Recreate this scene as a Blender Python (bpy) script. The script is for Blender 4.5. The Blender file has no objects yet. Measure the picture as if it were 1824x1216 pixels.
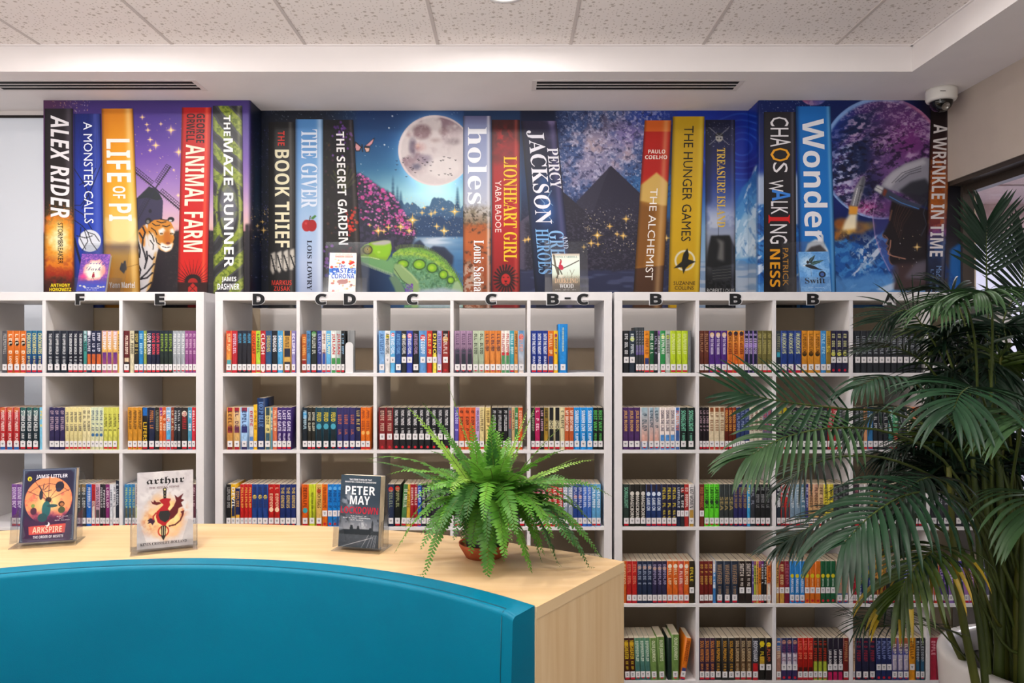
import bpy, bmesh, math, random
import numpy as np
from mathutils import Vector, Matrix, Euler

C = bpy.context.scene.collection
SC = bpy.context.scene
PI = math.pi

# ---------------------------------------------------------------- camera, world, exposure
F = 1303.0                     # focal length in pixels of the 1824 x 1216 frame
PX, PY = 908.0, 612.0          # principal point
CAMZ = 1.57
cam_d = bpy.data.cameras.new('camera')
cam_d.sensor_width = 36.0
cam_d.lens = F / 1824.0 * 36.0
cam_d.shift_x = (912.0 - PX) / 1824.0
cam_d.shift_y = (PY - 608.0) / 1824.0
cam = bpy.data.objects.new('camera', cam_d)
C.objects.link(cam)
cam.location = (0, 0, CAMZ)
cam.rotation_euler = (PI / 2, 0, 0)
SC.camera = cam

world = bpy.data.worlds.new('world')
SC.world = world
world.use_nodes = True
world.node_tree.nodes['Background'].inputs[0].default_value = (1.0, 0.98, 0.97, 1)
world.node_tree.nodes['Background'].inputs[1].default_value = 0.62

SC.view_settings.view_transform = 'Standard'
SC.view_settings.look = 'None'
SC.view_settings.gamma = 1.0
SC.view_settings.use_curve_mapping = False
SC.view_settings.exposure = -0.1


def area_lamp(name, loc, size, power, color=(1, .96, .92), shape='DISK', rot=(0, 0, 0), size_y=None, spread=PI):
    l = bpy.data.lights.new(name, 'AREA')
    l.shape = shape
    l.size = size
    if size_y:
        l.size_y = size_y
    l.energy = power
    l.color = color
    l.spread = spread
    o = bpy.data.objects.new(name, l)
    o.location = loc
    o.rotation_euler = rot
    C.objects.link(o)
    return o


# downlights (x, depth, watts) - only the first three have fittings, built with the ceiling
DOWN = [(-0.02, 2.80, 15), (-1.75, 2.74, 17), (1.35, 2.70, 3), (-1.0, 1.45, 16), (1.0, .7, 14), (-2.6, 1.45, 12)]  # fifth is an unseen fill lamp added to brighten the bench's end panel
for i, (x, y, w) in enumerate(DOWN):
    area_lamp('downlight_or_fill', (x, y, 2.895), 0.14, w)
area_lamp('corridor_fill', (3.5, 3.9, 2.5), 1.2, 55, (0.98, 0.95, 1.0), 'SQUARE')  # unseen lamp added to brighten the corridor beyond the glass
# unseen fill added: one lifts the ceiling, one shines from behind the camera
area_lamp('ceiling_fill', (-1.0, .35, 1.95), 2.6, 150, (1, .97, .95), 'RECTANGLE', (PI, 0, 0), .5)
area_lamp('rear_fill', (-1.2, -1.5, 1.5), 2.6, 9, (.97, .98, 1.0), 'RECTANGLE', (math.radians(90), 0, 0), 1.8)
area_lamp('window_daylight', (-2.9, 3.98, 1.9), 0.9, 5, (0.85, 0.92, 1.0), 'RECTANGLE', (PI / 2, 0, 0), 1.6)


# ---------------------------------------------------------------- helpers
def hexc(h):
    h = h.lstrip('#')
    if len(h) == 3:
        h = ''.join(c * 2 for c in h)
    return np.array([int(h[i:i + 2], 16) / 255.0 for i in (0, 2, 4)])


def s2l(c):
    c = np.clip(np.asarray(c, float), 0, 1)
    return np.where(c <= 0.04045, c / 12.92, ((c + 0.055) / 1.055) ** 2.4)


def l4(h):
    v = s2l(hexc(h))
    return (float(v[0]), float(v[1]), float(v[2]), 1.0)


MATS = {}


def pmat(name, base='ffffff', rough=.5, spec=.4, metal=0.0, trans=0.0, ior=1.45, coat=0.0, emit=None, estr=0.0):
    if name in MATS:
        return MATS[name]
    m = bpy.data.materials.new(name)
    m.use_nodes = True
    b = m.node_tree.nodes['Principled BSDF']
    b.inputs['Base Color'].default_value = l4(base)
    b.inputs['Roughness'].default_value = rough
    b.inputs['Specular IOR Level'].default_value = spec
    b.inputs['Metallic'].default_value = metal
    b.inputs['Transmission Weight'].default_value = trans
    b.inputs['IOR'].default_value = ior
    b.inputs['Coat Weight'].default_value = coat
    if emit:
        b.inputs['Emission Color'].default_value = l4(emit)
        b.inputs['Emission Strength'].default_value = estr
    MATS[name] = m
    return m


def flat(h, rough=.45):
    h = h.lstrip('#')
    return pmat('ink_' + h + '_%d' % int(rough * 100), h, rough)


def nodes_of(m):
    nt = m.node_tree
    return nt, nt.nodes, nt.links, nt.nodes['Principled BSDF']


def print_mat(name, rough=.4, coat=0.0):
    if name in MATS:
        return MATS[name]
    m = pmat(name, 'ffffff', rough, .4, coat=coat)
    nt, N, L, b = nodes_of(m)
    a = N.new('ShaderNodeAttribute')
    a.attribute_name = 'Col'
    L.new(a.outputs['Color'], b.inputs['Base Color'])
    return m


def noise_mat(name, c1, c2, scale, rough=.5, stretch=(1, 1, 1), detail=4, bump=0.0, bscale=None, lo=.35, hi=.65, spec=.4, dist=0.0, coat=0.0):
    """two colours mixed by stretched noise, optional bump"""
    if name in MATS:
        return MATS[name]
    m = pmat(name, c1, rough, spec, coat=coat)
    nt, N, L, b = nodes_of(m)
    tc = N.new('ShaderNodeTexCoord')
    mp = N.new('ShaderNodeMapping')
    mp.inputs['Scale'].default_value = stretch
    L.new(tc.outputs['Object'], mp.inputs['Vector'])
    n = N.new('ShaderNodeTexNoise')
    n.inputs['Scale'].default_value = scale
    n.inputs['Detail'].default_value = detail
    n.inputs['Distortion'].default_value = dist
    L.new(mp.outputs['Vector'], n.inputs['Vector'])
    r = N.new('ShaderNodeValToRGB')
    r.color_ramp.elements[0].position = lo
    r.color_ramp.elements[1].position = hi
    r.color_ramp.elements[0].color = l4(c1)
    r.color_ramp.elements[1].color = l4(c2)
    L.new(n.outputs['Fac'], r.inputs['Fac'])
    L.new(r.outputs['Color'], b.inputs['Base Color'])
    if bump:
        n2 = n
        if bscale:
            n2 = N.new('ShaderNodeTexNoise')
            n2.inputs['Scale'].default_value = bscale
            n2.inputs['Detail'].default_value = 3
            L.new(mp.outputs['Vector'], n2.inputs['Vector'])
        bp = N.new('ShaderNodeBump')
        bp.inputs['Strength'].default_value = bump
        bp.inputs['Distance'].default_value = .002
        L.new(n2.outputs['Fac'], bp.inputs['Height'])
        L.new(bp.outputs['Normal'], b.inputs['Normal'])
    return m


def P(px, py, d):
    """the point at depth d seen at pixel (px, py)"""
    return Vector(((px - PX) / F * d, d, CAMZ + (PY - py) / F * d))


class MB:
    """collects vertices and faces with material slots and builds ONE mesh"""

    def __init__(s):
        s.v, s.f, s.mi, s.mats, s.sm = [], [], [], [], []

    def slot(s, m):
        if m not in s.mats:
            s.mats.append(m)
        return s.mats.index(m)

    def add(s, vs, fs, m=None, smooth=False):
        o = len(s.v)
        s.v += [tuple(p) for p in vs]
        k = s.slot(m) if m else 0
        for f in fs:
            s.f.append(tuple(i + o for i in f))
            s.mi.append(k)
            s.sm.append(smooth)

    def box(s, x0, x1, y0, y1, z0, z1, m=None):
        vs = [(x0, y0, z0), (x1, y0, z0), (x1, y1, z0), (x0, y1, z0), (x0, y0, z1), (x1, y0, z1), (x1, y1, z1), (x0, y1, z1)]
        s.add(vs, [(0, 3, 2, 1), (4, 5, 6, 7), (0, 1, 5, 4), (1, 2, 6, 5), (2, 3, 7, 6), (3, 0, 4, 7)], m)

    def bbox(s, x0, x1, y0, y1, z0, z1, m=None, r=.0012):
        """box with bevelled edges"""
        bm = bmesh.new()
        bmesh.ops.create_cube(bm, size=1)
        for v in bm.verts:
            v.co = Vector(((x0 + x1) / 2 + v.co.x * (x1 - x0), (y0 + y1) / 2 + v.co.y * (y1 - y0), (z0 + z1) / 2 + v.co.z * (z1 - z0)))
        bmesh.ops.bevel(bm, geom=list(bm.edges), offset=r, segments=2, affect='EDGES', profile=.5)
        s.bm(bm, m)

    def bm(s, bm, m=None, smooth=False, M=None):
        bm.verts.ensure_lookup_table()
        bm.verts.index_update()
        vs = [(M @ v.co) if M else v.co.copy() for v in bm.verts]
        s.add(vs, [[v.index for v in f.verts] for f in bm.faces], m, smooth)
        bm.free()

    def lathe(s, prof, n, cx=0, cy=0, cz=0, m=None, smooth=True):
        vs, fs = [], []
        k = len(prof)
        for i in range(n):
            a = 2 * PI * i / n
            for r, z in prof:
                vs.append((cx + r * math.cos(a), cy + r * math.sin(a), cz + z))
        for i in range(n):
            j = (i + 1) % n
            for q in range(k - 1):
                fs.append((i * k + q, j * k + q, j * k + q + 1, i * k + q + 1))
        s.add(vs, fs, m, smooth)

    def tube(s, pts, rad, n=6, m=None, cap=True):
        pts = [Vector(p) for p in pts]
        k = len(pts)
        rads = rad if hasattr(rad, '__len__') else [rad] * k
        vs, fs = [], []
        ref = None
        for i, p in enumerate(pts):
            t = (pts[min(i + 1, k - 1)] - pts[max(i - 1, 0)])
            if t.length < 1e-9:
                t = Vector((0, 0, 1))
            t.normalize()
            if ref is None:
                ref = Vector((0, 1, 0)) if abs(t.y) < .9 else Vector((1, 0, 0))
            a = t.cross(ref)
            if a.length < 1e-6:
                a = t.orthogonal()
            a.normalize()
            b = t.cross(a)
            ref = -b if False else a.cross(t)
            for j in range(n):
                w = 2 * PI * j / n
                vs.append(p + rads[i] * (math.cos(w) * a + math.sin(w) * b))
        for i in range(k - 1):
            for j in range(n):
                q = (j + 1) % n
                fs.append((i * n + j, i * n + q, (i + 1) * n + q, (i + 1) * n + j))
        if cap:
            fs.append(tuple(range(n - 1, -1, -1)))
            fs.append(tuple(range((k - 1) * n, k * n)))
        s.add(vs, fs, m, True)

    def mesh(s, name):
        me = bpy.data.meshes.new(name)
        me.from_pydata(s.v, [], s.f)
        for m in s.mats:
            me.materials.append(m)
        if s.mi:
            me.polygons.foreach_set('material_index', s.mi)
            me.polygons.foreach_set('use_smooth', s.sm)
        me.update()
        return me

    def build(s, name, parent=None, loc=None):
        o = bpy.data.objects.new(name, s.mesh(name))
        C.objects.link(o)
        if parent:
            o.parent = parent
        if loc is not None:
            o.location = loc
        return o


def tag(o, label=None, cat=None, group=None, kind=None):
    if label:
        o['label'] = label
    if cat:
        o['category'] = cat
    if group:
        o['group'] = group
    if kind:
        o['kind'] = kind
    return o


def empty(name, loc=(0, 0, 0), rz=0.0):
    o = bpy.data.objects.new(name, None)
    o.empty_display_size = .05
    o.location = loc
    o.rotation_euler = (0, 0, rz)
    C.objects.link(o)
    return o


def link_mesh(name, me, parent=None, loc=None):
    o = bpy.data.objects.new(name, me)
    C.objects.link(o)
    if parent:
        o.parent = parent
    if loc is not None:
        o.location = loc
    return o


# ---------------------------------------------------------------- lettering
STY = {'serif': (0x1D400, 0x1D41A), 'bold': (0x1D5D4, 0x1D5EE), 'gothic': (0x1D56C, 0x1D586), 'script': (0x1D4D0, 0x1D4EA),
       'serifit': (0x1D468, 0x1D482), 'boldit': (0x1D63C, 0x1D656), 'sans': None}
TXC = {}


def text_geo(s, style='bold'):
    """outline of the lettering, normalised to the unit square; returns verts (n,2), faces, aspect"""
    key = (s, style)
    if key in TXC:
        return TXC[key]
    t = s
    st = STY[style]
    if st:
        t = ''.join(chr(st[0] + ord(c) - 65) if 'A' <= c <= 'Z' else chr(st[1] + ord(c) - 97) if 'a' <= c <= 'z' else c for c in s)
    cu = bpy.data.curves.new('lettering', 'FONT')
    cu.body = t
    cu.fill_mode = 'FRONT'
    cu.resolution_u = 2
    ob = bpy.data.objects.new('lettering', cu)
    me = ob.to_mesh()
    n = len(me.vertices)
    co = np.zeros(n * 3)
    me.vertices.foreach_get('co', co)
    co = co.reshape(-1, 3)[:, :2]
    fs = [tuple(p.vertices) for p in me.polygons]
    ob.to_mesh_clear()
    bpy.data.objects.remove(ob)
    bpy.data.curves.remove(cu)
    mn, mx = co.min(0), co.max(0)
    sz = np.maximum(mx - mn, 1e-6)
    r = ((co - mn) / sz, fs, sz[0] / sz[1])
    TXC[key] = r
    return r


def scribble(n, seed):
    """row of n illegible letter-like marks in the unit square"""
    rnd = random.Random(seed)
    vs, fs = [], []

    def q(x0, y0, x1, y1):
        o = len(vs)
        vs.extend([(x0, y0), (x1, y0), (x1, y1), (x0, y1)])
        fs.append((o, o + 1, o + 2, o + 3))
    w = 1.0 / n
    for i in range(n):
        if rnd.random() < .13:
            continue
        x = i * w
        q(x + .12 * w, 0, x + .36 * w, 1)
        k = rnd.randint(0, 3)
        if k != 0:
            q(x + .36 * w, .78, x + .85 * w, 1)
        if k != 1:
            q(x + .36 * w, 0, x + .8 * w, .2)
        if k in (1, 2):
            q(x + .62 * w, .3, x + .86 * w, .9)
        if k == 3:
            q(x + .36 * w, .4, x + .75 * w, .58)
    return np.array(vs), fs, n * .7


def place_text(mb, geo, fn, m):
    """fn maps (u, v) of the unit square to a 3D point"""
    v, f, _ = geo
    mb.add([fn(a, b) for a, b in v], f, m)


# ---------------------------------------------------------------- printed pictures (vertex-colour grids)
def _hash(ix, iy, seed):
    h = (ix.astype(np.int64) * 374761393 + iy.astype(np.int64) * 668265263 + seed * 1442695) & 0x7fffffff
    h = ((h ^ (h >> 13)) * 1274126177) & 0x7fffffff
    return ((h ^ (h >> 16)) & 0xffff) / 65535.0


def vnoise(X, Y, sc, seed):
    x, y = X / sc, Y / sc
    ix, iy = np.floor(x), np.floor(y)
    fx, fy = x - ix, y - iy
    fx = fx * fx * (3 - 2 * fx)
    fy = fy * fy * (3 - 2 * fy)
    a, b = _hash(ix, iy, seed), _hash(ix + 1, iy, seed)
    c, d = _hash(ix, iy + 1, seed), _hash(ix + 1, iy + 1, seed)
    return (a * (1 - fx) + b * fx) * (1 - fy) + (c * (1 - fx) + d * fx) * fy


def fbm(X, Y, sc, oc=4, seed=1, gain=.55):
    r, a, t = 0, 1.0, 0
    for i in range(oc):
        r = r + a * vnoise(X, Y, sc / 2 ** i, seed + i * 17)
        t += a
        a *= gain
    return r / t


def sstep(a, b, x):
    t = np.clip((x - a) / (b - a + 1e-9), 0, 1)
    return t * t * (3 - 2 * t)


class Cv:
    def __init__(s, x0, y0, x1, y1, step=1.0, base='000000'):
        s.x = np.arange(x0, x1 + step * .5, step)
        s.y = np.arange(y0, y1 + step * .5, step)
        s.step = step
        s.X, s.Y = np.meshgrid(s.x, s.y)
        s.a = np.zeros(s.X.shape + (3,)) + hexc(base)

    def mix(s, mask, col):
        c = hexc(col) if isinstance(col, str) else col
        mask = np.clip(mask, 0, 1)[..., None]
        s.a = s.a * (1 - mask) + c * mask

    def addl(s, mask, col, k=1.0):
        s.a = np.clip(s.a + np.clip(mask, 0, 1)[..., None] * hexc(col) * k, 0, 1)

    def mul(s, f):
        s.a = s.a * f[..., None]

    def vgrad(s, stops, mask=None, axis='y', warp=0):
        ks = [k for k, _ in stops]
        cs = np.array([hexc(c) for _, c in stops])
        t = (s.Y if axis == 'y' else s.X) + warp
        g = np.stack([np.interp(t, ks, cs[:, i]) for i in range(3)], -1)
        if mask is None:
            s.a = g
        else:
            s.mix(mask, g)
        return g

    def polymask(s, pts, soft=0):
        pts = np.array(pts, float)
        pad = 2 + soft * 2
        i0, i1 = np.searchsorted(s.x, [pts[:, 0].min() - pad, pts[:, 0].max() + pad])
        j0, j1 = np.searchsorted(s.y, [pts[:, 1].min() - pad, pts[:, 1].max() + pad])
        M = np.zeros(s.X.shape)
        if i1 <= i0 or j1 <= j0:
            return M
        X, Y = s.X[j0:j1, i0:i1], s.Y[j0:j1, i0:i1]
        acc = np.zeros(X.shape)
        n = len(pts)
        for ox in (-.33, 0, .33):
            for oy in (-.33, 0, .33):
                xx, yy = X + ox * s.step, Y + oy * s.step
                ins = np.zeros(X.shape, bool)
                for k in range(n):
                    xa, ya = pts[k]
                    xb, yb = pts[(k + 1) % n]
                    if ya == yb:
                        continue
                    c = ((ya > yy) != (yb > yy)) & (xx < (xb - xa) * (yy - ya) / (yb - ya) + xa)
                    ins ^= c
                acc += ins
        acc /= 9.0
        if soft:
            r = max(1, int(round(soft / s.step)))
            for _ in range(2):
                for ax in (0, 1):
                    p = np.cumsum(np.pad(acc, [(r + 1, r) if q == ax else (0, 0) for q in (0, 1)], mode='edge'), axis=ax)
                    d = 2 * r + 1
                    acc = (np.take(p, range(d, p.shape[ax]), ax) - np.take(p, range(0, p.shape[ax] - d), ax)) / d
        M[j0:j1, i0:i1] = acc
        return M

    def poly(s, pts, col, a=1.0, soft=0):
        m = s.polymask(pts, soft) * a
        s.mix(m, col)
        return m

    def ellm(s, cx, cy, rx, ry=None, soft=1.0, rot=0):
        ry = ry or rx
        dx, dy = s.X - cx, s.Y - cy
        if rot:
            c, q = math.cos(rot), math.sin(rot)
            dx, dy = dx * c + dy * q, -dx * q + dy * c
        d = np.sqrt((dx / rx) ** 2 + (dy / ry) ** 2)
        w = soft / min(rx, ry)
        return 1 - sstep(1 - w, 1 + w * .2, d)

    def ell(s, cx, cy, rx, ry=None, col='fff', a=1.0, soft=1.0, rot=0):
        m = s.ellm(cx, cy, rx, ry, soft, rot) * a
        s.mix(m, col)
        return m

    def line(s, pts, w, col, a=1.0, soft=.7):
        best = np.full(s.X.shape, 1e9)
        for (xa, ya), (xb, yb) in zip(pts[:-1], pts[1:]):
            dx, dy = xb - xa, yb - ya
            L2 = dx * dx + dy * dy + 1e-9
            t = np.clip(((s.X - xa) * dx + (s.Y - ya) * dy) / L2, 0, 1)
            best = np.minimum(best, np.hypot(s.X - xa - t * dx, s.Y - ya - t * dy))
        m = (1 - sstep(w / 2 - soft * .5, w / 2 + soft * .5, best)) * a
        s.mix(m, col)
        return m

    def star(s, x, y, r, col='ffd070', a=1.0):
        dx, dy = np.abs(s.X - x), np.abs(s.Y - y)
        m = np.clip(1.25 - (np.sqrt(dx / r) + np.sqrt(dy / r)), 0, 1) * 2.2
        s.addl(np.exp(-(dx * dx + dy * dy) / (r * r * .5)) * .35 * a, col)
        s.mix(np.clip(m, 0, 1) * a, col)
        s.ell(x, y, max(r * .22, .5), None, 'fff4d8', a)

    def dots(s, n, reg, seed, cols, r=(.4, .9), a=(.4, 1)):
        rnd = random.Random(seed)
        x0, y0, x1, y1 = reg
        for _ in range(n):
            x, y = rnd.uniform(x0, x1), rnd.uniform(y0, y1)
            i, j = int(round((x - s.x[0]) / s.step)), int(round((y - s.y[0]) / s.step))
            rr = rnd.uniform(*r)
            al = rnd.uniform(*a)
            c = hexc(rnd.choice(cols))
            k = int(math.ceil(rr / s.step)) + 1
            sl = (slice(max(j - k, 0), max(j + k + 1, 0)), slice(max(i - k, 0), max(i + k + 1, 0)))
            X, Y = s.X[sl], s.Y[sl]
            if X.size == 0:
                continue
            m = np.clip(rr + .5 * s.step - np.hypot(X - x, Y - y), 0, 1)[..., None] * al
            s.a[sl] = s.a[sl] * (1 - m) + c * m


def grid_mesh(name, cv, fn, mat, keep=None):
    """mesh of the canvas; fn(X, Y) -> arrays of world x, y, z; keep: mask of vertices that exist"""
    ny, nx = cv.X.shape
    x, y, z = fn(cv.X, cv.Y)
    co = np.stack([x, y, z], -1).reshape(-1, 3)
    idx = np.arange(ny * nx).reshape(ny, nx)
    q = np.stack([idx[:-1, :-1], idx[1:, :-1], idx[1:, 1:], idx[:-1, 1:]], -1).reshape(-1, 4)
    if keep is not None:
        q = q[keep.reshape(-1)[q].all(1)]
    col = np.ones((ny * nx, 4), np.float32)
    col[:, :3] = s2l(cv.a.reshape(-1, 3)) * .88
    return raw_mesh(name, co, q, col, mat)


def raw_mesh(name, co, q, col, mat):
    used = np.unique(q)
    mp = np.zeros(len(co), np.int64)
    mp[used] = np.arange(len(used))
    co, col, q = co[used], col[used], mp[q]
    me = bpy.data.meshes.new(name)
    me.vertices.add(len(co))
    me.vertices.foreach_set('co', co.astype(np.float32).ravel())
    me.loops.add(len(q) * 4)
    me.loops.foreach_set('vertex_index', q.astype(np.int32).ravel())
    me.polygons.add(len(q))
    me.polygons.foreach_set('loop_start', np.arange(0, len(q) * 4, 4, dtype=np.int32))
    me.polygons.foreach_set('loop_total', np.full(len(q), 4, np.int32))
    at = me.color_attributes.new('Col', 'FLOAT_COLOR', 'POINT')
    at.data.foreach_set('color', col.astype(np.float32).ravel())
    me.materials.append(mat)
    me.update(calc_edges=True)
    me.validate()
    return me


# ---------------------------------------------------------------- the room
D_FRONT, D_COL, D_REC = 3.30, 3.69, 3.855      # bookcase fronts, column faces, recessed wall
Z_BULK, Z_CEIL = 2.797, 2.917                  # underside of the bulkhead, tiled ceiling
X_COL_L, X_COL_R = -1.312, 1.258               # inner edges of the two columns
X_WALL = 2.205                                 # face of the wall over the glass on the right

WALL = noise_mat('wall_paint', 'd9d3d0', 'dcd6d3', 8, .75, bump=.05, bscale=220)
CEILW = noise_mat('bulkhead_paint', 'e9e3e2', 'ece6e5', 6, .8, bump=.03, bscale=200)
CARPET = noise_mat('carpet', '6c6864', '827d78', 140, .95, bump=.6)

# perforated tile: small and larger holes on jittered grids
TILE = pmat('ceiling_tile', 'd8cfcb', .9, .2)
nt, N, L, b = nodes_of(TILE)
tc = N.new('ShaderNodeTexCoord')


def hole_layer(scale, rad, soft, keep):
    v = N.new('ShaderNodeTexVoronoi')
    v.voronoi_dimensions = '2D'
    v.inputs['Scale'].default_value = scale
    v.inputs['Randomness'].default_value = .8
    L.new(tc.outputs['Object'], v.inputs['Vector'])
    mr = N.new('ShaderNodeMapRange')
    mr.inputs['From Min'].default_value = rad - soft
    mr.inputs['From Max'].default_value = rad + soft
    mr.inputs['To Min'].default_value = 1
    mr.inputs['To Max'].default_value = 0
    L.new(v.outputs['Distance'], mr.inputs['Value'])
    sp = N.new('ShaderNodeSeparateColor')
    L.new(v.outputs['Color'], sp.inputs['Color'])
    lt = N.new('ShaderNodeMath')
    lt.operation = 'LESS_THAN'
    lt.inputs[1].default_value = keep
    L.new(sp.outputs[0], lt.inputs[0])
    mu = N.new('ShaderNodeMath')
    mu.operation = 'MULTIPLY'
    L.new(mr.outputs['Result'], mu.inputs[0])
    L.new(lt.outputs[0], mu.inputs[1])
    return mu.outputs[0]


h1 = hole_layer(58, .15, .07, .62)
h2 = hole_layer(25, .17, .05, .45)
mx = N.new('ShaderNodeMath')
mx.operation = 'MAXIMUM'
L.new(h1, mx.inputs[0])
L.new(h2, mx.inputs[1])
mc = N.new('ShaderNodeMix')
mc.data_type = 'RGBA'
mc.inputs['A'].default_value = l4('efe7e3')
mc.inputs['B'].default_value = l4('c2b6ae')
L.new(mx.outputs[0], mc.inputs['Factor'])
L.new(mc.outputs['Result'], b.inputs['Base Color'])


def struct(name, mb, label=None):
    return tag(mb.build(name), label, None, None, 'structure')


m = MB()
m.box(-3.6, 5.5, -1.6, 6.2, -.05, 0, CARPET)
struct('floor', m)

# ceiling: tiles 0.6 m with narrow bevelled joints and a dark gap at the fascia
m = MB()
TX0, TW = (1016 - PX) / F * D_FRONT, .5975
JOINT = pmat('ceiling_joint', 'c9bfbb', .8)
GAPM = pmat('shadow_gap', '2a2422', .9)
xs = [TX0 + k * TW for k in range(-6, 4)]
m.box(-3.6, 1.83, -1.6, D_FRONT, Z_CEIL + .012, Z_CEIL + .05, GAPM)
for k in range(-7, 4):
    xa, xb = TX0 + k * TW, TX0 + (k + 1) * TW
    xa, xb = max(xa, -3.6), min(xb, 1.816)
    if xb - xa < .02:
        continue
    for r in range(8):
        yb = D_FRONT - .006 - r * TW
        ya = yb - TW
        bm = bmesh.new()
        bmesh.ops.create_cube(bm, size=1)
        for v in bm.verts:
            v.co = Vector(((xa + xb) / 2 + v.co.x * (xb - xa - .004), (ya + yb) / 2 + v.co.y * (yb - ya - .0015), Z_CEIL + .01 + v.co.z * .02))
        m.bm(bm, TILE)
    # the shallow T-bar between two rows of tiles
    m.box(xa - .007, xa + .007, -1.6, D_FRONT - .006, Z_CEIL - .0025, Z_CEIL + .001, JOINT)
m.box(-3.6, 3.4, -1.6, 6.2, Z_CEIL + .06, Z_CEIL + .1, CEILW)
struct('ceiling', m)

# bulkhead over the shelves and along the right wall, one L-shaped mass
m = MB()
m.box(-3.6, X_WALL + .25, D_FRONT, 4.2, Z_BULK, Z_CEIL + .06, CEILW)
m.box(1.816, X_WALL + .25, -1.6, D_FRONT, Z_BULK, Z_CEIL + .06, CEILW)
struct('trim_1', m, 'painted white bulkhead stepping down below the tiled ceiling')
m = MB()
m.box(-3.6, 1.816, D_FRONT - .010, D_FRONT, Z_CEIL - .006, Z_CEIL + .001, CEILW)
m.box(1.806, 1.816, -1.6, D_FRONT, Z_CEIL - .006, Z_CEIL + .001, CEILW)
struct('trim_2', m, 'narrow white angle trim where the tiles meet the bulkhead')

# walls behind the bookcases: recess between two columns
m = MB()
XL0, XR1 = -2.335, 2.29
BEIGE = noise_mat('beige_lower_wall', 'dac6a8', 'e0cdb0', 7, .7, bump=.05, bscale=200)
ZB = CAMZ + (PY - 547) / F * D_COL
for a_, b_, d_, z0_ in ((XL0, X_COL_L, D_COL, ZB), (X_COL_R, XR1, D_COL, ZB), (X_COL_L, X_COL_R, D_REC, ZB)):
    m.box(a_, b_, d_, 4.05, z0_, Z_BULK, WALL)
    m.box(a_, b_, d_, 4.05, 0, z0_, BEIGE)
struct('wall_back', m)
# white service duct running along the recess just under the mural
m = MB()
m.box(X_COL_L + .001, X_COL_R - .001, D_REC - .012, D_REC, CAMZ - .022, ZB - .001, WALL)
struct('trim_4', m, 'white panel along the recess below the mural')
m = MB()
m.box(-3.6, XL0, 3.86, 3.90, 2.0 + .775, Z_BULK, WALL)
m.box(-3.6, XL0, 3.86, 3.90, 0, .9, WALL)
m.box(-3.6, -3.45, -1.6, 4.2, 0, Z_CEIL + .06, WALL)
struct('wall_left', m)
# big window left of the column with a lowered white blind behind the glass
m = MB()
BLIND = pmat('backlit_blind', 'd3d7de', .25, .5, emit='dfe8f5', estr=.16, coat=.6)
m.box(-3.45, XL0, 3.875, 3.885, .9, 2.765, BLIND)
w1 = struct('window_1', m, 'tall white blinded window left of the mural')
m = MB()
m.box(-3.45, XL0, 3.858, 3.875, 2.765, 2.775, GAPM)
m.build('window_head_gap', w1)
m = MB()
m.box(-3.45, XL0, 3.85, 3.90, .88, .9, pmat('sill_white', 'dddddd', .4))
m.build('window_sill', w1)

# right wall: lintel over full-height glazing
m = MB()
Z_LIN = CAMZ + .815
m.box(X_WALL, X_WALL + .22, -1.6, D_COL + .3, Z_LIN, Z_BULK, noise_mat('right_wall_paint_dimmed', 'b4a79c', 'b8aba0', 8, .75, bump=.05, bscale=220))  # wall paint darkened to carry the dimmer right side of the room
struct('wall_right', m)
m = MB()
FRAME = pmat('dark_bronze_frame', '4a413a', .35, .5, metal=.4)
m.box(2.215, 2.30, -1.6, D_COL, Z_LIN - .022, Z_LIN, FRAME)
m.box(2.285, 2.33, -1.6, D_COL, Z_LIN - .06, Z_LIN - .022, FRAME)
m.box(2.272, 2.33, D_COL - .022, D_COL - .003, .0, Z_LIN - .022, FRAME)
m.box(2.275, 2.33, 1.2, 1.25, 0, Z_LIN - .022, FRAME)
m.box(2.275, 2.33, -1.6, D_COL - .022, 0, .06, FRAME)
w2 = struct('window_2', m, 'full-height glazing with a dark metal frame at the right')
GLASS = bpy.data.materials.new('clear_pane')
GLASS.use_nodes = True
nt = GLASS.node_tree
nt.nodes.clear()
out = nt.nodes.new('ShaderNodeOutputMaterial')
mixs = nt.nodes.new('ShaderNodeMixShader')
tr = nt.nodes.new('ShaderNodeBsdfTransparent')
gl = nt.nodes.new('ShaderNodeBsdfGlossy')
gl.inputs['Roughness'].default_value = .02
lw = nt.nodes.new('ShaderNodeLayerWeight')
lw.inputs['Blend'].default_value = .5
pw = nt.nodes.new('ShaderNodeMath')
pw.operation = 'POWER'
pw.inputs[1].default_value = 4.0
ma = nt.nodes.new('ShaderNodeMath')
ma.operation = 'MULTIPLY_ADD'
ma.inputs[1].default_value = .75
ma.inputs[2].default_value = .035
nt.links.new(lw.outputs['Facing'], pw.inputs[0])
nt.links.new(pw.outputs[0], ma.inputs[0])
nt.links.new(ma.outputs[0], mixs.inputs[0])
nt.links.new(tr.outputs[0], mixs.inputs[1])
nt.links.new(gl.outputs[0], mixs.inputs[2])
nt.links.new(mixs.outputs[0], out.inputs['Surface'])
m = MB()
m.box(2.30, 2.308, -1.6, D_COL - .022, .06, Z_LIN - .022, GLASS)
m.build('pane', w2)

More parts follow.
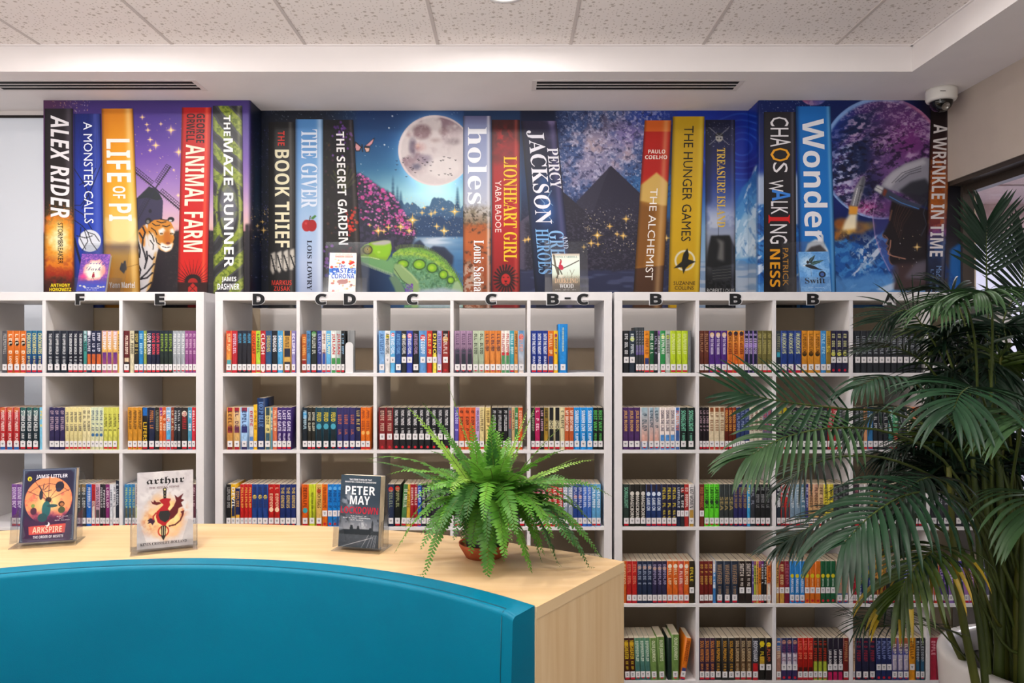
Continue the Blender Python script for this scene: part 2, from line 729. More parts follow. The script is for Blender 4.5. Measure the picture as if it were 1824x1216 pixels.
# the corridor beyond the glass
m = MB()
PINK = noise_mat('corridor_ceiling', 'd3bfc6', 'dccad0', 26, .9, bump=.2)
m.box(2.34, 5.5, -1.6, 6.2, 2.56, 2.60, PINK)
m.box(2.34, 5.5, 4.55, 4.56, 2.552, 2.562, pmat('grid_line', 'b0a0a6', .8))
struct('ceiling_corridor', m)
m = MB()
CORR = pmat('corridor_wall', 'd2d6ea', .6)
m.box(2.34, 2.39, 3.75, 6.2, 0, 2.56, pmat('cream_jamb', 'dcc8a8', .6))
m.box(2.34, 5.5, 6.1, 6.2, 0, 2.56, CORR)
m.box(5.4, 5.5, -1.6, 6.2, 0, 2.56, CORR)
struct('wall_corridor', m)
m = MB()
m.box(2.39, 2.95, 5.2, 5.3, 0, 2.56, CORR)
m.box(2.95, 4.6, 5.2, 5.3, 2.36, 2.56, pmat('pink_panel', 'cdb4b8', .7))
m.box(2.95, 4.6, 5.25, 5.3, 0, 2.36, pmat('pale_panel', 'd8dcf0', .5))
struct('trim_3', m, 'pale partition in the corridor beyond the glass')

# ---------------------------------------------------------------- air grilles, downlights, camera dome
GRW = pmat('grille_white', 'dcd5d3', .5)
GRK = pmat('grille_dark', '0b0a0a', .8)


def grille(x0, x1, label):
    y0, y1 = 3.404, 3.548
    z = Z_BULK
    g = empty('air_grille', ((x0 + x1) / 2, (y0 + y1) / 2, z))
    tag(g, label, 'air vent', 'linear air grilles in the bulkhead')
    cx, cy = (x0 + x1) / 2, (y0 + y1) / 2
    h, w = (x1 - x0) / 2, (y1 - y0) / 2
    m = MB()
    m.box(-h, h, -w, -w + .016, -.002, 0, GRW)
    m.box(-h, h, w - .016, w, -.002, 0, GRW)
    m.box(-h, -h + .022, -w + .016, w - .016, -.002, 0, GRW)
    m.box(h - .022, h, -w + .016, w - .016, -.002, 0, GRW)
    m.build('frame', g)
    m = MB()
    m.box(-h + .022, h - .022, -w + .016, w - .016, -.0006, -.0001, GRK)
    m.build('slot_backing', g)
    for i in range(2):
        yy = -w + .016 + (i + 1) * (2 * w - .032) / 3
        m = MB()
        m.box(-h + .022, h - .022, yy - .0045, yy + .0045, -.002, -.0007, GRW)
        m.build('vane', g)


grille(-2.465, -1.465, 'white linear air grille above the blinded window and mural left end')
grille(.105, 1.098, 'white linear air grille above the pyramid mural')

for i, (x, y, w) in enumerate(DOWN):
    if i > 2:
        continue
    d = empty('downlight', (x, y, Z_CEIL))
    tag(d, ['round white downlight in the tiled ceiling above the moon', 'round downlight in the tiled ceiling at the left',
            'round downlight in the tiled ceiling at the right'][i], 'ceiling light', 'recessed downlights')
    m = MB()
    m.lathe([(.062, -.001), (.064, -.006), (.085, -.006), (.087, 0)], 32, m=pmat('downlight_ring', 'eeeeee', .4))
    m.build('trim_ring', d)
    m = MB()
    m.lathe([(.0005, -.003), (.062, -.003)], 32, m=pmat('downlight_lens', 'ffffff', .4, emit='fff6ec', estr=10))
    m.build('lens', d)

cc = empty('security_camera', (2.085, 3.535, Z_BULK))
tag(cc, 'white dome security camera under the bulkhead in the right corner', 'security camera')
m = MB()
CAMW = pmat('camera_white', 'dedad4', .4)
m.lathe([(.001, 0), (.068, 0), (.069, -.012), (.068, -.045), (.063, -.056), (.052, -.060), (.050, -.058)], 40, m=CAMW)
m.build('housing', cc)
m = MB()
m.lathe([(.050, -.058)] + [(.050 * math.cos(a), -.062 - .046 * math.sin(a)) for a in np.linspace(0, PI / 2 - .02, 10)], 36,
        m=pmat('dome_smoke', '0c0b0b', .08, .6))
dome = m.build('dome', cc)
m = MB()
m.lathe([(.0005, 0), (.014, 0), (.016, -.006), (.019, -.006)], 20, m=pmat('lens_grey', '8d8780', .25, metal=.6))
o = m.build('lens_ring', dome)
o.location = (-.004, -.0405, -.0905)
o.rotation_euler = (math.radians(-52), 0, 0)
m = MB()
m.box(-.056, -.03, -.0, .001, 0, .003, pmat('badge_grey', '77726d', .5))
o = m.build('badge', cc, (.012, -.0672, -.03))


# ---------------------------------------------------------------- the printed mural
PRINT = print_mat('mural_print', .42)
MY0, MY1 = 172, 548


def mural_depth(X):
    pl, pr = PX + X_COL_L / D_COL * F, PX + X_COL_L / D_REC * F
    ql, qr = PX + X_COL_R / D_REC * F, PX + X_COL_R / D_COL * F
    return np.interp(X, [0, pl, pr, ql, qr, 2000], [D_COL, D_COL, D_REC, D_REC, D_COL, D_COL])


def mural_fn(X, Y, off=.003):
    D = mural_depth(X)
    z = np.minimum(CAMZ + (PY - Y) / F * D, Z_BULK - .0005)
    pl, pr = PX + X_COL_L / D_COL * F, PX + X_COL_L / D_REC * F
    ql, qr = PX + X_COL_R / D_REC * F, PX + X_COL_R / D_COL * F
    side = off * ((X > pl) & (X < pr + .5)) - off * ((X > ql - .5) & (X < qr))
    return (X - PX) / F * D + side, D - off, z


cv = Cv(78, MY0, 1715, MY1, 1.0, '101830')
X, Y = cv.X, cv.Y
n1 = fbm(X, Y, 60, 5, 3)
n2 = fbm(X, Y, 14, 4, 9)
n3 = fbm(X, Y, 5, 3, 21)
# --- purple dusk on the left column
L_ = (1 - sstep(440, 452, X))
cv.vgrad([(172, '3d2c6e'), (215, '4f3a90'), (280, '6f4ea6'), (330, '9a78b8'), (375, 'c8a3be'), (400, 'd9b2b0'), (412, 'c98f94'), (420, '2a2028'), (548, '17131a')], L_, warp=(n1 - .5) * 18)
cv.mix(L_ * (1 - sstep(85, 170, X + (Y - 172) * .4)) * .75 * (Y < 400), '5d2f4e')
cv.dots(70, (95, 178, 160, 205), 5, ['ffe0a0', 'f0c080', 'fff'], (.3, .8))
cv.dots(40, (240, 195, 330, 330), 6, ['ffe0a0', 'ffd080'], (.3, .8))
for x, y, r in [(305, 232, 7), (278, 259, 6), (264, 232, 4), (319, 271, 7), (254, 209, 4), (268, 249, 4), (268, 268, 3), (287, 221, 3), (262, 222, 3), (318, 348, 3), (310, 303, 2)]:
    cv.star(x, y, r, 'f5cf7a')
# windmill sails: lattice arms
hub = (277, 336)


def sail(x1, y1, w, side=1, col='2c2534', a=1):
    dx, dy = x1 - hub[0], y1 - hub[1]
    Ln = math.hypot(dx, dy)
    ux, uy = dx / Ln, dy / Ln
    nx, ny = -uy * side, ux * side
    cv.line([hub, (x1, y1)], 2.4, col, a)
    for k in (.5, 1):
        cv.line([(hub[0] + ux * 10 + nx * w * k, hub[1] + uy * 10 + ny * w * k), (x1 + nx * w * k, y1 + ny * w * k)], .9, col, a)
    nn = int(Ln / 4.2)
    for i in range(nn):
        t = 10 + (Ln - 10) * i / (nn - 1)
        cv.line([(hub[0] + ux * t - nx * w * .35, hub[1] + uy * t - ny * w * .35), (hub[0] + ux * t + nx * w, hub[1] + uy * t + ny * w)], .8, col, a)


cv.poly([(243, 356), (266, 333), (280, 336), (291, 358), (288, 420), (242, 420)], '37344f')
cv.poly([(241, 356), (266, 332), (277, 338), (290, 354), (280, 357), (262, 352), (250, 354)], '272d33')
cv.ell(268, 376, 3.2, 4, '20202e')
sail(304, 297, 8, -1)
sail(323, 375, 8, -1)
sail(238, 304, 8, 1)
sail(246, 392, 7, 1, '2a2a3c', .8)
# dark field with tufts
m = L_ * sstep(409, 413, Y + (n2 - .5) * 6) * sstep(283, 300, X)
cv.mix(m, '211c22')
cv.mix(m * sstep(.55, .75, n3) * .5, '3c3436')
cv.mix(L_ * sstep(435, 440, X) * sstep(395, 402, Y + (n2 - .5) * 6), '191520')


# tiger: body, head, markings
def pl(pts, col, a=1, soft=0):
    return cv.poly(pts, col, a, soft)


pl([(246, 412), (262, 398), (285, 408), (283, 440), (277, 466), (271, 500), (264, 522), (262, 548), (246, 548), (244, 470)], 'c9c4c6')
pl([(246, 412), (258, 400), (266, 412), (258, 440), (250, 432)], 'c97a22', 1, 1)
pl([(258, 420), (270, 412), (280, 440), (272, 452), (262, 448)], 'd8d4d4', 1, 2)
pl([(276, 448), (280, 446), (272, 500), (264, 522), (261, 520), (270, 490)], 'c98b2e', .8, 1)
for a_ in [((249, 415), (255, 425), (254, 440), (259, 455), (261, 465)), ((246, 430), (250, 445), (249, 458)), ((247, 472), (251, 480), (249, 490)),
           ((275, 470), (262, 486), (252, 495)), ((272, 486), (262, 495), (251, 497)), ((270, 503), (258, 512), (250, 516)), ((262, 448), (263, 460), (258, 478)),
           ((255, 405), (259, 414), (256, 424)), ((268, 514), (258, 526), (250, 532)), ((266, 455), (272, 462), (275, 458))]:
    cv.line(list(a_), 3.0, '1c1a22', .95)
cv.ell(265, 394, 6.2, 6.5, '232127')
cv.ell(264, 395, 3.2, 3.6, '8a8782', .8)
cv.ell(305, 391, 6.5, 5, '1e1c20')
cv.ell(304, 393, 3.6, 2.2, 'd8d6d4', .9)
pl([(264, 400), (275, 392), (292, 390), (305, 396), (311, 408), (312, 424), (308, 440), (303, 447), (296, 449), (288, 446), (282, 441), (272, 446), (265, 437), (262, 420)], 'c8822a')
pl([(263, 418), (272, 414), (279, 426), (284, 440), (276, 452), (266, 444), (262, 430)], 'd9d5d2', 1, 1.5)
pl([(282, 410), (291, 405), (296, 411), (292, 418), (285, 419)], 'e8e4e0', 1, 1)
pl([(303, 409), (309, 406), (312, 414), (308, 419), (303, 416)], 'e8e4e0', 1, 1)
pl([(288, 432), (300, 436), (309, 432), (306, 444), (296, 449), (287, 444), (284, 437)], 'eeeae6', 1, 1)
pl([(292, 412), (303, 412), (306, 430), (299, 437), (291, 430)], 'b9691c', 1, 1.5)
cv.ell(300, 433, 4.4, 2.4, '7a3a2a')
cv.line([(289, 439), (297, 441), (304, 440)], 1.2, '2a1a16')
for a_ in [((272, 398), (278, 402), (285, 401)), ((280, 394), (288, 397), (296, 395)), ((286, 390), (294, 392), (301, 392)), ((270, 406), (277, 411), (280, 418)),
           ((266, 412), (272, 420), (275, 430)), ((278, 424), (280, 432), (286, 436)), ((268, 428), (274, 436), (273, 444)), ((290, 402), (297, 404), (303, 401)), ((310, 416), (312, 424), (309, 432))]:
    cv.line(list(a_), 1.9, '201a18', .9)
for ex in (288, 306):
    cv.ell(ex, 416, 3.2, 1.9, '17130f')
    cv.ell(ex, 416, 1.4, 1.1, 'd9a33a')
# --- side of the left column, turning to night
S_ = sstep(446, 468, X)
R_ = S_ * (1 - sstep(1325, 1340, X))
cv.vgrad([(172, '14224a'), (195, '123058'), (260, '15406f'), (330, '2d6c92'), (372, '6f9db0'), (385, '4f7f98'), (420, '1f3d63'), (548, '0f1d38')], R_)
dk = S_ * (1 - sstep(560, 640, X))
cv.mix(dk * .92, '0c1120')
cv.mix(dk * sstep(.5, .75, n2) * .35, '242a4c')
cv.dots(240, (446, 230, 480, 500), 8, ['40407a', '6a62a8', '8a86b0'], (.4, .9))
cv.dots(60, (446, 370, 482, 440), 9, ['e8b860', 'ffd890'], (.4, 1))
for x, y, r in [(470, 410, 5), (468, 395, 3), (458, 402, 3)]:
    cv.star(x, y, r, 'f0c060')
cv.dots(60, (480, 196, 640, 215), 10, ['b8c0c8', '8090a0'], (.3, .7))
# --- moonlit lake
Q = S_ * sstep(628, 640, X) * (1 - sstep(824, 828, X))
cv.vgrad([(195, '0e2e60'), (250, '154a80'), (300, '2d6a96'), (345, '7fb0bc'), (372, '8fb4c0'), (392, '3f6f94'), (430, '20426e'), (548, '10305a')], Q, warp=(n1 - .5) * 14)
cv.addl(Q * np.exp(-((X - 775) ** 2 / 5200 + (Y - 345) ** 2 / 1500)) * .3, 'b8d8d8')
cv.addl(Q * np.exp(-(np.hypot(X - 775, Y - 268) - 62).clip(0) / 14) * .35, 'b0c8e0')
cv.dots(60, (640, 200, 825, 330), 12, ['fff', 'd8e8ff'], (.3, .8))
for x, y in [(693, 228), (699, 207), (685, 258)]:
    cv.ell(x, y, 2, 2, 'ffffff', .9, 1.5)
# moon with maria
mm = cv.ellm(775, 268, 66, 63, 1.2)
mo = np.zeros(cv.a.shape) + hexc('ddd2d2')
t = sstep(.42, .68, fbm(X + 12 * n1, Y, 30, 4, 31)) * sstep(30, -45, (X - 775) * .8 + (Y - 262) * .9 - 8)
mo = mo * (1 - t[..., None]) + hexc('8f7480') * t[..., None]
cv.mix(mm, mo)
for cx, cy, rx, ry, col, a in [(752, 235, 20, 16, '7b5a62', .7), (790, 234, 11, 10, '8a6a6e', .65), (735, 262, 9, 22, '5c4f66', .8), (748, 262, 14, 10, 'c89090', .5), (752, 282, 14, 10, '8f7f92', .7), (762, 286, 12, 13, '8b7f96', .6), (742, 297, 12, 8, '4f5270', .7), (808, 252, 16, 9, '8a7a80', .6), (776, 250, 14, 6, '9c7c7c', .5), (728, 240, 6, 7, '98727a', .6), (790, 298, 34, 22, 'efe8e6', .6), (744, 260, 5, 5, 'f2c8a0', .5)]:
    m = cv.ellm(cx, cy, rx, ry, 7) * mm
    cv.mix(m * a * (.6 + .6 * n2), col)
cv.mix(mm * sstep(.5, .8, n3) * .22, 'f0e4e2')
rim = mm - cv.ellm(776.5, 269, 63, 60.5, 2)
cv.mix(np.clip(rim, 0, 1) * .7, 'f2e6e6')
rnd = random.Random(4)
for _ in range(34):
    x, y = rnd.uniform(700, 812), rnd.uniform(278, 318)
    cv.line([(x - 1.4, y - .8), (x, y), (x + 1.4, y - .8)], 1.0, '1a1820', .9)
# butterfly
for pts, col in [([(648, 262), (665, 247), (668, 245), (664, 256), (658, 262)], 'e0a0a8'), ([(648, 262), (660, 263), (658, 271), (652, 272)], 'e8b8a8'), ([(645, 262), (633, 252), (632, 262), (634, 270), (641, 270)], 'd89aa0')]:
    cv.poly(pts, '1c1414')
    c0 = np.mean(pts, 0)
    cv.poly([tuple(c0 + (np.array(p) - c0) * .72) for p in pts], col)
cv.line([(645, 258), (646, 270)], 2, '15100f')
# far trees and forest
prof = 362 + 14 * (fbm(X, X * 0, 26, 4, 40) - .5) * 2 + 10 * (vnoise(X, X * 0, 5, 44) - .5)
cv.mix(Q * sstep(prof - 1, prof + 2, Y) * (1 - sstep(425, 432, Y)) * .85, '2c5078')
prof = 378 + 16 * (fbm(X + 300, X * 0, 22, 4, 47) - .5) * 2 + (X - 700) * .06
cv.mix(Q * sstep(prof - 1, prof + 3, Y) * (1 - sstep(424, 434, Y)) * .75, '1b3a62')
for x, h in [(700, 48), (708, 32), (690, 26), (714, 24), (815, 30)]:
    for k in range(8):
        f = k / 7
        w = 1.0 + f * 5
        y = 366 - h + f * h * 1.1
        cv.poly([(x, y - h * .14), (x - w, y + h * .08), (x + w, y + h * .08)], '1e4468', .8, .7)
# lake with reflection
lk = Q * sstep(420, 425, Y)
cv.mix(lk, '24507c')
cv.mix(lk * np.exp(-((X - 780) / 52) ** 2) * (1 - sstep(425, 470, Y)) * (.7 + .5 * vnoise(X, Y * 6, 24, 51)), 'c9d6e4')
cv.mix(lk * sstep(775, 812, X) * .6 * (.6 + .6 * vnoise(X, Y * 5, 20, 52)), '4a86b8')
cv.mix(lk * (1 - sstep(655, 735, X)) * .85, '14284a')
for pts in [[(738, 432), (748, 427), (757, 437), (752, 448), (736, 446)], [(762, 446), (772, 438), (792, 440), (808, 456), (806, 470), (790, 474), (768, 462)]]:
    cv.poly(pts, '26344f', 1, 1)
    cv.poly([(x, y + 6) for x, y in pts], '1a263e', .7, 2)
# rhododendron: dark foliage sprinkled with pink blossom
bush = cv.polymask([(628, 312), (640, 308), (660, 322), (680, 336), (700, 346), (712, 366), (722, 384), (736, 398), (742, 412), (734, 440), (700, 448), (628, 448)], 2)
cv.mix(bush, '1f2136')
cv.mix(bush * sstep(.5, .62, n3) * .8, '3a3350')
rnd = random.Random(17)
bm_ = bush > .4
for _ in range(620):
    x, y = rnd.uniform(634, 738), rnd.uniform(308, 420)
    if not bm_[int(y - MY0), int(x - 78)]:
        continue
    top = 312 + max(0, x - 645) * 1.05
    if rnd.random() < (y - top) / 90:
        continue
    r = rnd.uniform(1.2, 3.2)
    c = rnd.choice(['c85aa8', 'b04a9a', 'd878b8', 'a83a88', 'e08ac0', 'd83a80', '8a4a90'])
    sl = (slice(int(y - MY0 - 5), int(y - MY0 + 6)), slice(int(x - 78 - 5), int(x - 78 + 6)))
    mk = np.clip(r - np.hypot(X[sl] - x, (Y[sl] - y) * 1.15) + .3 * np.sin(5 * np.arctan2(Y[sl] - y, X[sl] - x)), 0, 1)[..., None] * .9
    cv.a[sl] = cv.a[sl] * (1 - mk) + hexc(c) * mk
for x, y in [(682, 339), (690, 363), (675, 374), (660, 344), (716, 392), (725, 405), (646, 352), (692, 396), (660, 332), (713, 376)]:
    for k in range(5):
        a_ = k * 1.257
        cv.ell(x + 2.2 * math.cos(a_), y + 2.2 * math.sin(a_), 2.3, 2.3, 'dd5aa6' if k % 2 else 'c23f92', .9)
cv.dots(240, (720, 350, 824, 425), 61, ['9ab4d8', 'ffd890', 'e8e0d0'], (.4, .9), (.3, .9))
for x, y, r in [(735, 392, 10), (714, 404, 7), (674, 411, 8), (810, 377, 8), (791, 411, 8), (778, 403, 5), (768, 381, 5), (729, 411, 6), (692, 405, 5), (775, 378, 4), (752, 379, 4), (659, 401, 3), (684, 412, 4), (756, 370, 3), (789, 372, 3)]:
    cv.star(x, y, r, 'f5c45a')
# chameleon
cv.poly([(693, 495), (700, 488), (712, 496), (722, 517), (719, 530), (708, 530), (702, 512)], '6a8a6c', 1, .5)
cv.poly([(700, 452), (712, 443), (730, 440), (752, 441), (775, 449), (795, 463), (812, 487), (824, 510), (826, 548), (720, 548), (724, 516), (705, 490), (695, 470)], '5f9a62')
bd = cv.polymask([(700, 452), (712, 443), (730, 440), (752, 441), (775, 449), (795, 463), (812, 487), (824, 510), (826, 548), (720, 548), (724, 516), (705, 490), (695, 470)])
cv.mix(bd * np.exp(-((Y - (447 + ((X - 735).clip(0) / 90) ** 2 * 62)) / 9) ** 2) * .75, '86b82e')
cv.mix(bd * np.exp(-((Y - (452 + ((X - 735).clip(0) / 90) ** 2 * 66)) / 4) ** 2) * .55, 'bccf40')
cv.mix(bd * sstep(462, 500, Y - ((X - 735).clip(0) / 90) ** 2 * 40) * .65, '6f9f86')
cv.mix(bd * sstep(.55, .7, n3) * .5 * sstep(460, 480, Y), '2f5a3c')
cv.mix(bd * sstep(.6, .7, fbm(X, Y, 3, 2, 77)) * .25, 'cfe8a0')
cv.mix(bd * sstep(.5, .64, fbm(X, Y, 2.6, 2, 79)) * .4, '3c6a3c')
for x, y, rx, ry in [(718, 470, 10, 7), (747, 471, 11, 8.5), (770, 477, 9, 8), (790, 489, 7.5, 7.5), (803, 499, 6, 6)]:
    cv.ell(x, y, rx + 2, ry + 2, '24401c', .8, 2)
    cv.ell(x, y, rx, ry, '7fb81c', 1, 2)
    cv.ell(x - 1, y, rx * .6, ry * .6, 'b8d830', .7, 3)
rnd = random.Random(8)
for i in range(46):
    t = i / 45
    x = 706 + t * 116
    y = 441 - 2 * math.sin(t * 3) + (max(0, x - 735) / 90) ** 2 * 66 - 1 + (max(0, 712 - x)) * .5
    cv.line([(x, y + 3), (x - .6 + t * 3, y - 3.2)], 1.5, '5a6a3a', .9)
cv.poly([(714, 470), (726, 482), (746, 500), (748, 520), (744, 548), (733, 548), (734, 512), (718, 500), (700, 486), (702, 470)], '8fae72', 1, .8)
cv.line([(716, 474), (734, 490), (744, 503)], 3, 'b4c88c', .7, 2)
cv.line([(702, 478), (716, 499), (733, 511)], 1.4, '2c4428', .7)
cv.poly([(803, 520), (809, 503), (816, 500), (823, 512), (826, 530), (804, 530)], '9dbb8c', 1, .8)
hd = [(635, 452), (640, 445), (650, 436), (662, 431), (686, 428), (696, 430), (698, 441), (696, 452), (690, 462), (682, 470), (670, 469), (652, 466), (637, 460)]
cv.poly(hd, '86b02a')
cv.poly([(638, 456), (655, 458), (676, 461), (690, 464), (697, 456), (702, 470), (700, 490), (680, 483), (660, 475), (640, 464)], '6fa46a', 1, .6)
cv.poly([(665, 434), (690, 429), (696, 432), (696, 446), (690, 458), (674, 458), (664, 448)], '8fc81e', 1, 1)
cv.poly([(660, 433), (682, 428), (695, 428), (697, 433), (684, 437), (668, 437)], 'b8b4ae', 1, .7)
cv.poly([(636, 450), (645, 440), (652, 446), (648, 454), (637, 455)], '7a7a58', 1, .7)
cv.ell(655, 445, 9.5, 9, '4a4a24')
cv.ell(655, 445, 7, 6.6, '8f8438')
cv.ell(655, 444, 3.6, 2.6, 'c8a850')
cv.ell(655, 444, 1.5, 1.8, '15120a')
cv.line([(638, 457), (660, 458), (676, 462)], 1.6, 'c8dc9c', .9)
cv.ell(675, 449, 4, 3, 'c0e060', .8, 2)
for i in range(26):
    t = i / 25
    x, y = 642 + t * 58, 466 + t * 22
    cv.line([(x, y - 1), (x - .5, y + 4)], 1.3, 'a8b89a', .8)
cv.dots(60, (722, 505, 735, 520), 14, ['6a3aa8', '8a52c8'], (.7, 1.4))
cv.mix(cv.polymask([(746, 516), (790, 512), (824, 518), (824, 548), (746, 548)], 2) * .8, 'b8c0d8')
# --- between the red book and the leaning one, then the pyramids
V = S_ * sstep(924, 930, X) * (1 - sstep(1325, 1340, X))
cv.vgrad([(195, '0c1430'), (250, '122850'), (330, '1c3a66'), (400, '201f38'), (548, '1a1a30')], V)
G = V * sstep(985, 995, X) * (1 - sstep(1190, 1215, X))
ga = np.exp(-(((X - 1075) * .75 + (Y - 268) * .66) / 70) ** 2) * np.exp(-(((X - 1075) * -.66 + (Y - 268) * .75) / 120) ** 2)
cv.mix(G * (1 - sstep(380, 400, Y)), '15264e')
cv.mix(G * sstep(.35, .75, ga * .7 + n1 * .6) * (1 - sstep(345, 380, Y)) * .8, '4f669c')
cv.mix(G * sstep(.55, .8, ga * .6 + n2 * .55) * (1 - sstep(330, 370, Y)) * .75, 'a99bb8')
cv.mix(G * np.exp(-((X - 1040) ** 2 / 900 + (Y - 262) ** 2 / 420)) * sstep(.42, .7, n2) * .8, 'd0b4b0')
cv.mix(G * np.exp(-((X - 1095) ** 2 / 900 + (Y - 272) ** 2 / 420)) * sstep(.42, .7, n2) * .8, 'd8b0a8')
cv.mix(G * np.exp(-((X - 1122) ** 2 / 700 + (Y - 236) ** 2 / 420)) * .55, '7a62b8')
cv.mix(G * np.exp(-((X - 1068) ** 2 / 1800 + (Y - 218) ** 2 / 300)) * sstep(.4, .7, n2) * .6, '1c1830')
cv.mix(G * sstep(1090, 1140, X) * sstep(290, 330, Y) * .6, '2c7cc0')
cv.mix(V * sstep(1095, 1150, X) * (1 - sstep(205, 240, Y)) * .8, '1c3aa0')
cv.mix(G * sstep(.56, .7, fbm(X, Y, 4, 3, 191)) * sstep(.35, .6, ga * .7 + n1 * .5) * (1 - sstep(340, 372, Y)) * .6, 'd6d0ea')
cv.mix(G * sstep(.58, .72, fbm(X + 90, Y, 5, 3, 197)) * (1 - sstep(340, 372, Y)) * .5, '141a3c')
cv.dots(900, (990, 198, 1150, 360), 15, ['e8e4ff', 'c0c8f0', 'ffe8d8', '90a8e0'], (.25, .6), (.3, .9))
cv.line([(1010, 198), (1015, 212), (1016, 235)], 1, '7088a8', .5)
cv.poly([(1088, 295), (1142, 346), (1160, 365), (1160, 430), (1020, 430), (1026, 362)], '2c2a3e')
cv.poly([(1088, 295), (1077, 320), (1056, 380), (1020, 380), (1028, 358)], '353346')
cv.poly([(926, 395), (1000, 340), (1006, 344), (1060, 392), (1090, 420), (1090, 480), (926, 480)], '2a2838')
cv.poly([(926, 395), (945, 381), (940, 480), (926, 480)], '5c526c', .7)
g2 = V * sstep(385, 400, Y + (X - 1060) * .02) * sstep(930, 940, X) * (1 - sstep(1185, 1200, X))
cv.mix(g2, '262436')
cv.mix(V * (Y > 300) * (1 - sstep(1185, 1200, X)) * sstep(.56, .7, fbm(X, Y * 1.6, 3.2, 2, 88)) * sstep(330, 420, Y) * .5, '575064')
cv.mix(V * sstep(478, 484, Y + (n2 - .5) * 8) * (1 - sstep(1185, 1200, X)), '2b3050')
cv.mix(V * sstep(.5, .75, vnoise(X, Y * 5, 26, 90)) * sstep(482, 488, Y) * (1 - sstep(1185, 1200, X)) * .6, '565c80')
cv.dots(160, (1035, 370, 1130, 450), 19, ['f0d8a0', 'fff0d0', 'c8c0d0'], (.4, .9))
for x, y, r in [(1115, 390, 6), (1064, 419, 8), (1110, 420, 6), (1053, 433, 6), (1086, 403, 5), (1065, 435, 4), (1099, 417, 4), (1187, 424, 5), (941, 426, 5), (935, 428, 4), (1040, 440, 4)]:
    cv.star(x, y, r, 'f2c055')
# --- blue swirls and the ice cliff
W = V * sstep(1192, 1215, X)
W = np.maximum(W, S_ * sstep(1240, 1250, X) * (1 - sstep(1352, 1358, X)))
cv.vgrad([(172, '0c2a90'), (230, '1438b0'), (300, '18309c'), (345, '2a60b8'), (400, '7aa6d0'), (455, '8fb2d4'), (475, 'a8b8cc'), (548, 'c0c8d4')], W, warp=(n1 - .5) * 20)
for k in range(5):
    cv.mix(W * np.exp(-((np.hypot((X - 1322) * .8, Y - 262) - 14 - 11 * k + 6 * (n1 - .5)) / 1.4) ** 2) * (Y < 330) * .6, '3f78e0')
cv.mix(W * np.exp(-((X - 1300) ** 2 + (Y - 230) ** 2) / 900) * .6, '0a1470')
cv.mix(W * np.exp(-((X - 1345) ** 2 / 500 + (Y - 300) ** 2 / 900)) * .6, '2c1c70')
for pts, col in [([(1312, 360), (1322, 334), (1338, 318), (1346, 296), (1354, 292), (1362, 300), (1362, 470), (1306, 470)], '3f86c4'),
                 ([(1310, 375), (1330, 345), (1342, 350), (1362, 330), (1362, 470), (1306, 470)], '5d9ed4'),
                 ([(1305, 420), (1325, 380), (1345, 365), (1362, 380), (1362, 458), (1305, 462)], 'a8c6dc'),
                 ([(1318, 430), (1330, 400), (1342, 388), (1352, 410), (1345, 456), (1318, 458)], 'c6d6e4'),
                 ([(1345, 440), (1356, 428), (1362, 436), (1362, 458), (1348, 458)], '6a5a50')]:
    m = cv.polymask(pts, .8)
    cv.mix(m * (.75 + .5 * (n2 - .5)), col)
ice = cv.polymask([(1312, 360), (1322, 334), (1338, 318), (1346, 296), (1354, 292), (1362, 300), (1362, 470), (1306, 470)], 1)
cv.mix(ice * sstep(.56, .68, fbm(X * 1.5 + Y * .6, Y * .6, 10, 4, 66)) * .7, 'dde8f2')
cv.mix(ice * sstep(.58, .7, fbm(X * 1.5 - Y * .5, Y * .7, 12, 4, 67)) * .55, '2a64a8')
cv.mix(W * sstep(458, 464, Y) * sstep(.45, .7, vnoise(X, Y * 5, 22, 68)) * .7, '6f90b8')
# --- right column: space
E_ = sstep(1346, 1353, X)
cv.vgrad([(172, '0b2468'), (230, '0a1c58'), (300, '0a2c8c'), (380, '0c1f60'), (430, '0f3470'), (548, '2c66a8')], E_, warp=(n1 - .5) * 24)
cv.mix(E_ * sstep(1600, 1665, X) * (1 - sstep(200, 300, Y)) * .85, '120a1c')
cv.dots(120, (1356, 176, 1480, 205), 23, ['8fa8e8', 'fff'], (.3, .6))
m = cv.ellm(1449, 162, 28, 27, 2)
cv.mix(m, '7a5a9a')
cv.mix(m * sstep(1440, 1470, X) * .6, '3f62b8')
cv.mix(m * (1 - sstep(1428, 1448, X)) * .7, 'c86a8a')
cv.mix(m * sstep(.5, .7, n3) * .4, 'd8c0d8')
cv.mix(E_ * (1 - sstep(1418, 1424, X)) * sstep(300, 320, Y) * .9, 'b8c8e0')
pm = cv.ellm(1571, 282, 110, 109, 1.5)
pmm = pm * E_
sw = fbm(X * .55 + n1 * 30, Y + X * .35, 26, 5, 101)
cv.mix(pmm, '16244f')
cv.mix(pmm * sstep(.46, .64, sw), '4a2f74')
cv.mix(pmm * sstep(1525, 1600, X - (Y - 260) * .2 + (n1 - .5) * 90) * .85, '663a78')
cv.mix(pmm * (1 - sstep(1480, 1545, X + (Y - 200) * .5)) * (1 - sstep(205, 330, Y)) * .85, '123a9a')
cv.mix(pmm * np.exp(-((X - 1620) ** 2 / 1100 + (Y - 250) ** 2 / 1500)) * .6, '8a2f86')
cv.mix(pmm * np.exp(-((X - 1540) ** 2 / 1600 + (Y - 372) ** 2 / 160)) * .9, 'a82a78')
cv.mix(pmm * np.exp(-((X - 1595) ** 2 / 900 + (Y - 300) ** 2 / 500)) * .45, 'a070b8')
st = fbm(X * .8 - Y * .25, Y * 1.3 + X * .3, 7, 4, 131)
cv.mix(pmm * sstep(.52, .68, st) * sstep(.4, .6, fbm(X, Y, 40, 3, 133)) * .8, 'c2a8cc')
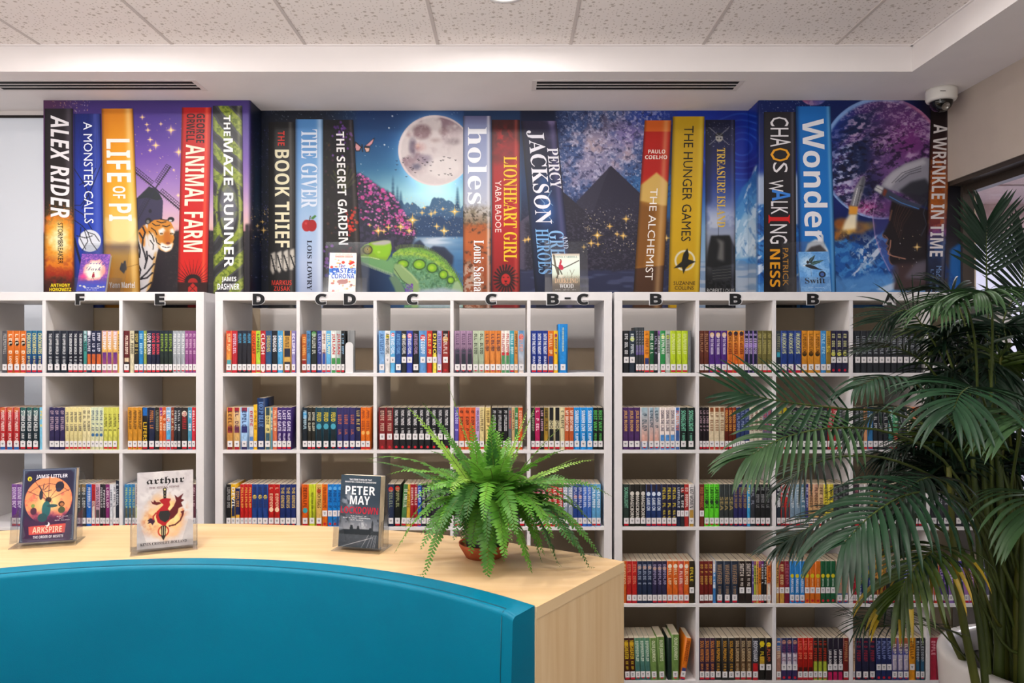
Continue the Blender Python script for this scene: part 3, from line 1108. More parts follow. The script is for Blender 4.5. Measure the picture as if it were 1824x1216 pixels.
cv.mix(pmm * sstep(.55, .7, st) * (1 - sstep(1500, 1540, X)) * sstep(240, 270, Y) * (1 - sstep(345, 365, Y)) * .8, 'b8c8ee')
cv.mix(pmm * sstep(.53, .66, 1 - st) * sstep(205, 250, Y) * .7, '140e28')
cv.mix(pmm * sstep(.5, .6, fbm(X * 1.1 - Y * .4, Y * 1.6 + X * .4, 3.5, 3, 171)) * sstep(.45, .6, sw) * .45, 'd8c4dc')
cv.mix(pmm * (1 - sstep(1478, 1520, X + (Y - 240) * .25)) * .55, '0f2f8c')
rim = np.clip(pm - cv.ellm(1572.5, 284, 107, 106, 5), 0, 1) * E_
cv.mix(rim * (1 - sstep(1560, 1640, X)) * .9, '8fb8f0')
cv.mix(rim * sstep(1580, 1640, X) * .8, 'c87aa0')
# ice mountains
mt = E_ * sstep(425, 432, Y - (fbm(X, X * 0, 40, 4, 140) - .5) * 70 + np.abs(X - 1540) * .25)
cv.mix(mt, '1c5caa')
rg = fbm(X + Y * .9, Y * .7 - X * .3, 16, 5, 150)
cv.mix(mt * sstep(.5, .6, rg) * .9, '3c86cc')
cv.mix(mt * sstep(.56, .64, fbm(X * 1.2 - Y * .9, Y * .8, 14, 4, 151)) * .8, '123a78')
cv.mix(mt * sstep(.58, .66, fbm(X * .9 + Y * .8, Y * .6, 18, 5, 152)) * .9, 'd4dff0')
cv.mix(np.exp(-((X - 1540) ** 2 / 260 + (Y - 452) ** 2 / 900)) * sstep(.48, .58, n3) * .9, 'dfe6f0')
cv.mix(E_ * sstep(488, 502, Y - (X - 1480) * -.06 + (n2 - .5) * 18) * .8, '5a98d8')
cv.mix(E_ * cv.polymask([(1560, 515), (1600, 500), (1660, 492), (1660, 498), (1610, 508), (1580, 520)], 1) * .8, 'd8e4f2')
# rocket and fire
for cx, cy, r, col, a in [(1500, 400, 20, 'b86a1c', .9), (1492, 420, 16, 'c8741c', .9), (1530, 405, 20, 'c07a28', .8), (1548, 402, 14, 'b88838', .7), (1512, 408, 16, 'f0b040', .9), (1505, 415, 12, 'ffc850', .8), (1494, 398, 10, '8a4a20', .8)]:
    cv.mix(cv.ellm(cx, cy, r, r * .75, 8) * (.35 + .9 * n2) * a, col)
cv.mix(np.exp(-((X - 1508) ** 2 / 700 + (Y - 422) ** 2 / 120)) * sstep(.5, .65, n3) * .8, '3a2a2c')
cv.poly([(1513, 380), (1527, 380), (1524, 408), (1500, 410), (1504, 396)], 'fff2d0', .95, 2)
cv.poly([(1512, 366), (1528, 367), (1526, 382), (1511, 382)], 'e8a03a', 1, 1)
cv.poly([(1538, 312), (1541, 320), (1537, 340), (1529, 368), (1513, 366), (1522, 336), (1532, 318)], '8a8a92', 1, .5)
cv.poly([(1538, 312), (1541, 320), (1536, 342), (1531, 342), (1534, 320)], '5a5c66', 1, .5)
cv.line([(1527, 335), (1519, 366)], 1.6, 'd8d8da')
cv.line([(1533, 337), (1526, 367)], 1.4, '3a3c44')
cv.line([(1530, 330), (1537, 332)], 1.2, '2c2e36')
# astronaut: visor bubble, dark profile, helmet shell, strap
cv.poly([(1562, 352), (1600, 350), (1655, 375), (1655, 505), (1598, 505), (1580, 475), (1563, 440), (1553, 395)], '6a4a86', .35, 1)
cv.line([(1560, 350), (1554, 385), (1558, 420), (1570, 455), (1584, 482)], 2.2, 'b89ac8', .6, 1.5)
def smooth(ps, n=6):
    q = [np.array(p, float) for p in ps]
    o = []
    for i in range(len(q) - 1):
        p0, p1, p2, p3 = q[max(i - 1, 0)], q[i], q[i + 1], q[min(i + 2, len(q) - 1)]
        for k in range(n):
            u = k / n
            o.append(tuple(.5 * (2 * p1 + (p2 - p0) * u + (2 * p0 - 5 * p1 + 4 * p2 - p3) * u * u + (3 * p1 - p0 - 3 * p2 + p3) * u ** 3)))
    return o + [tuple(q[-1])]


FACE = smooth([(1590, 352), (1585, 372), (1584, 390), (1582, 398), (1577, 408), (1572, 417), (1574, 423), (1581, 425), (1580, 430), (1578, 434), (1582, 438), (1579, 443), (1582, 448), (1585, 452), (1583, 460), (1587, 470), (1598, 474), (1600, 486), (1596, 500), (1592, 516)])
cv.poly(FACE + [(1655, 516), (1655, 375)], '1c1418', 1, .4)
cv.line(FACE[30:92], 1.6, '8a5c48', .8, 1.2)
for k in range(7):
    cv.line([(1600 + 4 * k, 358 + 3 * k), (1594 + 2.4 * k, 376 + 4 * k), (1590 + 2 * k, 398 + 5 * k)], 1.3, '6a4634' if k % 2 else '4a3228', .55, 1)
cv.poly([(1590, 470), (1655, 468), (1655, 516), (1592, 516)], '4a3434', .8, 3)
cv.poly([(1610, 495), (1630, 468), (1655, 460), (1655, 500)], '6a6878', .7, 3)
cv.line([(1588, 375), (1584, 392)], 3, '7a5440', .8, 2)
cv.line([(1586, 428), (1585, 440), (1581, 452), (1590, 456), (1612, 461)], 2, 'c08a72', .85, 1.6)
cv.line([(1580, 424), (1575, 419)], 1.6, '8a6456', .9)
cv.dots(14, (1600, 400, 1640, 480), 28, ['fff', 'ffe8b0'], (.4, .8))
cv.star(1633, 440, 6, 'e8c070')
cv.poly([(1566, 338), (1574, 320), (1590, 304), (1612, 291), (1645, 280), (1656, 282), (1656, 340), (1640, 348), (1608, 344), (1582, 338)], '8f8e9c', 1, .5)
cv.poly([(1572, 330), (1586, 310), (1612, 294), (1645, 283), (1650, 292), (1620, 304), (1596, 322), (1586, 336)], 'b6b4c0', 1, 1.5)
for o_ in (0, 6, 13):
    cv.line([(1588 + o_, 326 - o_ * .2), (1606 + o_, 308 + o_ * .2), (1640, 296 + o_ * .7)], 1.1, '34343e', .8)
cv.poly([(1600, 340), (1622, 324), (1648, 318), (1656, 330), (1656, 372), (1638, 366)], '262832', .9, 1.5)
cv.poly([(1556, 338), (1562, 328), (1578, 336), (1605, 352), (1642, 366), (1636, 374), (1604, 366), (1580, 354)], '3b4258', 1, .5)
cv.line([(1584, 350), (1604, 361), (1636, 372)], 1.6, '4a86d0', .8)
cv.poly([(1556, 338), (1562, 329), (1574, 334), (1569, 346)], 'c9c9cc', 1, .4)
cv.poly([(1574, 336), (1580, 339), (1576, 350), (1571, 347)], '7a3a2a', 1, .4)
cv.line([(1560, 334), (1572, 340)], 1, '55555c')
cv.line([(1650, 360), (1644, 380), (1650, 400), (1640, 420)], 2, '3a3e4c', .8)
# past the last book: dark edge and a slip of blue
T_ = sstep(1676, 1682, X)
cv.mix(T_, '131018')
cv.mix(T_ * sstep(400, 470, Y) * .6, '5a5058')
cv.poly([(1692, 445), (1704, 436), (1716, 430), (1716, 548), (1684, 548), (1690, 500)], '1c66b4', .95, 1.5)
cv.mix(T_ * sstep(440, 460, Y) * sstep(.5, .65, n2) * .6, '123a80')

mural = link_mesh('wall_mural', grid_mesh('wall_mural', cv, mural_fn, PRINT))
tag(mural, 'wide printed mural of giant book spines and fantasy scenes above the white bookcases', 'mural')


# giant printed spines: quad tl, tr, bl, br in photo pixels on their wall, then painting and lettering
def giant(name_label, q, paint, texts, depth=None):
    (xl0, xr0, y0), (xl1, xr1) = q[:3], q[3:]
    W = (xr0 - xl0 + xr1 - xl1) / 2
    y1 = MY1
    d = mural_depth(np.array([(xl0 + xr0) / 2]))[0] if depth is None else depth

    def at(u, y, off):
        t = (y - y0) / (519.0 - y0)
        x = (xl0 + (xl1 - xl0) * t) * (1 - u) + (xr0 + (xr1 - xr0) * t) * u
        return (x - PX) / F * d, d - off + 0 * x, CAMZ + (PY - y) / F * d
    c = Cv(0, y0, W, y1, 1.0)
    c.U = c.X / W
    c.n1, c.n2, c.n3 = fbm(c.X + xl0, c.Y, 26, 4, 7), fbm(c.X + xl0, c.Y, 9, 4, 8), fbm(c.X + xl0, c.Y, 3.5, 3, 9)
    c.W = W
    paint(c)
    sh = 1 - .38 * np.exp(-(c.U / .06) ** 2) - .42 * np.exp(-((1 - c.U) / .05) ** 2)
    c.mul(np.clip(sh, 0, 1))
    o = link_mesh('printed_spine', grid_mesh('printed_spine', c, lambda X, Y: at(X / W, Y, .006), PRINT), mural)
    o['label'] = name_label
    if texts:
        for s, sty, u0, u1, ya, yb, col in texts:
            mb = MB()
            g = text_geo(s, sty) if not s.startswith('~') else scribble(int(s[1:]), 3)
            if isinstance(ya, tuple):          # horizontal line of lettering: (ytop, ybottom)
                yt, yo = ya
                place_text(mb, g, lambda a, b: at(u0 + (u1 - u0) * a, yo + (yt - yo) * b, .0075), flat(col))
            else:                              # reads downwards, glyph tops to the right
                place_text(mb, g, lambda a, b: at(u0 + (u1 - u0) * b, ya + (yb - ya) * a, .0075), flat(col))
            mb.build('lettering', o)
    return o


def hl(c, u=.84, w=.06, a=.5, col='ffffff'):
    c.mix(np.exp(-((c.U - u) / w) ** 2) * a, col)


def p_alex(c):
    c.vgrad([(190, '262229'), (360, '241c1c'), (520, '1c1010')])
    hl(c, .84, .12, .35, '8a8090')
    fx = sstep(378, 400, c.Y + (c.n2 - .5) * 50)
    c.mix(fx, 'a02c10')
    c.mix(fx * sstep(.38, .6, c.n2) * .9, 'e07818')
    d = np.hypot((c.U - .5) * 46, (c.Y - 425) * .62)
    c.mix(np.exp(-((d + (c.n2 - .5) * 22) / 24) ** 2), 'fbc02a')
    c.mix(np.exp(-((d + (c.n2 - .5) * 20) / 15) ** 2), 'fff6c8')
    c.mix(sstep(478, 505, c.Y + (c.n2 - .5) * 30) * .92, '30100e')
    c.mix(sstep(470, 490, c.Y) * np.exp(-((c.Y - 485 + (c.n2 - .5) * 60) / 12) ** 2) * .6, '9a1c10')
    c.dots(90, (2, 365, c.W - 2, 400), 3, ['ffa030', 'ff6020'], (.3, .8))


giant('black printed spine with white slanted title and a fiery explosion', (81, 131, 194, 80, 134), p_alex,
      [('ALEX RIDER', 'boldit', .22, .86, 206, 388, 'e9e6ea'), ('STORMBREAKER', 'sans', .46, .63, 397, 470, '2a1408'),
       ('ANTHONY', 'bold', .22, .86, (505, 511), 0, 'f0d820'), ('HOROWITZ', 'bold', .18, .9, (512.5, 518.5), 0, 'f0d820')])


def p_monster(c):
    c.vgrad([(203, '16246e'), (300, '1a349c'), (420, '1c3cae'), (548, '14266a')])
    hl(c, .8, .12, .35, '8a90e8')
    for k in range(20):
        c.line([(c.W * (.1 + .045 * k), 203), (c.W * (.12 + .045 * k) + 3 * math.sin(k), 300)], .5, '10184a', .3)
    for pts in [[(0, 300), (20, 330), (30, 360)], [(c.W, 290), (34, 330), (14, 372)], [(0, 372), (16, 382), (26, 400), (38, 420)], [(10, 330), (30, 318), (40, 300)], [(24, 350), (12, 366), (0, 366)]]:
        c.line(pts, 1.6, '101428', .9)
    c.ell(c.W * .53, 429, 20, 20, 'dce0ea')
    for pts in [[(0, 392), (14, 402), (24, 414), (30, 432), (40, 446)], [(12, 404), (10, 424), (20, 444)], [(24, 414), (36, 418), (44, 430)], [(18, 410), (24, 430), (14, 446)], [(4, 420), (20, 424), (32, 420)]]:
        c.line(pts, 1.5, '14161e', .95)
    c.line([(0, 425), (6, 450), (14, 480)], 4, '0c1024', .9)


giant('blue printed spine with thin white title and a moon behind branches', (132, 181, 203, 134, 187), p_monster,
      [('A MONSTER CALLS', 'sans', .36, .68, 218, 398, 'e4e8f4')])


def p_pi(c):
    c.vgrad([(194, 'd8801a'), (260, 'e8981c'), (340, 'e8a828'), (400, 'e8c060'), (428, 'e8d090'), (440, '8f7058'), (456, 'c8963c'), (478, 'c88a28'), (548, 'c07c18')])
    m = c.ellm(c.W * .5, 396, c.W * .48, 36, 2) * sstep(385, 392, c.Y)
    c.mix(m, 'efd890')
    hl(c, .84, .1, .5, 'ffe8b0')
    hl(c, .12, .1, .25, 'b05c10')
    c.poly([(c.W * .46, 475), (c.W * .5, 467), (c.W * .54, 470), (c.W * .57, 465), (c.W * .62, 464), (c.W * .64, 480), (c.W * .6, 482), (c.W * .56, 488), (c.W * .44, 480)], '2c2c34')
    c.line([(c.W * .6, 477), (c.W, 470)], .8, '6a4418', .8)


giant('orange printed spine with cream title over a golden lake', (182, 238, 194, 187, 251), p_pi,
      [('LIFE', 'bold', .14, .86, 248, 325, 'f2e4dc'), ('OF', 'bold', .3, .68, 332, 354, 'f2e4dc'), ('PI', 'bold', .18, .84, 363, 394, 'f2e4dc'),
       ('Yann Martel', 'bold', .15, .86, (502, 513), 0, 'f4eee6')])


def p_farm(c):
    c.vgrad([(190, 'b81212'), (350, 'c41414'), (470, 'c81810'), (548, 'a01010')])
    hl(c, .84, .06, .5, 'ff7a4a')
    cx, cy = c.W * .5, 505
    for k in range(17):
        a_ = PI + PI * (k + .5) / 17
        c.poly([(cx + 14 * math.cos(a_ - .05), cy + 14 * math.sin(a_ - .05)), (cx + 46 * math.cos(a_), cy + 46 * math.sin(a_)), (cx + 14 * math.cos(a_ + .05), cy + 14 * math.sin(a_ + .05))], '200808')
    c.ell(cx, cy - 4, 15, 13, '1c0a0a')
    c.ell(cx, cy - 2, 9, 8, 'a01410')
    c.mix(sstep(502, 505, c.Y), '2a0c0c')
    c.poly([(cx - 8, 512), (cx, 504), (cx + 8, 512), (cx + 8, 548), (cx - 8, 548)], 'b02018')
    c.line([(cx - 6, 508), (cx + 6, 520)], 1, '200808')
    c.line([(cx + 6, 508), (cx - 6, 520)], 1, '200808')


giant('red printed spine with cream title and a barn under black sunrays', (325, 378, 192, 317, 371), p_farm,
      [('GEORGE', 'bold', .5, .78, 203, 255, '260c0c'), ('ORWELL', 'bold', .17, .45, 203, 253, '260c0c'), ('ANIMAL FARM', 'bold', .17, .8, 258, 449, 'f0d8c4')])


def p_maze(c):
    w1_, w2_ = 22, 0
    v = np.sin((c.Y * .8 + (c.X - 27) * .9 * np.sign(np.sin(c.Y / 60.0))) / 6.0 + 2 * (c.n1 - .5))
    c.a[:] = hexc('3e3f45')
    c.mix(sstep(-.05, .25, v), '8a9a34')
    c.mix(sstep(-.05, .25, v) * sstep(.45, .6, c.n3), '5c6e1e')
    c.mix(sstep(.5, .7, -v) * .7, '1c1d20')
    m = np.exp(-(((c.X - 27) / 16) ** 2 + ((c.Y - 370) / 45) ** 2) ** 3)
    c.mix(m * .95, '6a6c78')
    rr = np.hypot((c.X - 27) / 15, (c.Y - 370) / 44)
    c.mix(np.exp(-((rr - 1.15) / .12) ** 2) * .9, '23252a')
    c.mix(np.exp(-((rr - 1.42) / .12) ** 2) * sstep(.3, .5, c.n3) * .9, '8c9c38')
    hl(c, .88, .06, .3, 'd8dca0')


giant('green and grey printed spine of mossy maze walls with white title', (380, 432, 189, 381, 435), p_maze,
      [('THE', 'bold', .37, .6, 206, 243, 'f0f0ee'), ('MAZE RUNNER', 'bold', .36, .68, 247, 476, 'f0f0ee'),
       ('JAMES', 'bold', .28, .76, (493, 503), 0, 'eeeeee'), ('DASHNER', 'bold', .14, .86, (505, 516), 0, 'eeeeee')])


def p_thief(c):
    c.vgrad([(218, '131214'), (548, '0d0c0e')])
    hl(c, .84, .07, .5, '8a847c')
    for k in range(4):
        x = c.W * (.08 + .24 * k)
        pts = [(x, 452 - k * 2), (x + 8, 448 - k * 2), (x + 10, 478 - 2 * k), (x + 4, 490 - 3 * k), (x - 1, 480)]
        c.poly(pts, 'cfc8bc', 1, .5)
        c.line([(x + 1, 455), (x + 8, 485 - 3 * k)], 2.4, '17151a')
        c.dots(5, (x + 2, 455, x + 9, 480), k, ['1a1818'], (.8, 1.2))


giant('black printed spine with cream title and falling dominoes', (479, 525, 218, 479, 527), p_thief,
      [('THE', 'bold', .36, .62, 234, 260, 'c8281c'), ('BOOK THIEF', 'bold', .24, .8, 267, 441, 'e4dcba'),
       ('MARKUS', 'bold', .12, .86, (499, 508), 0, 'c43424'), ('ZUSAK', 'bold', .2, .8, (510, 518), 0, 'c43424')])


def p_giver(c):
    c.vgrad([(213, '4f8ccc'), (280, '6ea4dc'), (380, 'a0c0e4'), (470, 'b8c8e6'), (548, 'aab8da')])
    hl(c, .88, .1, .5, 'e8f0fa')
    hl(c, .05, .1, .3, '3c70b4')
    x, y = c.W * .5, 402
    c.ell(x - 4.5, y, 9, 11, 'b01016')
    c.ell(x + 4.5, y, 9, 11, 'a80c12')
    c.ell(x - 6, y - 4, 3, 3.4, 'e0585a', .7, 2.5)
    c.line([(x, y - 9), (x + 2, y - 17)], 1.6, '3a2414')
    c.poly([(x + 2, y - 13), (x + 10, y - 19), (x + 13, y - 17), (x + 7, y - 11)], '3f7a24')


giant('pale blue printed spine with a red apple', (527, 576, 213, 527, 576), p_giver,
      [('THE GIVER', 'serif', .2, .8, 231, 371, 'd6dfee'), ('LOIS LOWRY', 'serif', .42, .6, 428, 517, '20283c')])


def p_garden(c):
    c.vgrad([(214, '121018'), (420, '14100f'), (548, '141220')])
    c.mix(sstep(.55, .7, c.n2) * .5, '2e2433')
    rnd = random.Random(12)
    for _ in range(46):
        x, y = rnd.gauss(c.W * .66, 9), rnd.gauss(236, 18)
        if y < 218:
            continue
        c.ell(x, y, rnd.uniform(1.5, 3.6), None, rnd.choice(['5c2a86', '6e3a9c', '43206a', '7e50a8']), .85)
    for _ in range(26):
        c.ell(rnd.uniform(0, 22), rnd.uniform(250, 420), rnd.uniform(1, 3), None, rnd.choice(['4a2440', '3a2a20', '5a3424', '2a3a20']), .7)
    for k in range(9):
        a_ = -2.6 + k * .28
        c.line([(c.W * .6, 340), (c.W * .6 + 26 * math.cos(a_), 334 + 40 * math.sin(a_))], 3, '4a4a20' if k % 2 else '38401c', .7, 2)
    for _ in range(30):
        c.ell(rnd.gauss(c.W * .8, 5), rnd.gauss(398, 12), rnd.uniform(1.5, 3.5), None, rnd.choice(['c81c14', 'e03a1c', 'a01010']), .9)
    for _ in range(26):
        c.ell(rnd.uniform(0, 18), rnd.gauss(462, 12), rnd.uniform(1.5, 4), None, rnd.choice(['5c50b0', '8a4aa8', '4a3c98']), .9)
        c.ell(rnd.gauss(c.W * .6, 10), rnd.gauss(446, 5), rnd.uniform(1, 3), None, rnd.choice(['7a2030', '5c1828']), .7)
    hl(c, .9, .05, .35, '9a8a88')


giant('black printed spine with dark flowers and white spaced title', (576, 630, 214, 576, 647), p_garden,
      [('THE SECRET GARDEN', 'bold', .42, .68, 235, 436, 'eceaea')])


def p_holes(c):
    c.vgrad([(207, '5c5c84'), (225, '8c96c0'), (300, 'a4aed0'), (365, 'c0c4d4'), (378, 'b8b0a8'), (395, '8a7058'), (402, 'b05a24'), (430, 'c0622a'), (480, 'a0481c'), (548, '8a4a2c')])
    m = np.exp(-((c.Y - 385) / 16) ** 2)
    c.mix(m * sstep(.45, .6, c.n3) * .9, '3c3428')
    c.mix(m * sstep(.5, .65, c.n2) * .7, '9a8c74')
    c.mix(sstep(400, 408, c.Y) * sstep(.56, .7, c.n2) * .8, '4a2c1c')
    c.mix(sstep(455, 480, c.Y) * sstep(.45, .6, c.n3) * (1 - sstep(.4, .9, c.U)) * .8, 'c8b0a0')
    hl(c, .9, .05, .6, 'f0eef0')


giant('grey and desert orange printed spine with big pale lowercase title', (825, 875, 207, 825, 875), p_holes,
      [('holes', 'serif', .16, .84, 227, 364, 'eef0f6'), ('Louis Sachar', 'serif', .38, .74, 428, 527, 'eef0f2')])


def p_lion(c):
    c.vgrad([(214, '8a1418'), (250, 'a81418'), (400, 'b8161a'), (548, '7a0f12')])
    c.mix((1 - sstep(225, 300, c.Y + (c.n1 - .5) * 70)) * .85, '2c1012')
    c.mix(np.exp(-((c.Y - 248) / 18) ** 2 - ((c.U - .45) / .3) ** 2) * sstep(.4, .6, c.n2), 'c01a1c')
    x, y = c.W * .5, 497
    for k in range(22):
        a_ = k * 2 * PI / 22
        c.line([(x + 8 * math.cos(a_), y + 9 * math.sin(a_)), (x + 21 * math.cos(a_ + .2), y + 25 * math.sin(a_ + .2))], 3.2, '220c0e', .95)
    c.ell(x, y, 12, 15, '2a0e10')
    c.ell(x, y + 1, 8.5, 11, 'c4201c')
    c.ell(x - 4, y - 3, 2.4, 1.3, '18080a')
    c.ell(x + 4, y - 3, 2.4, 1.3, '18080a')
    c.poly([(x - 3, y + 3), (x + 3, y + 3), (x, y + 7)], '18080a')
    c.line([(x - 4, y + 10), (x, y + 8), (x + 4, y + 10)], 1.2, '18080a')
    hl(c, .86, .06, .4, 'e8705a')


giant('red printed spine with yellow title and a dark lion face', (876, 926, 214, 876, 926), p_lion,
      [('LIONHEART GIRL', 'serif', .42, .9, 279, 466, 'f0c020'), ('YABA BADOE', 'sans', .12, .34, 322, 414, 'f0d8d0')])


def p_percy(c):
    c.vgrad([(214, '2a2440'), (300, '141c38'), (400, '16284e'), (548, '1c2036')])
    c.mix((1 - sstep(215, 260, c.Y)) * sstep(.4, .7, c.U) * sstep(.35, .6, c.n1), 'a08ab0')
    c.mix(sstep(.55, 1, c.U) * .55, '4c4674')
    c.mix(np.exp(-((c.U - .5) / .22) ** 2 - ((c.Y - 372) / 26) ** 2) * .9, '3c74c0')
    c.mix(np.exp(-((c.U - .5) / .2) ** 2 - ((c.Y - 325) / 14) ** 2) * .7, '2c5ca0')
    for pts in [[(20, 350), (30, 362), (26, 374), (38, 384)], [(44, 340), (34, 356), (44, 366)], [(22, 395), (34, 384), (42, 396)]]:
        c.line(pts, 1, 'b0d4f8', .8)
    hl(c, .86, .07, .35, '8a80b0')


giant('dark blue leaning printed spine with white and pale blue lettering', (928, 991, 216, 953, 1020), p_percy,
      [('PERCY', 'serif', .66, .97, 264, 336, 'e8e6f0'), ('JACKSON', 'serif', .12, .62, 233, 399, 'eceaf4'),
       ('HEROES', 'serif', .14, .5, 408, 488, '7ab0e4'), ('GREEK', 'serif', .5, .9, 411, 488, '8cbcea'), ('AND', 'serif', .86, 1.0, 420, 443, 'd0d8ec')])


def p_alch(c):
    c.vgrad([(214, 'd86018'), (234, 'd86018'), (235.5, 'b81c10'), (310, 'b8180f'), (330, 'c42c10'), (372, 'c0401a')])
    c.mix(sstep(360, 362, c.Y), 'a06a20')
    c.poly([(0, 330), (c.W * .55, 307), (c.W, 326), (c.W, 366), (c.W * .5, 372), (0, 378)], 'd8b05c', 1, .6)
    c.poly([(0, 358), (c.W, 368), (c.W, 476), (0, 476)], '9a6420', 1, .6)
    c.poly([(0, 362), (c.W * .6, 372), (c.W * .3, 476), (0, 476)], '7a4a14', .6, 2)
    c.mix(sstep(474, 477, c.Y + (c.U - .5) * 6), '50301a')
    hl(c, .8, .1, .45, 'f0c890')


giant('orange red and brown leaning printed spine with desert bands', (1148, 1196, 215, 1128, 1181), p_alch,
      [('PAULO', 'bold', .2, .82, (267, 274), 0, 'f0dcd0'), ('COELHO', 'bold', .1, .9, (277, 284), 0, 'f0dcd0'), ('THE ALCHEMIST', 'sans', .36, .62, 336, 499, 'f4ece4')])


def p_hunger(c):
    c.vgrad([(208, 'c8a010'), (380, 'd8ac0c'), (548, 'c89c08')])
    hl(c, .9, .08, .35, 'f0d860')
    x, y = c.W * .5, 464
    c.ell(x, y, 19, 19, 'e4dcc0')
    c.ell(x, y, 15.6, 15.6, 'd2a60c')
    # a plain bird in flight
    c.poly([(x - 20, y + 14), (x - 6, y + 2), (x - 3, y - 12), (x + 4, y - 22), (x + 7, y - 10), (x + 6, y - 2), (x + 20, y + 2), (x + 8, y + 8), (x + 2, y + 14), (x - 2, y + 24), (x - 5, y + 12)], '1c1a14')


giant('yellow printed spine with thin dark title and a black bird on a ring', (1198, 1255, 208, 1190, 1246), p_hunger,
      [('THE HUNGER GAMES', 'sans', .36, .66, 225, 430, '241e10'), ('SUZANNE', 'sans', .16, .84, (501, 507.5), 0, '241e10'), ('COLLINS', 'sans', .2, .8, (509.5, 516), 0, '241e10')])


def p_treasure(c):
    c.vgrad([(214, '141634'), (270, '1a1e50'), (330, '243c8a'), (380, '7a8cc0'), (415, '9aa4bc'), (440, '70747c'), (480, '3a3c40'), (500, '101114'), (548, '0c0d10')])
    c.mix((1 - sstep(355, 372, c.Y)) * (1 - sstep(.1, .3, c.U)) * .5, '0c1028')
    c.mix(np.exp(-((c.Y - 395) / 22) ** 2) * sstep(.45, .65, c.n1) * .7, 'd4dae6')
    c.dots(60, (2, 218, c.W - 2, 262), 6, ['a8a8c8', 'fff'], (.3, .6))
    x, y = c.W * .46, 246
    c.ell(x, y, 7, 7.5, 'b0aca4')
    c.poly([(x - 8, y - 3), (x + 8, y - 3), (x + 5, y - 9), (x - 5, y - 9)], '1c1c22')
    c.ell(x - 2.6, y + 1, 1.8, 1.8, '14141a')
    c.ell(x + 2.6, y + 1, 1.8, 1.8, '14141a')
    c.line([(x - 17, y - 18), (x + 17, y + 12)], 1.4, '8a8890', .8)
    c.line([(x + 17, y - 18), (x - 17, y + 12)], 1.4, '8a8890', .8)
    x = c.W * .5
    c.line([(x - 4, 402), (x - 4, 424)], .8, '1a1a1c')
    c.poly([(x - 17, 420), (x + 16, 419), (x + 26, 442), (x + 24, 470), (x - 12, 478), (x - 25, 474), (x - 22, 446)], '17181b', 1, .5)
    c.poly([(x - 8, 424), (x - 2, 436), (x - 6, 462), (x + 6, 466), (x + 6, 430)], '8c8a86', .7, 2)
    c.poly([(x - 16, 478), (x + 20, 474), (x + 16, 500), (x - 12, 502)], '26282c', 1, .6)
    for k in range(4):
        c.line([(x - 14, 482 + 5 * k), (x + 18, 479 + 5 * k)], 1, '6a6a66', .7)
    c.mix(sstep(492, 500, c.Y) * sstep(.5, .62, c.n3) * .5, '3a3c40')
    hl(c, .9, .05, .3, '8a8ab0')


giant('midnight blue printed spine with gold title skull and sailing ship', (1256, 1309, 214, 1256, 1310), p_treasure,
      [('TREASURE ISLAND', 'serif', .38, .66, 264, 405, 'd8b44a'), ('ROBERT LOUIS', 'sans', .05, .95, (514, 521), 0, 'b8b8b8')])


def p_chaos(c):
    c.vgrad([(200, '201c22'), (548, '1a171b')])
    hl(c, .9, .05, .45, '8a8490')
    hl(c, .75, .2, .2, '4a444e')


giant('black printed spine with wobbly multicoloured title', (1360, 1416, 200, 1360, 1418), p_chaos,
      [('CH', 'sans', .2, .78, 209, 244, 'e4e0e4'), ('A', 'sans', .2, .84, 246, 262, 'e4e0e4'), ('O', 'sans', .2, .82, 264, 288, 'e8a020'), ('S', 'sans', .28, .74, 290, 308, 'e4e0e4'),
       ('W', 'sans', .15, .6, 321, 342, 'e4e0e4'), ('A', 'bold', .25, .82, 338, 358, '3a80d8'), ('LK', 'sans', .22, .74, 359, 382, 'e4e0e4'), ('I', 'serif', .14, .8, 383, 398, 'd02020'),
       ('NG', 'sans', .18, .72, 400, 434, 'e4e0e4'), ('NESS', 'bold', .18, .5, 444, 511, 'e09a20'), ('PATRICK', 'sans', .58, .75, 442, 509, 'e09a20')])


def p_wonder(c):
    c.vgrad([(190, '1872c8'), (350, '1a78d0'), (548, '186cc0')])
    hl(c, .92, .05, .5, '9ad0f4')
    hl(c, .03, .06, .4, '0c4a94')
    x = c.W * .46
    c.poly([(x - 20, 452), (x - 14, 434), (x, 426), (x + 14, 430), (x + 22, 446), (x + 24, 470), (x + 20, 466), (x - 20, 470)], 'd8dee6', 1, .8)
    c.poly([(x - 20, 452), (x - 8, 440), (x + 8, 436), (x + 18, 446), (x + 20, 466), (x - 20, 470)], '3a3236', 1, 1)
    c.line([(x + 6, 412), (x + 12, 420), (x + 12, 432)], 4, 'd8dee6', 1)
    c.ell(c.W * .78, 505, 4, 4, 'c8dcf0')


giant('bright blue printed spine with large white title', (1417, 1479, 190, 1424, 1489), p_wonder,
      [('Wonder', 'bold', .16, .82, 212, 432, 'e8e8ee')])


def p_wrinkle(c):
    c.vgrad([(190, '120c10'), (240, '241014'), (285, '5c2014'), (330, '8a3c14'), (360, 'a85a1c'), (400, '6a2428'), (430, '2a3a6a'), (460, '1a2444'), (548, '12141e')], warp=(c.n1 - .5) * 30)
    c.mix(sstep(.5, .7, c.n2) * (1 - sstep(420, 440, c.Y)) * sstep(250, 300, c.Y) * .7, 'c86a20')
    c.mix(np.exp(-((c.Y - 415) / 12) ** 2) * sstep(.4, .6, c.n2) * .7, '7a3aa0')
    c.mix(np.exp(-((c.Y - 440) / 18) ** 2) * sstep(.4, .6, c.n2) * .6, '2c62a8')
    hl(c, .86, .08, .4, '8a8088')
    c.mix(np.exp(-((c.U - .04) / .08) ** 2) * .5, '0a0808')


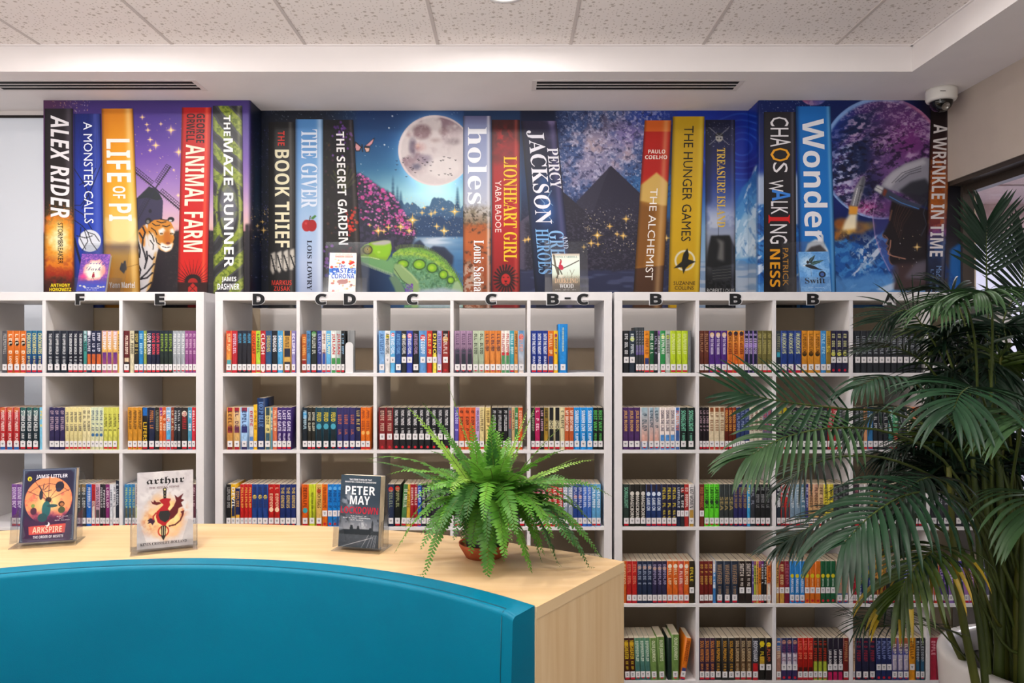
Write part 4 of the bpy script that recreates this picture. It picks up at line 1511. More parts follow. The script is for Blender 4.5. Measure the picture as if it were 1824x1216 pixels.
giant('narrow dark printed spine with white title over fire and stars', (1657, 1693, 190, 1647, 1681), p_wrinkle,
      [('A WRINKLE IN TIME', 'bold', .16, .84, 222, 457, 'd6d0d0'), ('Madeleine', 'sans', .52, .8, 474, 520, '6a8ab8'), ("L'Engle", 'sans', .2, .4, 480, 520, '6a8ab8')])


# ---------------------------------------------------------------- bookcases
KP = 1 / 394.85                                    # metres per photo pixel at the bookcase fronts
WHITE = noise_mat('white_laminate', 'dedcde', 'e2e0e2', 5, .42, spec=.4)
Z_TOP = CAMZ + (PY - 520) * KP
BK = .38


def fx(px):
    return (px - PX) * KP


def row_z(r):
    return CAMZ + (PY - (664 + 137 * r)) * KP


def bookcase(pl_, label):
    """pl_: left outer pixel; five by five open cells"""
    x0, x1 = fx(pl_), fx(pl_ + 707)
    t, th = 14 * KP, 6.2 * KP
    g = empty('bookcase', ((x0 + x1) / 2, D_FRONT, 0))
    tag(g, label, 'bookcase', 'white open-backed bookcases')
    ox = (x0 + x1) / 2

    def part(name, a, b_, z0, z1, y0=0.0, y1=BK):
        m = MB()
        m.bbox(a - ox, b_ - ox, y0, y1, z0, z1, WHITE, .0009)
        return m.build(name, g)
    zt = Z_TOP - 15 * KP
    zb = row_z(4) - 16 * KP
    part('top_panel', x0, x1, zt, Z_TOP)
    part('base_panel', x0, x1, 0.0, row_z(4))
    part('side_panel', x0, x0 + t, row_z(4), zt)
    part('side_panel', x1 - t, x1, row_z(4), zt)
    for r in range(4):
        part('shelf', x0 + t, x1 - t, row_z(r) - th, row_z(r))
    cw = (x1 - x0 - 2 * t - 4 * th) / 5
    cells = []
    for c in range(5):
        xa = x0 + t + c * (cw + th)
        cells.append((xa, xa + cw))
        if c < 4:
            for r in range(5):
                za, zb_ = row_z(r), (zt if r == 0 else row_z(r - 1) - th)
                part('divider', xa + cw, xa + cw + th, za, zb_, .0008)
    return g, cells


_, cellsL = bookcase(-344, 'white open bookcase at the left, in front of the blinded window')
_, cellsM = bookcase(383, 'white open bookcase in the middle, behind the fern')
_, cellsR = bookcase(1094.5, 'white open bookcase at the right, behind the potted palm')
CELLS = {}
for i in range(5):
    CELLS['L%d' % (i - 2)] = cellsL[i]
    CELLS['M%d' % i] = cellsM[i]
    CELLS['R%d' % i] = cellsR[i]

# ---------------------------------------------------------------- books: count | width px | colours top to bottom | lettering | ink | options
BOOKS = {
 'L0.0': ('>', ['1|9|4a4a50|~12|b0b0b0', '3|11.3|d06a20|~5|f0e0c8|o=241810@.3 a=LOVE', '3|9.6|1c6a8c/1a4a80_2a2a6a*.35|CHECKMATES|d8d890|a=~10 t=.06,.55']),
 'L1.0': ('<', ['3|13.4|1a2230|THE UPPER WORLD|d8dce0|a=~8', '3|10|181c2c|THE MIRROR WORLD|d8dce0|a=~8', '1|7|a8c4c8*.25_3a8a84|~9|1c2a2c|', '1|8.5|d8d8e0*.1_1e2440*.45_c05a28*.25_1c2038|~9|d8d8e8|t=.05,.5', '1|8.5|1e2440*.55_c05a28*.25_1c2038|~9|d8d8e8|t=.05,.5', '1|11|1e2440*.55_c05a28*.25_1c2038|~9|d8d8e8|t=.05,.5',
               '3|10.4|c8a0b0/d8a850*.5_5a2a80/a84a6a|~9|f0f0f8|t=.03,.5', '1|3|d8b050|~4|3a2a1a|nl']),
 'L2.0': ('<', ['1|11|5a1c20*.65_d8c0a0*.08_20181c|~11|e8d0c0|', '1|9|d0c8a8|~9|403828|nl', '1|9|20201c|~12|b8a860|', '1|9|1c74b0|~11|a8d8f0|', '1|6|8a9a4a*.8_a03028|~8|e8e8c0|', '1|9.5|1e2440|LOVE BORN|e8e0e8|', '2|8|1c2038|LOVE BORN|d84a5a|',
               '3|8|1e2838/22301e|~8|8aa83a|r', '3|8|9aa0a8|~11|e8eaee|r', '3|7|8a4a84|~11|d8b0d0|r']),
 'L0.1': ('>', ['3|12.5|c86a3c*.1_b02024*.75_2a62a8|PERFECT PARENT|f0e0dc|a=~5', '3|11.3|2a6460*.2_1a2c34|STORM CHILD|e8ecec|a=~6', '1|6|7ac0e0|~6|f0d850|nl']),
 'L1.1': ('<4', ['3|10.3|2a2450|~10|b8a0b0|o=6a5a78@.45', '4|8.3|d8cc90|~12|30304a|', '2|8.3|dcd2a0|~12|3a3a40|', '3|8.2|c8d4b8/d8d4a0|~10|405a78|o=3a6a9a@.65', '3|9|c8c858|~12|4a4a20|', '1|4|c4c050|~6|3a3a20|nl']),
 'L2.1': ('<7', ['3|8.7|c88a28|~12|2a2014|r', '1|10.5|1c62b0*.2_14141a|LIFERS|d8b020|t=.35,.8', '1|12|1c2440*.8_14182c|~10|c07838|', '1|8|24241e|~12|8a8a78|', '1|6|7a2a8a*.2_d0682a|~7|f0d0b0|', '1|6|c85a28|~8|f0e0c0|', '1|8.5|8ab4d8*.5_4aa0d0_c02838|~10|f0f0f4|o=c83a3a@.3', '1|5.5|8a3a28|~8|d8c8a0|', '1|6|20242c|~9|c8ccd0|', '1|6|22242c|~9|c8ccd0|', '1|13|2c2624|~12|b82030|o=d8d0c0@.15', '1|7|4a90b0|~8|e8f0f0|', '1|6|c82838|~8|f0e0e0|']),
 'L0.2': ('<74', ['2|11|7a4a98*.45_5a2a80|DIVINE BOY|e0d0ec|', '2|12|c87818|~12|301808|', '2|9|30343c|~9|b0b4b8|']),
 'L1.2': ('>', ['2|11|3a3a4a|~9|c8c8d0|', '3|9|8a7040*.18_34383c|~8|c0c4c0|nr', '1|10|1460b8|~12|e8f0f8|', '1|6.5|b02028*.4_d8d0c8|~7|8a2028|', '1|8|c0a0b0*.6_4a4448|INSTANT|6a3a5a|', '1|5.5|1c1c24|~9|c0c0c4|', '1|5|282430|~8|d8d8dc|', '1|7|80286a|~7|e8d0e0|', '1|5.5|d0d4dc|~9|4a5068|', '1|5.5|d8d8dc|~9|4a5068|', '1|6|202838|~9|b8c0cc|h=82']),
 'L2.2': ('<2', ['3|6.3|2a7ab0*.55_5a5a48|~9|b8c868|r', '3|7|c0b0a8*.5_c8cc98|~11|6a5a68|', '9|9|6a5a48|~10|d8d0c0|', '1|10|5a1830|~8|c8a0a8|']),
 'M0.0': ('<4', ['1|10|c83028/e0a040*.7_4a98a0|~12|f0d8a0|', '1|10|b02430|~9|d8c0d8|', '3|8.4|202a3a*.25_22222a|~9|50a0c8|t=.04,.3 r', '1|8|d85a1c|COSPLAY|7a1c10|o=f0e0d8@.93', '1|8|a8c838|~6|3a4a14|', '1|9|b02028|CLASH|f0dcd8|o=f0e0d8@.93', '1|11|2a5078|DRAGONS|c0b060|t=.12,.5', '1|10.5|1a2028|DRAGONS|e8e8ec|t=.12,.5', '1|10|4a98c8|DRAGONS|e8f0f8|t=.12,.5', '1|15|22283a*.12_c89a48*.3_22283a*.2_c8a050*.12_1c2030|~7|3a2410|t=.15,.4', '1|7|8a80b8|ECLIPSE|e8e4f4|']),
 'M1.0': ('<2', ['1|8.5|b05a20*.65_e8d8c0*.03_8a1c20|~9|e8b060|h=69', '1|7|4a80b0|~8|20405c|', '1|12|1e2622|~14|c8ccc0|o=4a8a50@.08', '1|8|2a3478|~8|a0a8e0|', '1|8|d8d0cc*.5_2a4a98|~8|8a5a48|', '1|8.5|5aa8d8|~10|e8f0c0|', '1|9|d8dcd8*.65_3a8a48|JULIAN|b02028|', '1|9|b0b8b8*.65_3a8a48|JULIAN|b02028|', '1|6.5|1a1e22|~10|8ab0d0|']),
 'M2.0': ('<2', ['1|11.3|7aa8d8|ARTEMIS F|3a6098|', '1|9.2|d8d8d8|ARTEMIS FOWL|1c1c20|o=e0d040@.14 m', '1|9.2|58a8d8|ARTEMIS FOWL|e8f0f8|o=d84040@.1 m', '1|11|1c4a88|ARTEMIS FOWL|6aa0d8|', '1|9.2|1c2026|ARTEMIS FOWL|d8d8dc|o=e0d040@.14 m', '1|11|2a3c98|ARTEMIS FOWL|e0e4f4|o=d83a50@.12 m', '1|11|16181e|ARTEMIS FOWL|a88ab0|', '1|14|5a90c8|~8|d8e8f4|m o=c83a40@.17', '1|10|b8281c|~8|e8c860|m', '1|8.5|1c1c18*.55_e8d048|DINO|e8d048|m', '1|8|a8a0d0|~10|2c3488|', '1|13.5|22181a*.25_8a2420|~8|d8c8c0|m r o=c8a060@.2']),
 'M3.0': ('<', ['3|11|a080a0/8a7088*.45_2a2e3a|~9|5a4060|r o=38404a@.5', '2|10.3|b8c4a8/90a088|~9|303a30|r', '3|10|d07828/c87840*.4_3a2a24*.02_d08038|~7|4a3040|r', '2|7.6|e8e0d8*.5_4a8a58|~10|b83038|o=c83038@.55', '1|8.2|3a98a8|~11|d8f0f0|', '1|6.5|c8863c|~9|3a2010|nr', '1|12|5a8ab8/d8c8c0|~8|e0a090|o=d84a50@.15 nr']),
 'M4.0': ('<', ['3|10|1c3488|INTO THE NIGHT|e8ecf8|a=~7', '1|10.5|d07020/c85a18*.6_30408a|~9|f0d8a0|', '1|7.2|e8b820|~8|2a3a78|o=d84020@.12', '1|1|ffffff|~2|ffffff|nl h=2', '1|16.5|1c80cc|THE EVERY BOOK OF BIG DREAMS|d8e8c0|h=87 nr']),
 'M0.1': ('<5', ['1|12|a02430*.1_c89048*.35_8a3038*.15_c89048*.2_802028|~6|5a2818|nr', '1|12|a02430*.1_d0b080*.35_6a3048*.15_c8a060*.2_a02028|~6|5a3048|nr', '1|14.5|88304a*.1_9ac0e8*.35_2a2a68*.15_98bce0*.2_2a2450|~6|2a3a70|nr', '1|1.5|14141a|~1|14141a|nl', '1|8|c0c4cc*.7_4a7ab8|~5|b04050|nr', '1|6.5|e8b420|~9|8a5a10|h=80 nr', '1|13.5|16305c|DEEP BLUE|6a90c8|h=92 nr s=serif', '1|10|284858*.2_d8c880*.4_385a68|~7|3a4a40|nr', '1|4|5a90a0|~6|e8e8d0|nl', '1|8.3|c86a4a|~12|f0d8b0|', '3|8.3|3a2468|LAST GATE|e0d8f0|a=~7', '1|2|8a1c30|~3|d0a0a0|nl']),
 'M1.1': ('<3', ['1|9|1c2a38*.1_4a98c8*.15_16202a|~13|b8d8e8|', '2|7.2|22221e|~12|c8c8b8|', '3|12.6|1c3a48/1a4a5c*.5_16242c|FEUD|d8c830|t=.12,.33 r o=48a0b8@.45', '3|11.2|30285c/28306c|~7|c06a3a|t=.08,.4 r a=~6', '1|9.4|1e2048|~10|c8b068|nr', '2|8.5|d86a18|~12|7a2a10|o=e8b060@.6']),
 'M2.1': ('<2', ['2|13|4a1c20*.2_7a2024|~10|c8a898|m r', '9|11.2|1a1c22|FOWL TWINS|dcdce0|t=.06,.42 r m a=~9']),
 'M3.1': ('<', ['1|8|5a50a8|~9|c8c0f0|', '3|10|d0582a|~7|3a1c14|', '1|7|b8a0d0|~11|4a3060|', '1|8.5|d8c890|~10|5a4020|', '1|2|1c1c20|~1|1c1c20|nl', '1|9|d8c078|~10|5a4020|', '1|2|1c1c20|~1|1c1c20|nl', '3|10|16161a|~14|c8c8cc|', '1|6|606468|~9|d05048|', '1|5.5|c8a878|~9|6a3a28|', '1|6|3a7a48|~9|d8e0d0|', '1|8|c85020|~8|e8c0a0|']),
 'M4.1': ('<', ['1|7|202420|~9|9aa888|', '1|9|b01c58|~8|f0c8d8|', '1|7|1a1a1a|~10|d0a8c0|', '1|8|6a5a28/c89a30|~8|2a2a20|', '2|10.5|16181a*.3_d0c8a0*.2_16181a|SHORT|16181a|t=.3,.62', '1|8|d8cca0|~9|3a3020|', '2|8|b85428|MY BROTHER|f0e0d0|', '3|11.5|1c88d4|SUMMER LOVE|e8f4fc|a=~6 nr', '2|8.8|161a18|BEST WAY|58b858|a=~5']),
 'M0.2': ('<4', ['1|9|14161a|~14|9a9a9c|nr', '1|8|d8a820*.35_1c2c50*.4_c8a040|DEVIL|e8e8ec|nr', '1|9|1c2450*.7_d8a030|~8|c09048|h=68', '3|7.2|b82020|~9|e8a850|', '3|10|1c3c80|BESTSELLER|2a3460|o=e8d050@.3 r', '2|11|b01c1c|~7|e8c0a0|r o=f0d0b0@.6', '3|10|1a2c68|THE GENIUS|c8b060|r']),
 'M1.2': ('<2', ['1|12|d05a18|~8|6a2008|o=3a98a0@.62', '1|12|c0cc30|MAZE RUNNER JAMES DASHNER|2a3010|t=.2,.8', '1|1.5|16161a|~1|16161a|nl', '1|10.5|d8b060|SCORCH TRIALS|5a3a10|o=d04a30@.16', '1|10|d86a18|~14|7a2a10|m r', '3|8.8|1878c8|~8|0c3a78|m r o=58a8e8@.1', '4|9.5|30343c|~9|b8bcc4|']),
 'M2.2': ('<18', ['1|12.5|22304c|~8|8a9880|o=d03030@.12', '1|12.5|161c1a|~8|98a070|o=c02828@.1', '1|10|4a7a48|~12|d8e0d0|t2=4', '1|8|d0a83a|~9|7a5a18|', '2|7|9a1c28|~9|e8c8c8|', '1|7|1c50b0|~8|d8e4f4|', '6|9|2a2c34|~8|b0b4bc|']),
 'M3.2': ('<', ['12|10.5|2c2a30|~9|b0a8a0|']),
 'M4.2': ('<', ['3|9.5|a83a58|~8|e8c8d0|', '3|9.5|b83028|~8|e8d8d0|', '2|9|8a98b0|~8|f0f0f4|', '2|8.5|22408c|~10|c8d0ec|o=c87850@.3', '2|8|3a68c0|~10|d8e4f8|', '2|8.3|5a9ac8|~9|e8f4fc|']),
 'M4.3': ('<8', ['12|10|3a3640|~9|b8b4bc|']),
 'R0.0': ('<1', ['1|11|1c1e22|~10|d8d8dc|m', '1|10.5|24303e|~10|d8e0e4|m o=c8d838@.2', '1|1|303030|~1|303030|nl', '3|5|3a4044*.4_6a5a9a*.2_30343a|~8|8a8a98|h=81 r', '1|9.5|e08a20*.65_28386a|~9|8a3a10|', '1|8|1c5a38|~9|d8e8d8|', '1|6.5|20202c|~9|b0a8c8|', '1|5|8a4aa8*.12_e0dce8|~8|30303a|nl', '1|9|2a8a48*.85_e0e8e0|~10|e8f0e8|o=c8d838@.15', '1|8.5|a8b0a8|~8|5a625a|o=c8d838@.15', '3|10.5|b0c824|~12|e0e8a0|', '1|6|707478|~1|707478|nl']),
 'R1.0': ('<', ['2|8.5|5a2c20|~10|b08060|', '3|11|4a2878|TRIP TO THE MOON|e0d4ec|o=d8b880@.1', '3|10.2|e0a040/c8501c*.9_b01c20|SONG WALKER|6a1810|o=30303a@.07', '3|7.8|1c2038*.3_8a70b8*.1_1c2038|~9|c8b8e0|', '3|8.7|6a6438|~13|b0a868|']),
 'R2.0': ('<', ['1|8|343c44*.5_3a9ab0*.12_242c3a|~9|8a8a70|nr', '3|12.3|2a4488/22387a*.8_b01c2c|WISHING|d8e0a8|s=script t=.05,.55', '3|11.4|d08a28|~8|7a4a10|o=3a2a10@.55 nr', '1|10|3a88c8|~8|a8d8f0|nr', '1|8|b08a30*.35_d0b840*.15_8a7028|~9|5a4410|nr', '3|10.2|242240|~9|c8c890|m r o=c8c858@.55']),
 'R3.0': ('<3', ['11|10.8|22262c|~9|9aa0a8|m']),
 'R4.0': ('<3', ['9|12|2c2c34|~9|a0a0a8|']),
 'R0.1': ('<', ['3|10.4|4a2c60|JOLIE BLOOM|d8a860|nr', '1|15.5|98b8c8/d8a090*.8_5a80b0|~7|2a4a5a|r', '1|9|90b0c4/d8a090*.8_5a80b0|~7|2a4a5a|r', '1|10.5|98b8c8/d8a090*.8_5a80b0|~7|2a4a5a|r', '3|9.2|e8dcd8*.65_4a88c8|DOWN THE LINE|3a2a4a|r', '1|8.3|3a6ab0*.12_c8d0e0*.3_3a5a98|~8|d87a50|nr', '2|13.2|1c2826|SONGLIGHT|78c8a8|a=~9 nr']),
 'R1.1': ('<', ['3|6.3|20181c|~11|b89aa8|', '3|10.2|8a4a28*.1_d8c8a8*.72_a83824|~9|8a5a3a|r', '3|7.5|8a3018*.2_5a2014|DRAGON SEAS|d89a50|', '3|8.7|2a3a68|~8|8a98c0|r', '3|8.5|c8c0b0|~10|6a2830|r', '2|9|6a6078|~8|c8506a|']),
 'R2.1': ('<2', ['2|9|b0a020*.2_26282c|~9|b0b0a0|', '8|9|26282e|~9|989ca4|', '2|9|9a2028|~8|e0c0c0|', '1|8|3a4048|~8|a8acb4|']),
 'R3.1': ('<3', ['2|8|26282e|~9|9a9ea6|', '1|7|d0946a|~8|6a3a20|', '1|10|2a6aa0|~9|d0e0ec|', '3|9|1c2028|~10|c0c4c8|', '1|9|2a8078|WOMAN|d8ece4|', '1|9|3a8a5a*.6_c05a48|~8|e0ece4|', '2|8|30343c|~8|b8bcc4|', '1|7|d8c8b0|~8|6a5a48|', '1|14|d86a3a/c85a2a*.85_b02838|~8|f0c8b0|']),
 'R4.1': ('<3', ['8|12|40404a|~8|a8a8b0|', '2|10|a83038|~8|e0c8c8|']),
 'R0.2': ('<1', ['1|11|26342e|SONGLIGHT|78b89a|', '3|9.8|26241f|MAGICBORN|d8d4cc|t=.28,.8 o=d8d4cc@.22 nr', '3|9.4|2c2430*.16_1c3468|GAME ON|d8e4f4|t=.32,.62 o=d8e4f4@.23', '3|9|22223c|~8|d8c440|a=~8', '1|6.5|1c2440|~9|c8ccd8|m nr', '1|7|2c2c30*.1_a82c20*.1_28282c|~8|d8d8d8|m', '1|8|a82c28|~9|f0dcd4|m', '1|9.5|d8d4d4*.6_b08a3a|LAST WOMEN|30303a|nr']),
 'R1.2': ('<', ['1|8.5|6a2a20|RED MAGIC|b06a48|m', '3|9|58c828|LABYRINTH|1c4a10|o=2c2c34@.42 r', '3|8.5|343a3a|SEA|9a8a58|t=.3,.62 r', '3|8|28285c|SOULS OF THE DEEP|a88a50|r', '1|5.5|3a9ad0|~9|e8e0a0|nr', '1|9|30343c|~8|8a90a0|nr', '3|9|1c1e20|~12|8a8c90|r']),
 'R2.2': ('<1', ['1|7.5|24283a*.4_c8ccd0*.1_2a3440|STAR|d8dce0|r', '2|8|b8bcc0*.3_c03028*.1_3a3c44|STAR|c02028|r', '2|10|8aa8bc/6a8098|~8|d8e0e4|', '1|9|5a8098|~8|d8e0e4|', '1|5|3a3a78|~8|c8c8e0|', '2|9|c89a88/d8b060|~8|5a3a28|r', '1|9|d0ac80|~8|5a3a28|', '2|9|d8c838|~7|2a2a14|nr', '3|9.2|2a2c30|~9|8a8c90|']),
 'R3.2': ('<2', ['1|9|3a2a38|~8|b86a78|', '2|9|c8c4c4|~8|2a2a30|', '2|8|2a2a2c*.15_30343a|~8|d8a030|', '1|8|b8b8c4|~8|5a5a68|', '3|9|2a2428|~8|c06048|', '2|9|c85018|~10|e8d0a0|', '3|9|2c2e38|~8|b0b0b8|']),
 'R4.2': ('<2', ['9|11|34343c|~8|a8a8b0|']),
 'R0.3': ('<', ['1|7|c86020|~6|e8c898|nl', '2|9.4|b0201c|~9|d87a60|', '3|9|1c2844|~9|98a4bc|o=c89a78@.15', '3|8.8|282444|~9|a098bc|o=c8a070@.17', '2|10|d0601c|~9|f0d8b0|o=f0e8d8@.12', '1|10|c8503c|~9|f0d8d0|o=f0e8d8@.12', '1|9.5|d0601c|~9|f0d8b0|o=f0e8d8@.12', '1|9.5|302818|~7|d8c030|m']),
 'R1.3': ('<', ['3|8|6a1c18|~9|c89a48|', '1|5.5|d8ccc0*.25_5a90c8*.3_d8e0e8*.1_3a78b8|~8|e8f0f8|nl', '3|13.4|2a3446|WAYFARER|a08468|t=.08,.55 a=~8', '2|12|2a201c|SWITCH|e0d4cc|t=.06,.35 m a=~6 nr', '1|3.5|5a4a90|~6|c8c0e0|', '1|4|8a2a78*.1_b0c040|~6|30302a|', '1|4|d0a058|~6|5a3a18|', '1|5|8a3a98*.15_d88020|~7|5a2a10|', '1|5|6a2a80*.15_1c1a1c|~8|d8d8d8|', '1|5|1c1a1c|~8|d8d8d8|', '1|7.5|d8d4cc*.1_d87828*.4_d8d0c4|~8|a02020|nr']),
 'R2.3': ('<', ['1|5|c89a58|~6|5a3a18|m', '1|10.5|8a2024/a0482a*.7_c89840|~8|e0c890|m', '1|9|7a1c34|~6|b06070|m', '3|9|2a80c8|PURPLE MUSIC|e8f0f8|o=d8c820@.35 t=.42,.75 r', '3|9.6|d8701c|DANCE DANCE|e8c8a0|o=d8c820@.35 t=.42,.6 m r', '3|9.2|1c5a38|MATCHING|c8e0d0|o=d8c820@.35 t=.42,.6 m r', '1|1.5|4a4440|~1|4a4440|nl', '2|11|4a88b8*.25_a88a78*.5_3a5a88|~9|d88a50|r']),
 'R3.3': ('<', ['2|4|b02838|~6|e0b0b0|', '3|10|20306c|KATYA BALEN|d0d8ec|t=.45,.8 s=sans', '3|7.8|d89a40*.4_3a2418/8a3018|BEYOND|2a1810|t=.05,.35', '3|8.4|1e2022|DOSTRIX|c8ccc8|t=.06,.35', '1|8|2c2e32|~9|c8c8cc|', '1|7|1c3488|~8|d8e0f0|', '2|8|24262c|~9|a8acb4|', '2|8.5|3a2c50|~8|c0b0d0|']),
 'R4.3': ('<', ['1|8|c88a90|~8|5a2830|', '1|9|d86028|~8|f0d8c8|', '2|8|4a2a80|~8|d0c0e0|', '2|10|8a68b0|~8|e8dcf4|', '1|7|3a2c98|~8|c8c8f0|', '3|10|9a6aa8|~8|e8d8ec|', '2|10|5a5a70|~8|c8c8d4|']),
 'R0.4': ('<4', ['2|9.6|3a2018*.1_c8a020*.1_4a2414|NO GREATER|d8b828|t=.06,.5 a=~5 t2=-2', '3|9|5a8a68/3a6a70|~12|d8e8d8|t2=-2 r', '1|12.5|6a8a48|OLIVE JOURNEYS|e0e8c8|t2=-2 r', '1|13|6a8a48|OLIVE JOURNEYS|e0e8c8|t2=-2 r h=77 g=1', '1|7|1c3028|~1|1c3028|nl g=4', '1|13|6a8a48|OLIVE JOURNEYS|e0e8c8|r h=81', '1|9.5|d07018*.72_30407a|~10|8a3008|t2=9 g=1']),
 'R1.4': ('<', ['3|9.3|3a2438/3a2440|SOUL HUNTERS|d88a38|a=~8', '3|11.6|2a2826|SOUL PROPHECY|d8a030|a=~8', '3|10.4|2c2420/8a6438|SOUL SURVIVOR|d0b890|a=~8', '1|12|2a2c34*.6_b81c20|BODYGUARD|d8dce4|', '1|12|1e1c1a*.45_b89430*.2_1e1c1a|~8|d8c020|m o=e8d820@.14 nr', '1|11|221c1c|~8|c05a38|m o=e8d820@.16 nr']),
 'R2.4': ('<', ['1|9|3a6aa8*.3_a87a68|~9|e0c8a8|r', '3|10|2a2a5a*.35_d0c8d4*.4_3a2c5a|~9|7a3a6a|m r o=c89a80@.1', '3|9.5|c01c14*.4_9a1810*.3_4a1410|~9|e8785a|', '3|8.6|241c1c*.55_a8b838|~9|c03820|r', '3|9.6|241c2e*.8_b81c58|LARA BLOOM|f0ecf0|t=.28,.62 m', '1|10|6a1c18|~10|c08a60|']),
 'R3.4': ('<', ['1|4|d8b898|~5|8a5a38|', '3|12.3|20203c|~9|a0283a|r', '3|9.4|1c2858|~9|8a98d0|m r', '3|10.2|c8682c/3a4898*.4_b8b0c0*.35_2c3478|~8|e8e0d8|r', '1|12|d8901c|~8|6a3a08|m', '2|8|1e2028*.5_2a5a78|~8|b0b8c0|r']),
 'R4.4': ('<', ['2|14|a8243c|~7|e8a0b0|nl', '4|12|30303a|~8|a8a8b0|']),
}
VIS = {'L0.2': .6, 'L1.2': .75, 'L2.2': .3, 'M2.1': .8, 'M3.1': .6, 'M4.1': .8, 'M1.2': .7, 'M2.2': .4, 'M3.2': .05, 'M4.2': .4, 'M4.3': .1, 'R3.0': .35, 'R4.0': .0, 'R1.1': .7, 'R2.1': .25, 'R3.1': .4, 'R4.1': .1,
       'R2.2': .6, 'R3.2': .3, 'R4.2': .1, 'R3.3': .65, 'R4.3': .35, 'R3.4': .7, 'R4.4': .1, 'R0.3': .95}
COLN = {'L0': 'in the leftmost column', 'L1': 'under letter F', 'L2': 'under letter E', 'M0': 'under the lone D', 'M1': 'under letters C D', 'M2': 'under left lone C', 'M3': 'under right lone C',
        'M4': 'under B-C', 'R0': 'under leftmost B', 'R1': 'under middle B', 'R2': 'under rightmost B', 'R3': 'under letter A', 'R4': 'right of column A'}
ROWN = ['top row', 'second row', 'third row', 'fourth row', 'bottom row']
ORD = ['first', 'second', 'third', 'fourth', 'fifth', 'sixth', 'seventh', 'eighth', 'ninth', 'tenth', 'eleventh', 'twelfth', 'thirteenth', 'fourteenth', 'fifteenth', 'sixteenth', 'seventeenth', 'eighteenth']
PAL = {'black': '1a1a1c', 'charcoal': '303236', 'grey': '80848a', 'pale grey': 'b8bcc0', 'white': 'e0dedc', 'cream': 'd8cca0', 'navy': '1c2444', 'dark blue': '22387c', 'blue': '2470b8', 'sky blue': '6aaad8', 'pale blue': '9ab8d0',
       'teal': '2a7a80', 'dark green': '1e4a36', 'green': '4a8a50', 'bright green': '58c828', 'lime': 'b4c834', 'olive': '6a6a3a', 'yellow': 'e0c038', 'gold': 'c08a30', 'orange': 'd46a20', 'red': 'b4222a', 'dark red': '701c20',
       'brown': '5a3422', 'tan': 'c09870', 'purple': '4a2c74', 'lilac': '9a88c0', 'mauve': '907090', 'pink': 'd898a8', 'magenta': 'a82460'}


def cname(h):
    c = hexc(h)
    w = np.array([1.0, 1.2, .9])
    return min(PAL, key=lambda k: float((((hexc(PAL[k]) - c) * w) ** 2).sum()))


def parse_base(s):
    segs = []
    for t in s.split('_'):
        w = None
        if '*' in t:
            t, w = t.split('*')
            w = float(w)
        segs.append([t.split('/'), w])
    free = 1 - sum(w for _, w in segs if w)
    nn = sum(1 for _, w in segs if not w)
    for g in segs:
        if not g[1]:
            g[1] = free / nn
    return segs


BOOK_PRINT = print_mat('book_cover_print', .35)
PAGES = noise_mat('paper_pages', 'cbbda6', 'd6cab4', 60, .85, stretch=(14, 1, 1))
STICK = pmat('label_white', 'e2e0e2', .5)
STICK_INK = pmat('label_ink', '5a5a60', .6)
STICK_RED = pmat('label_red', 'c0182c', .5)
BKD = .128
BTYPE = {}


def book_type(w, h, base, seed):
    """cover and page block meshes; origin at the lower left front corner"""
    segs = parse_base(base)
    nr, nc = 44, 5
    rows = np.linspace(0, 1, nr + 1)
    col = np.zeros((nr + 1, 3))
    for i, t in enumerate(rows):
        a = 0
        for k, (cs, ww) in enumerate(segs):
            if t <= a + ww + 1e-6 or k == len(segs) - 1:
                u = min(max((t - a) / ww, 0), 1)
                cc = [hexc(x) for x in cs]
                col[i] = cc[0] if len(cc) == 1 else cc[0] * (1 - u) + cc[-1] * u
                break
            a += ww
    co, cl, q = [], [], []
    xs = np.linspace(0, w, nc + 1)
    yy, zz = np.meshgrid(rows, xs, indexing='ij')
    nz = fbm(zz * 3900 + seed * 31, yy * 75, 5, 3, seed)
    for i in range(nr + 1):
        for j in range(nc + 1):
            b = .0004 if j in (0, nc) else 0.0
            co.append((xs[j], b, h * (1 - rows[i])))
            cl.append(np.clip(col[i] * (.82 + .36 * nz[i, j]), 0, 1))
    for i in range(nr):
        for j in range(nc):
            a = i * (nc + 1) + j
            q.append((a, a + nc + 1, a + nc + 2, a + 1))
    t = .0005

    def slab(x0, x1, y0, y1, z0, z1, c):
        o = len(co)
        co.extend([(x0, y0, z0), (x1, y0, z0), (x1, y1, z0), (x0, y1, z0), (x0, y0, z1), (x1, y0, z1), (x1, y1, z1), (x0, y1, z1)])
        cl.extend([c] * 8)
        q.extend([tuple(o + k for k in f) for f in [(0, 3, 2, 1), (4, 5, 6, 7), (0, 1, 5, 4), (1, 2, 6, 5), (2, 3, 7, 6), (3, 0, 4, 7)]])
    mid = col[len(col) // 3]
    slab(0, t, .0005, BKD, 0, h, mid)
    slab(w - t, w, .0005, BKD, 0, h, mid)
    slab(t, w - t, .0001, .0007, 0, h, mid)
    colr = np.ones((len(co), 4), np.float32)
    colr[:, :3] = s2l(np.array(cl))
    cover = raw_mesh('paperback_cover', np.array(co), np.array(q), colr, BOOK_PRINT)
    m = MB()
    if w > .003:
        m.box(t, w - t, .0008, BKD - .001, .0006, h - .0012, PAGES)
    else:
        m.box(w * .4, w * .6, .0008, BKD - .001, .0006, h - .0012, PAGES)
    return cover, m.mesh('page_block')


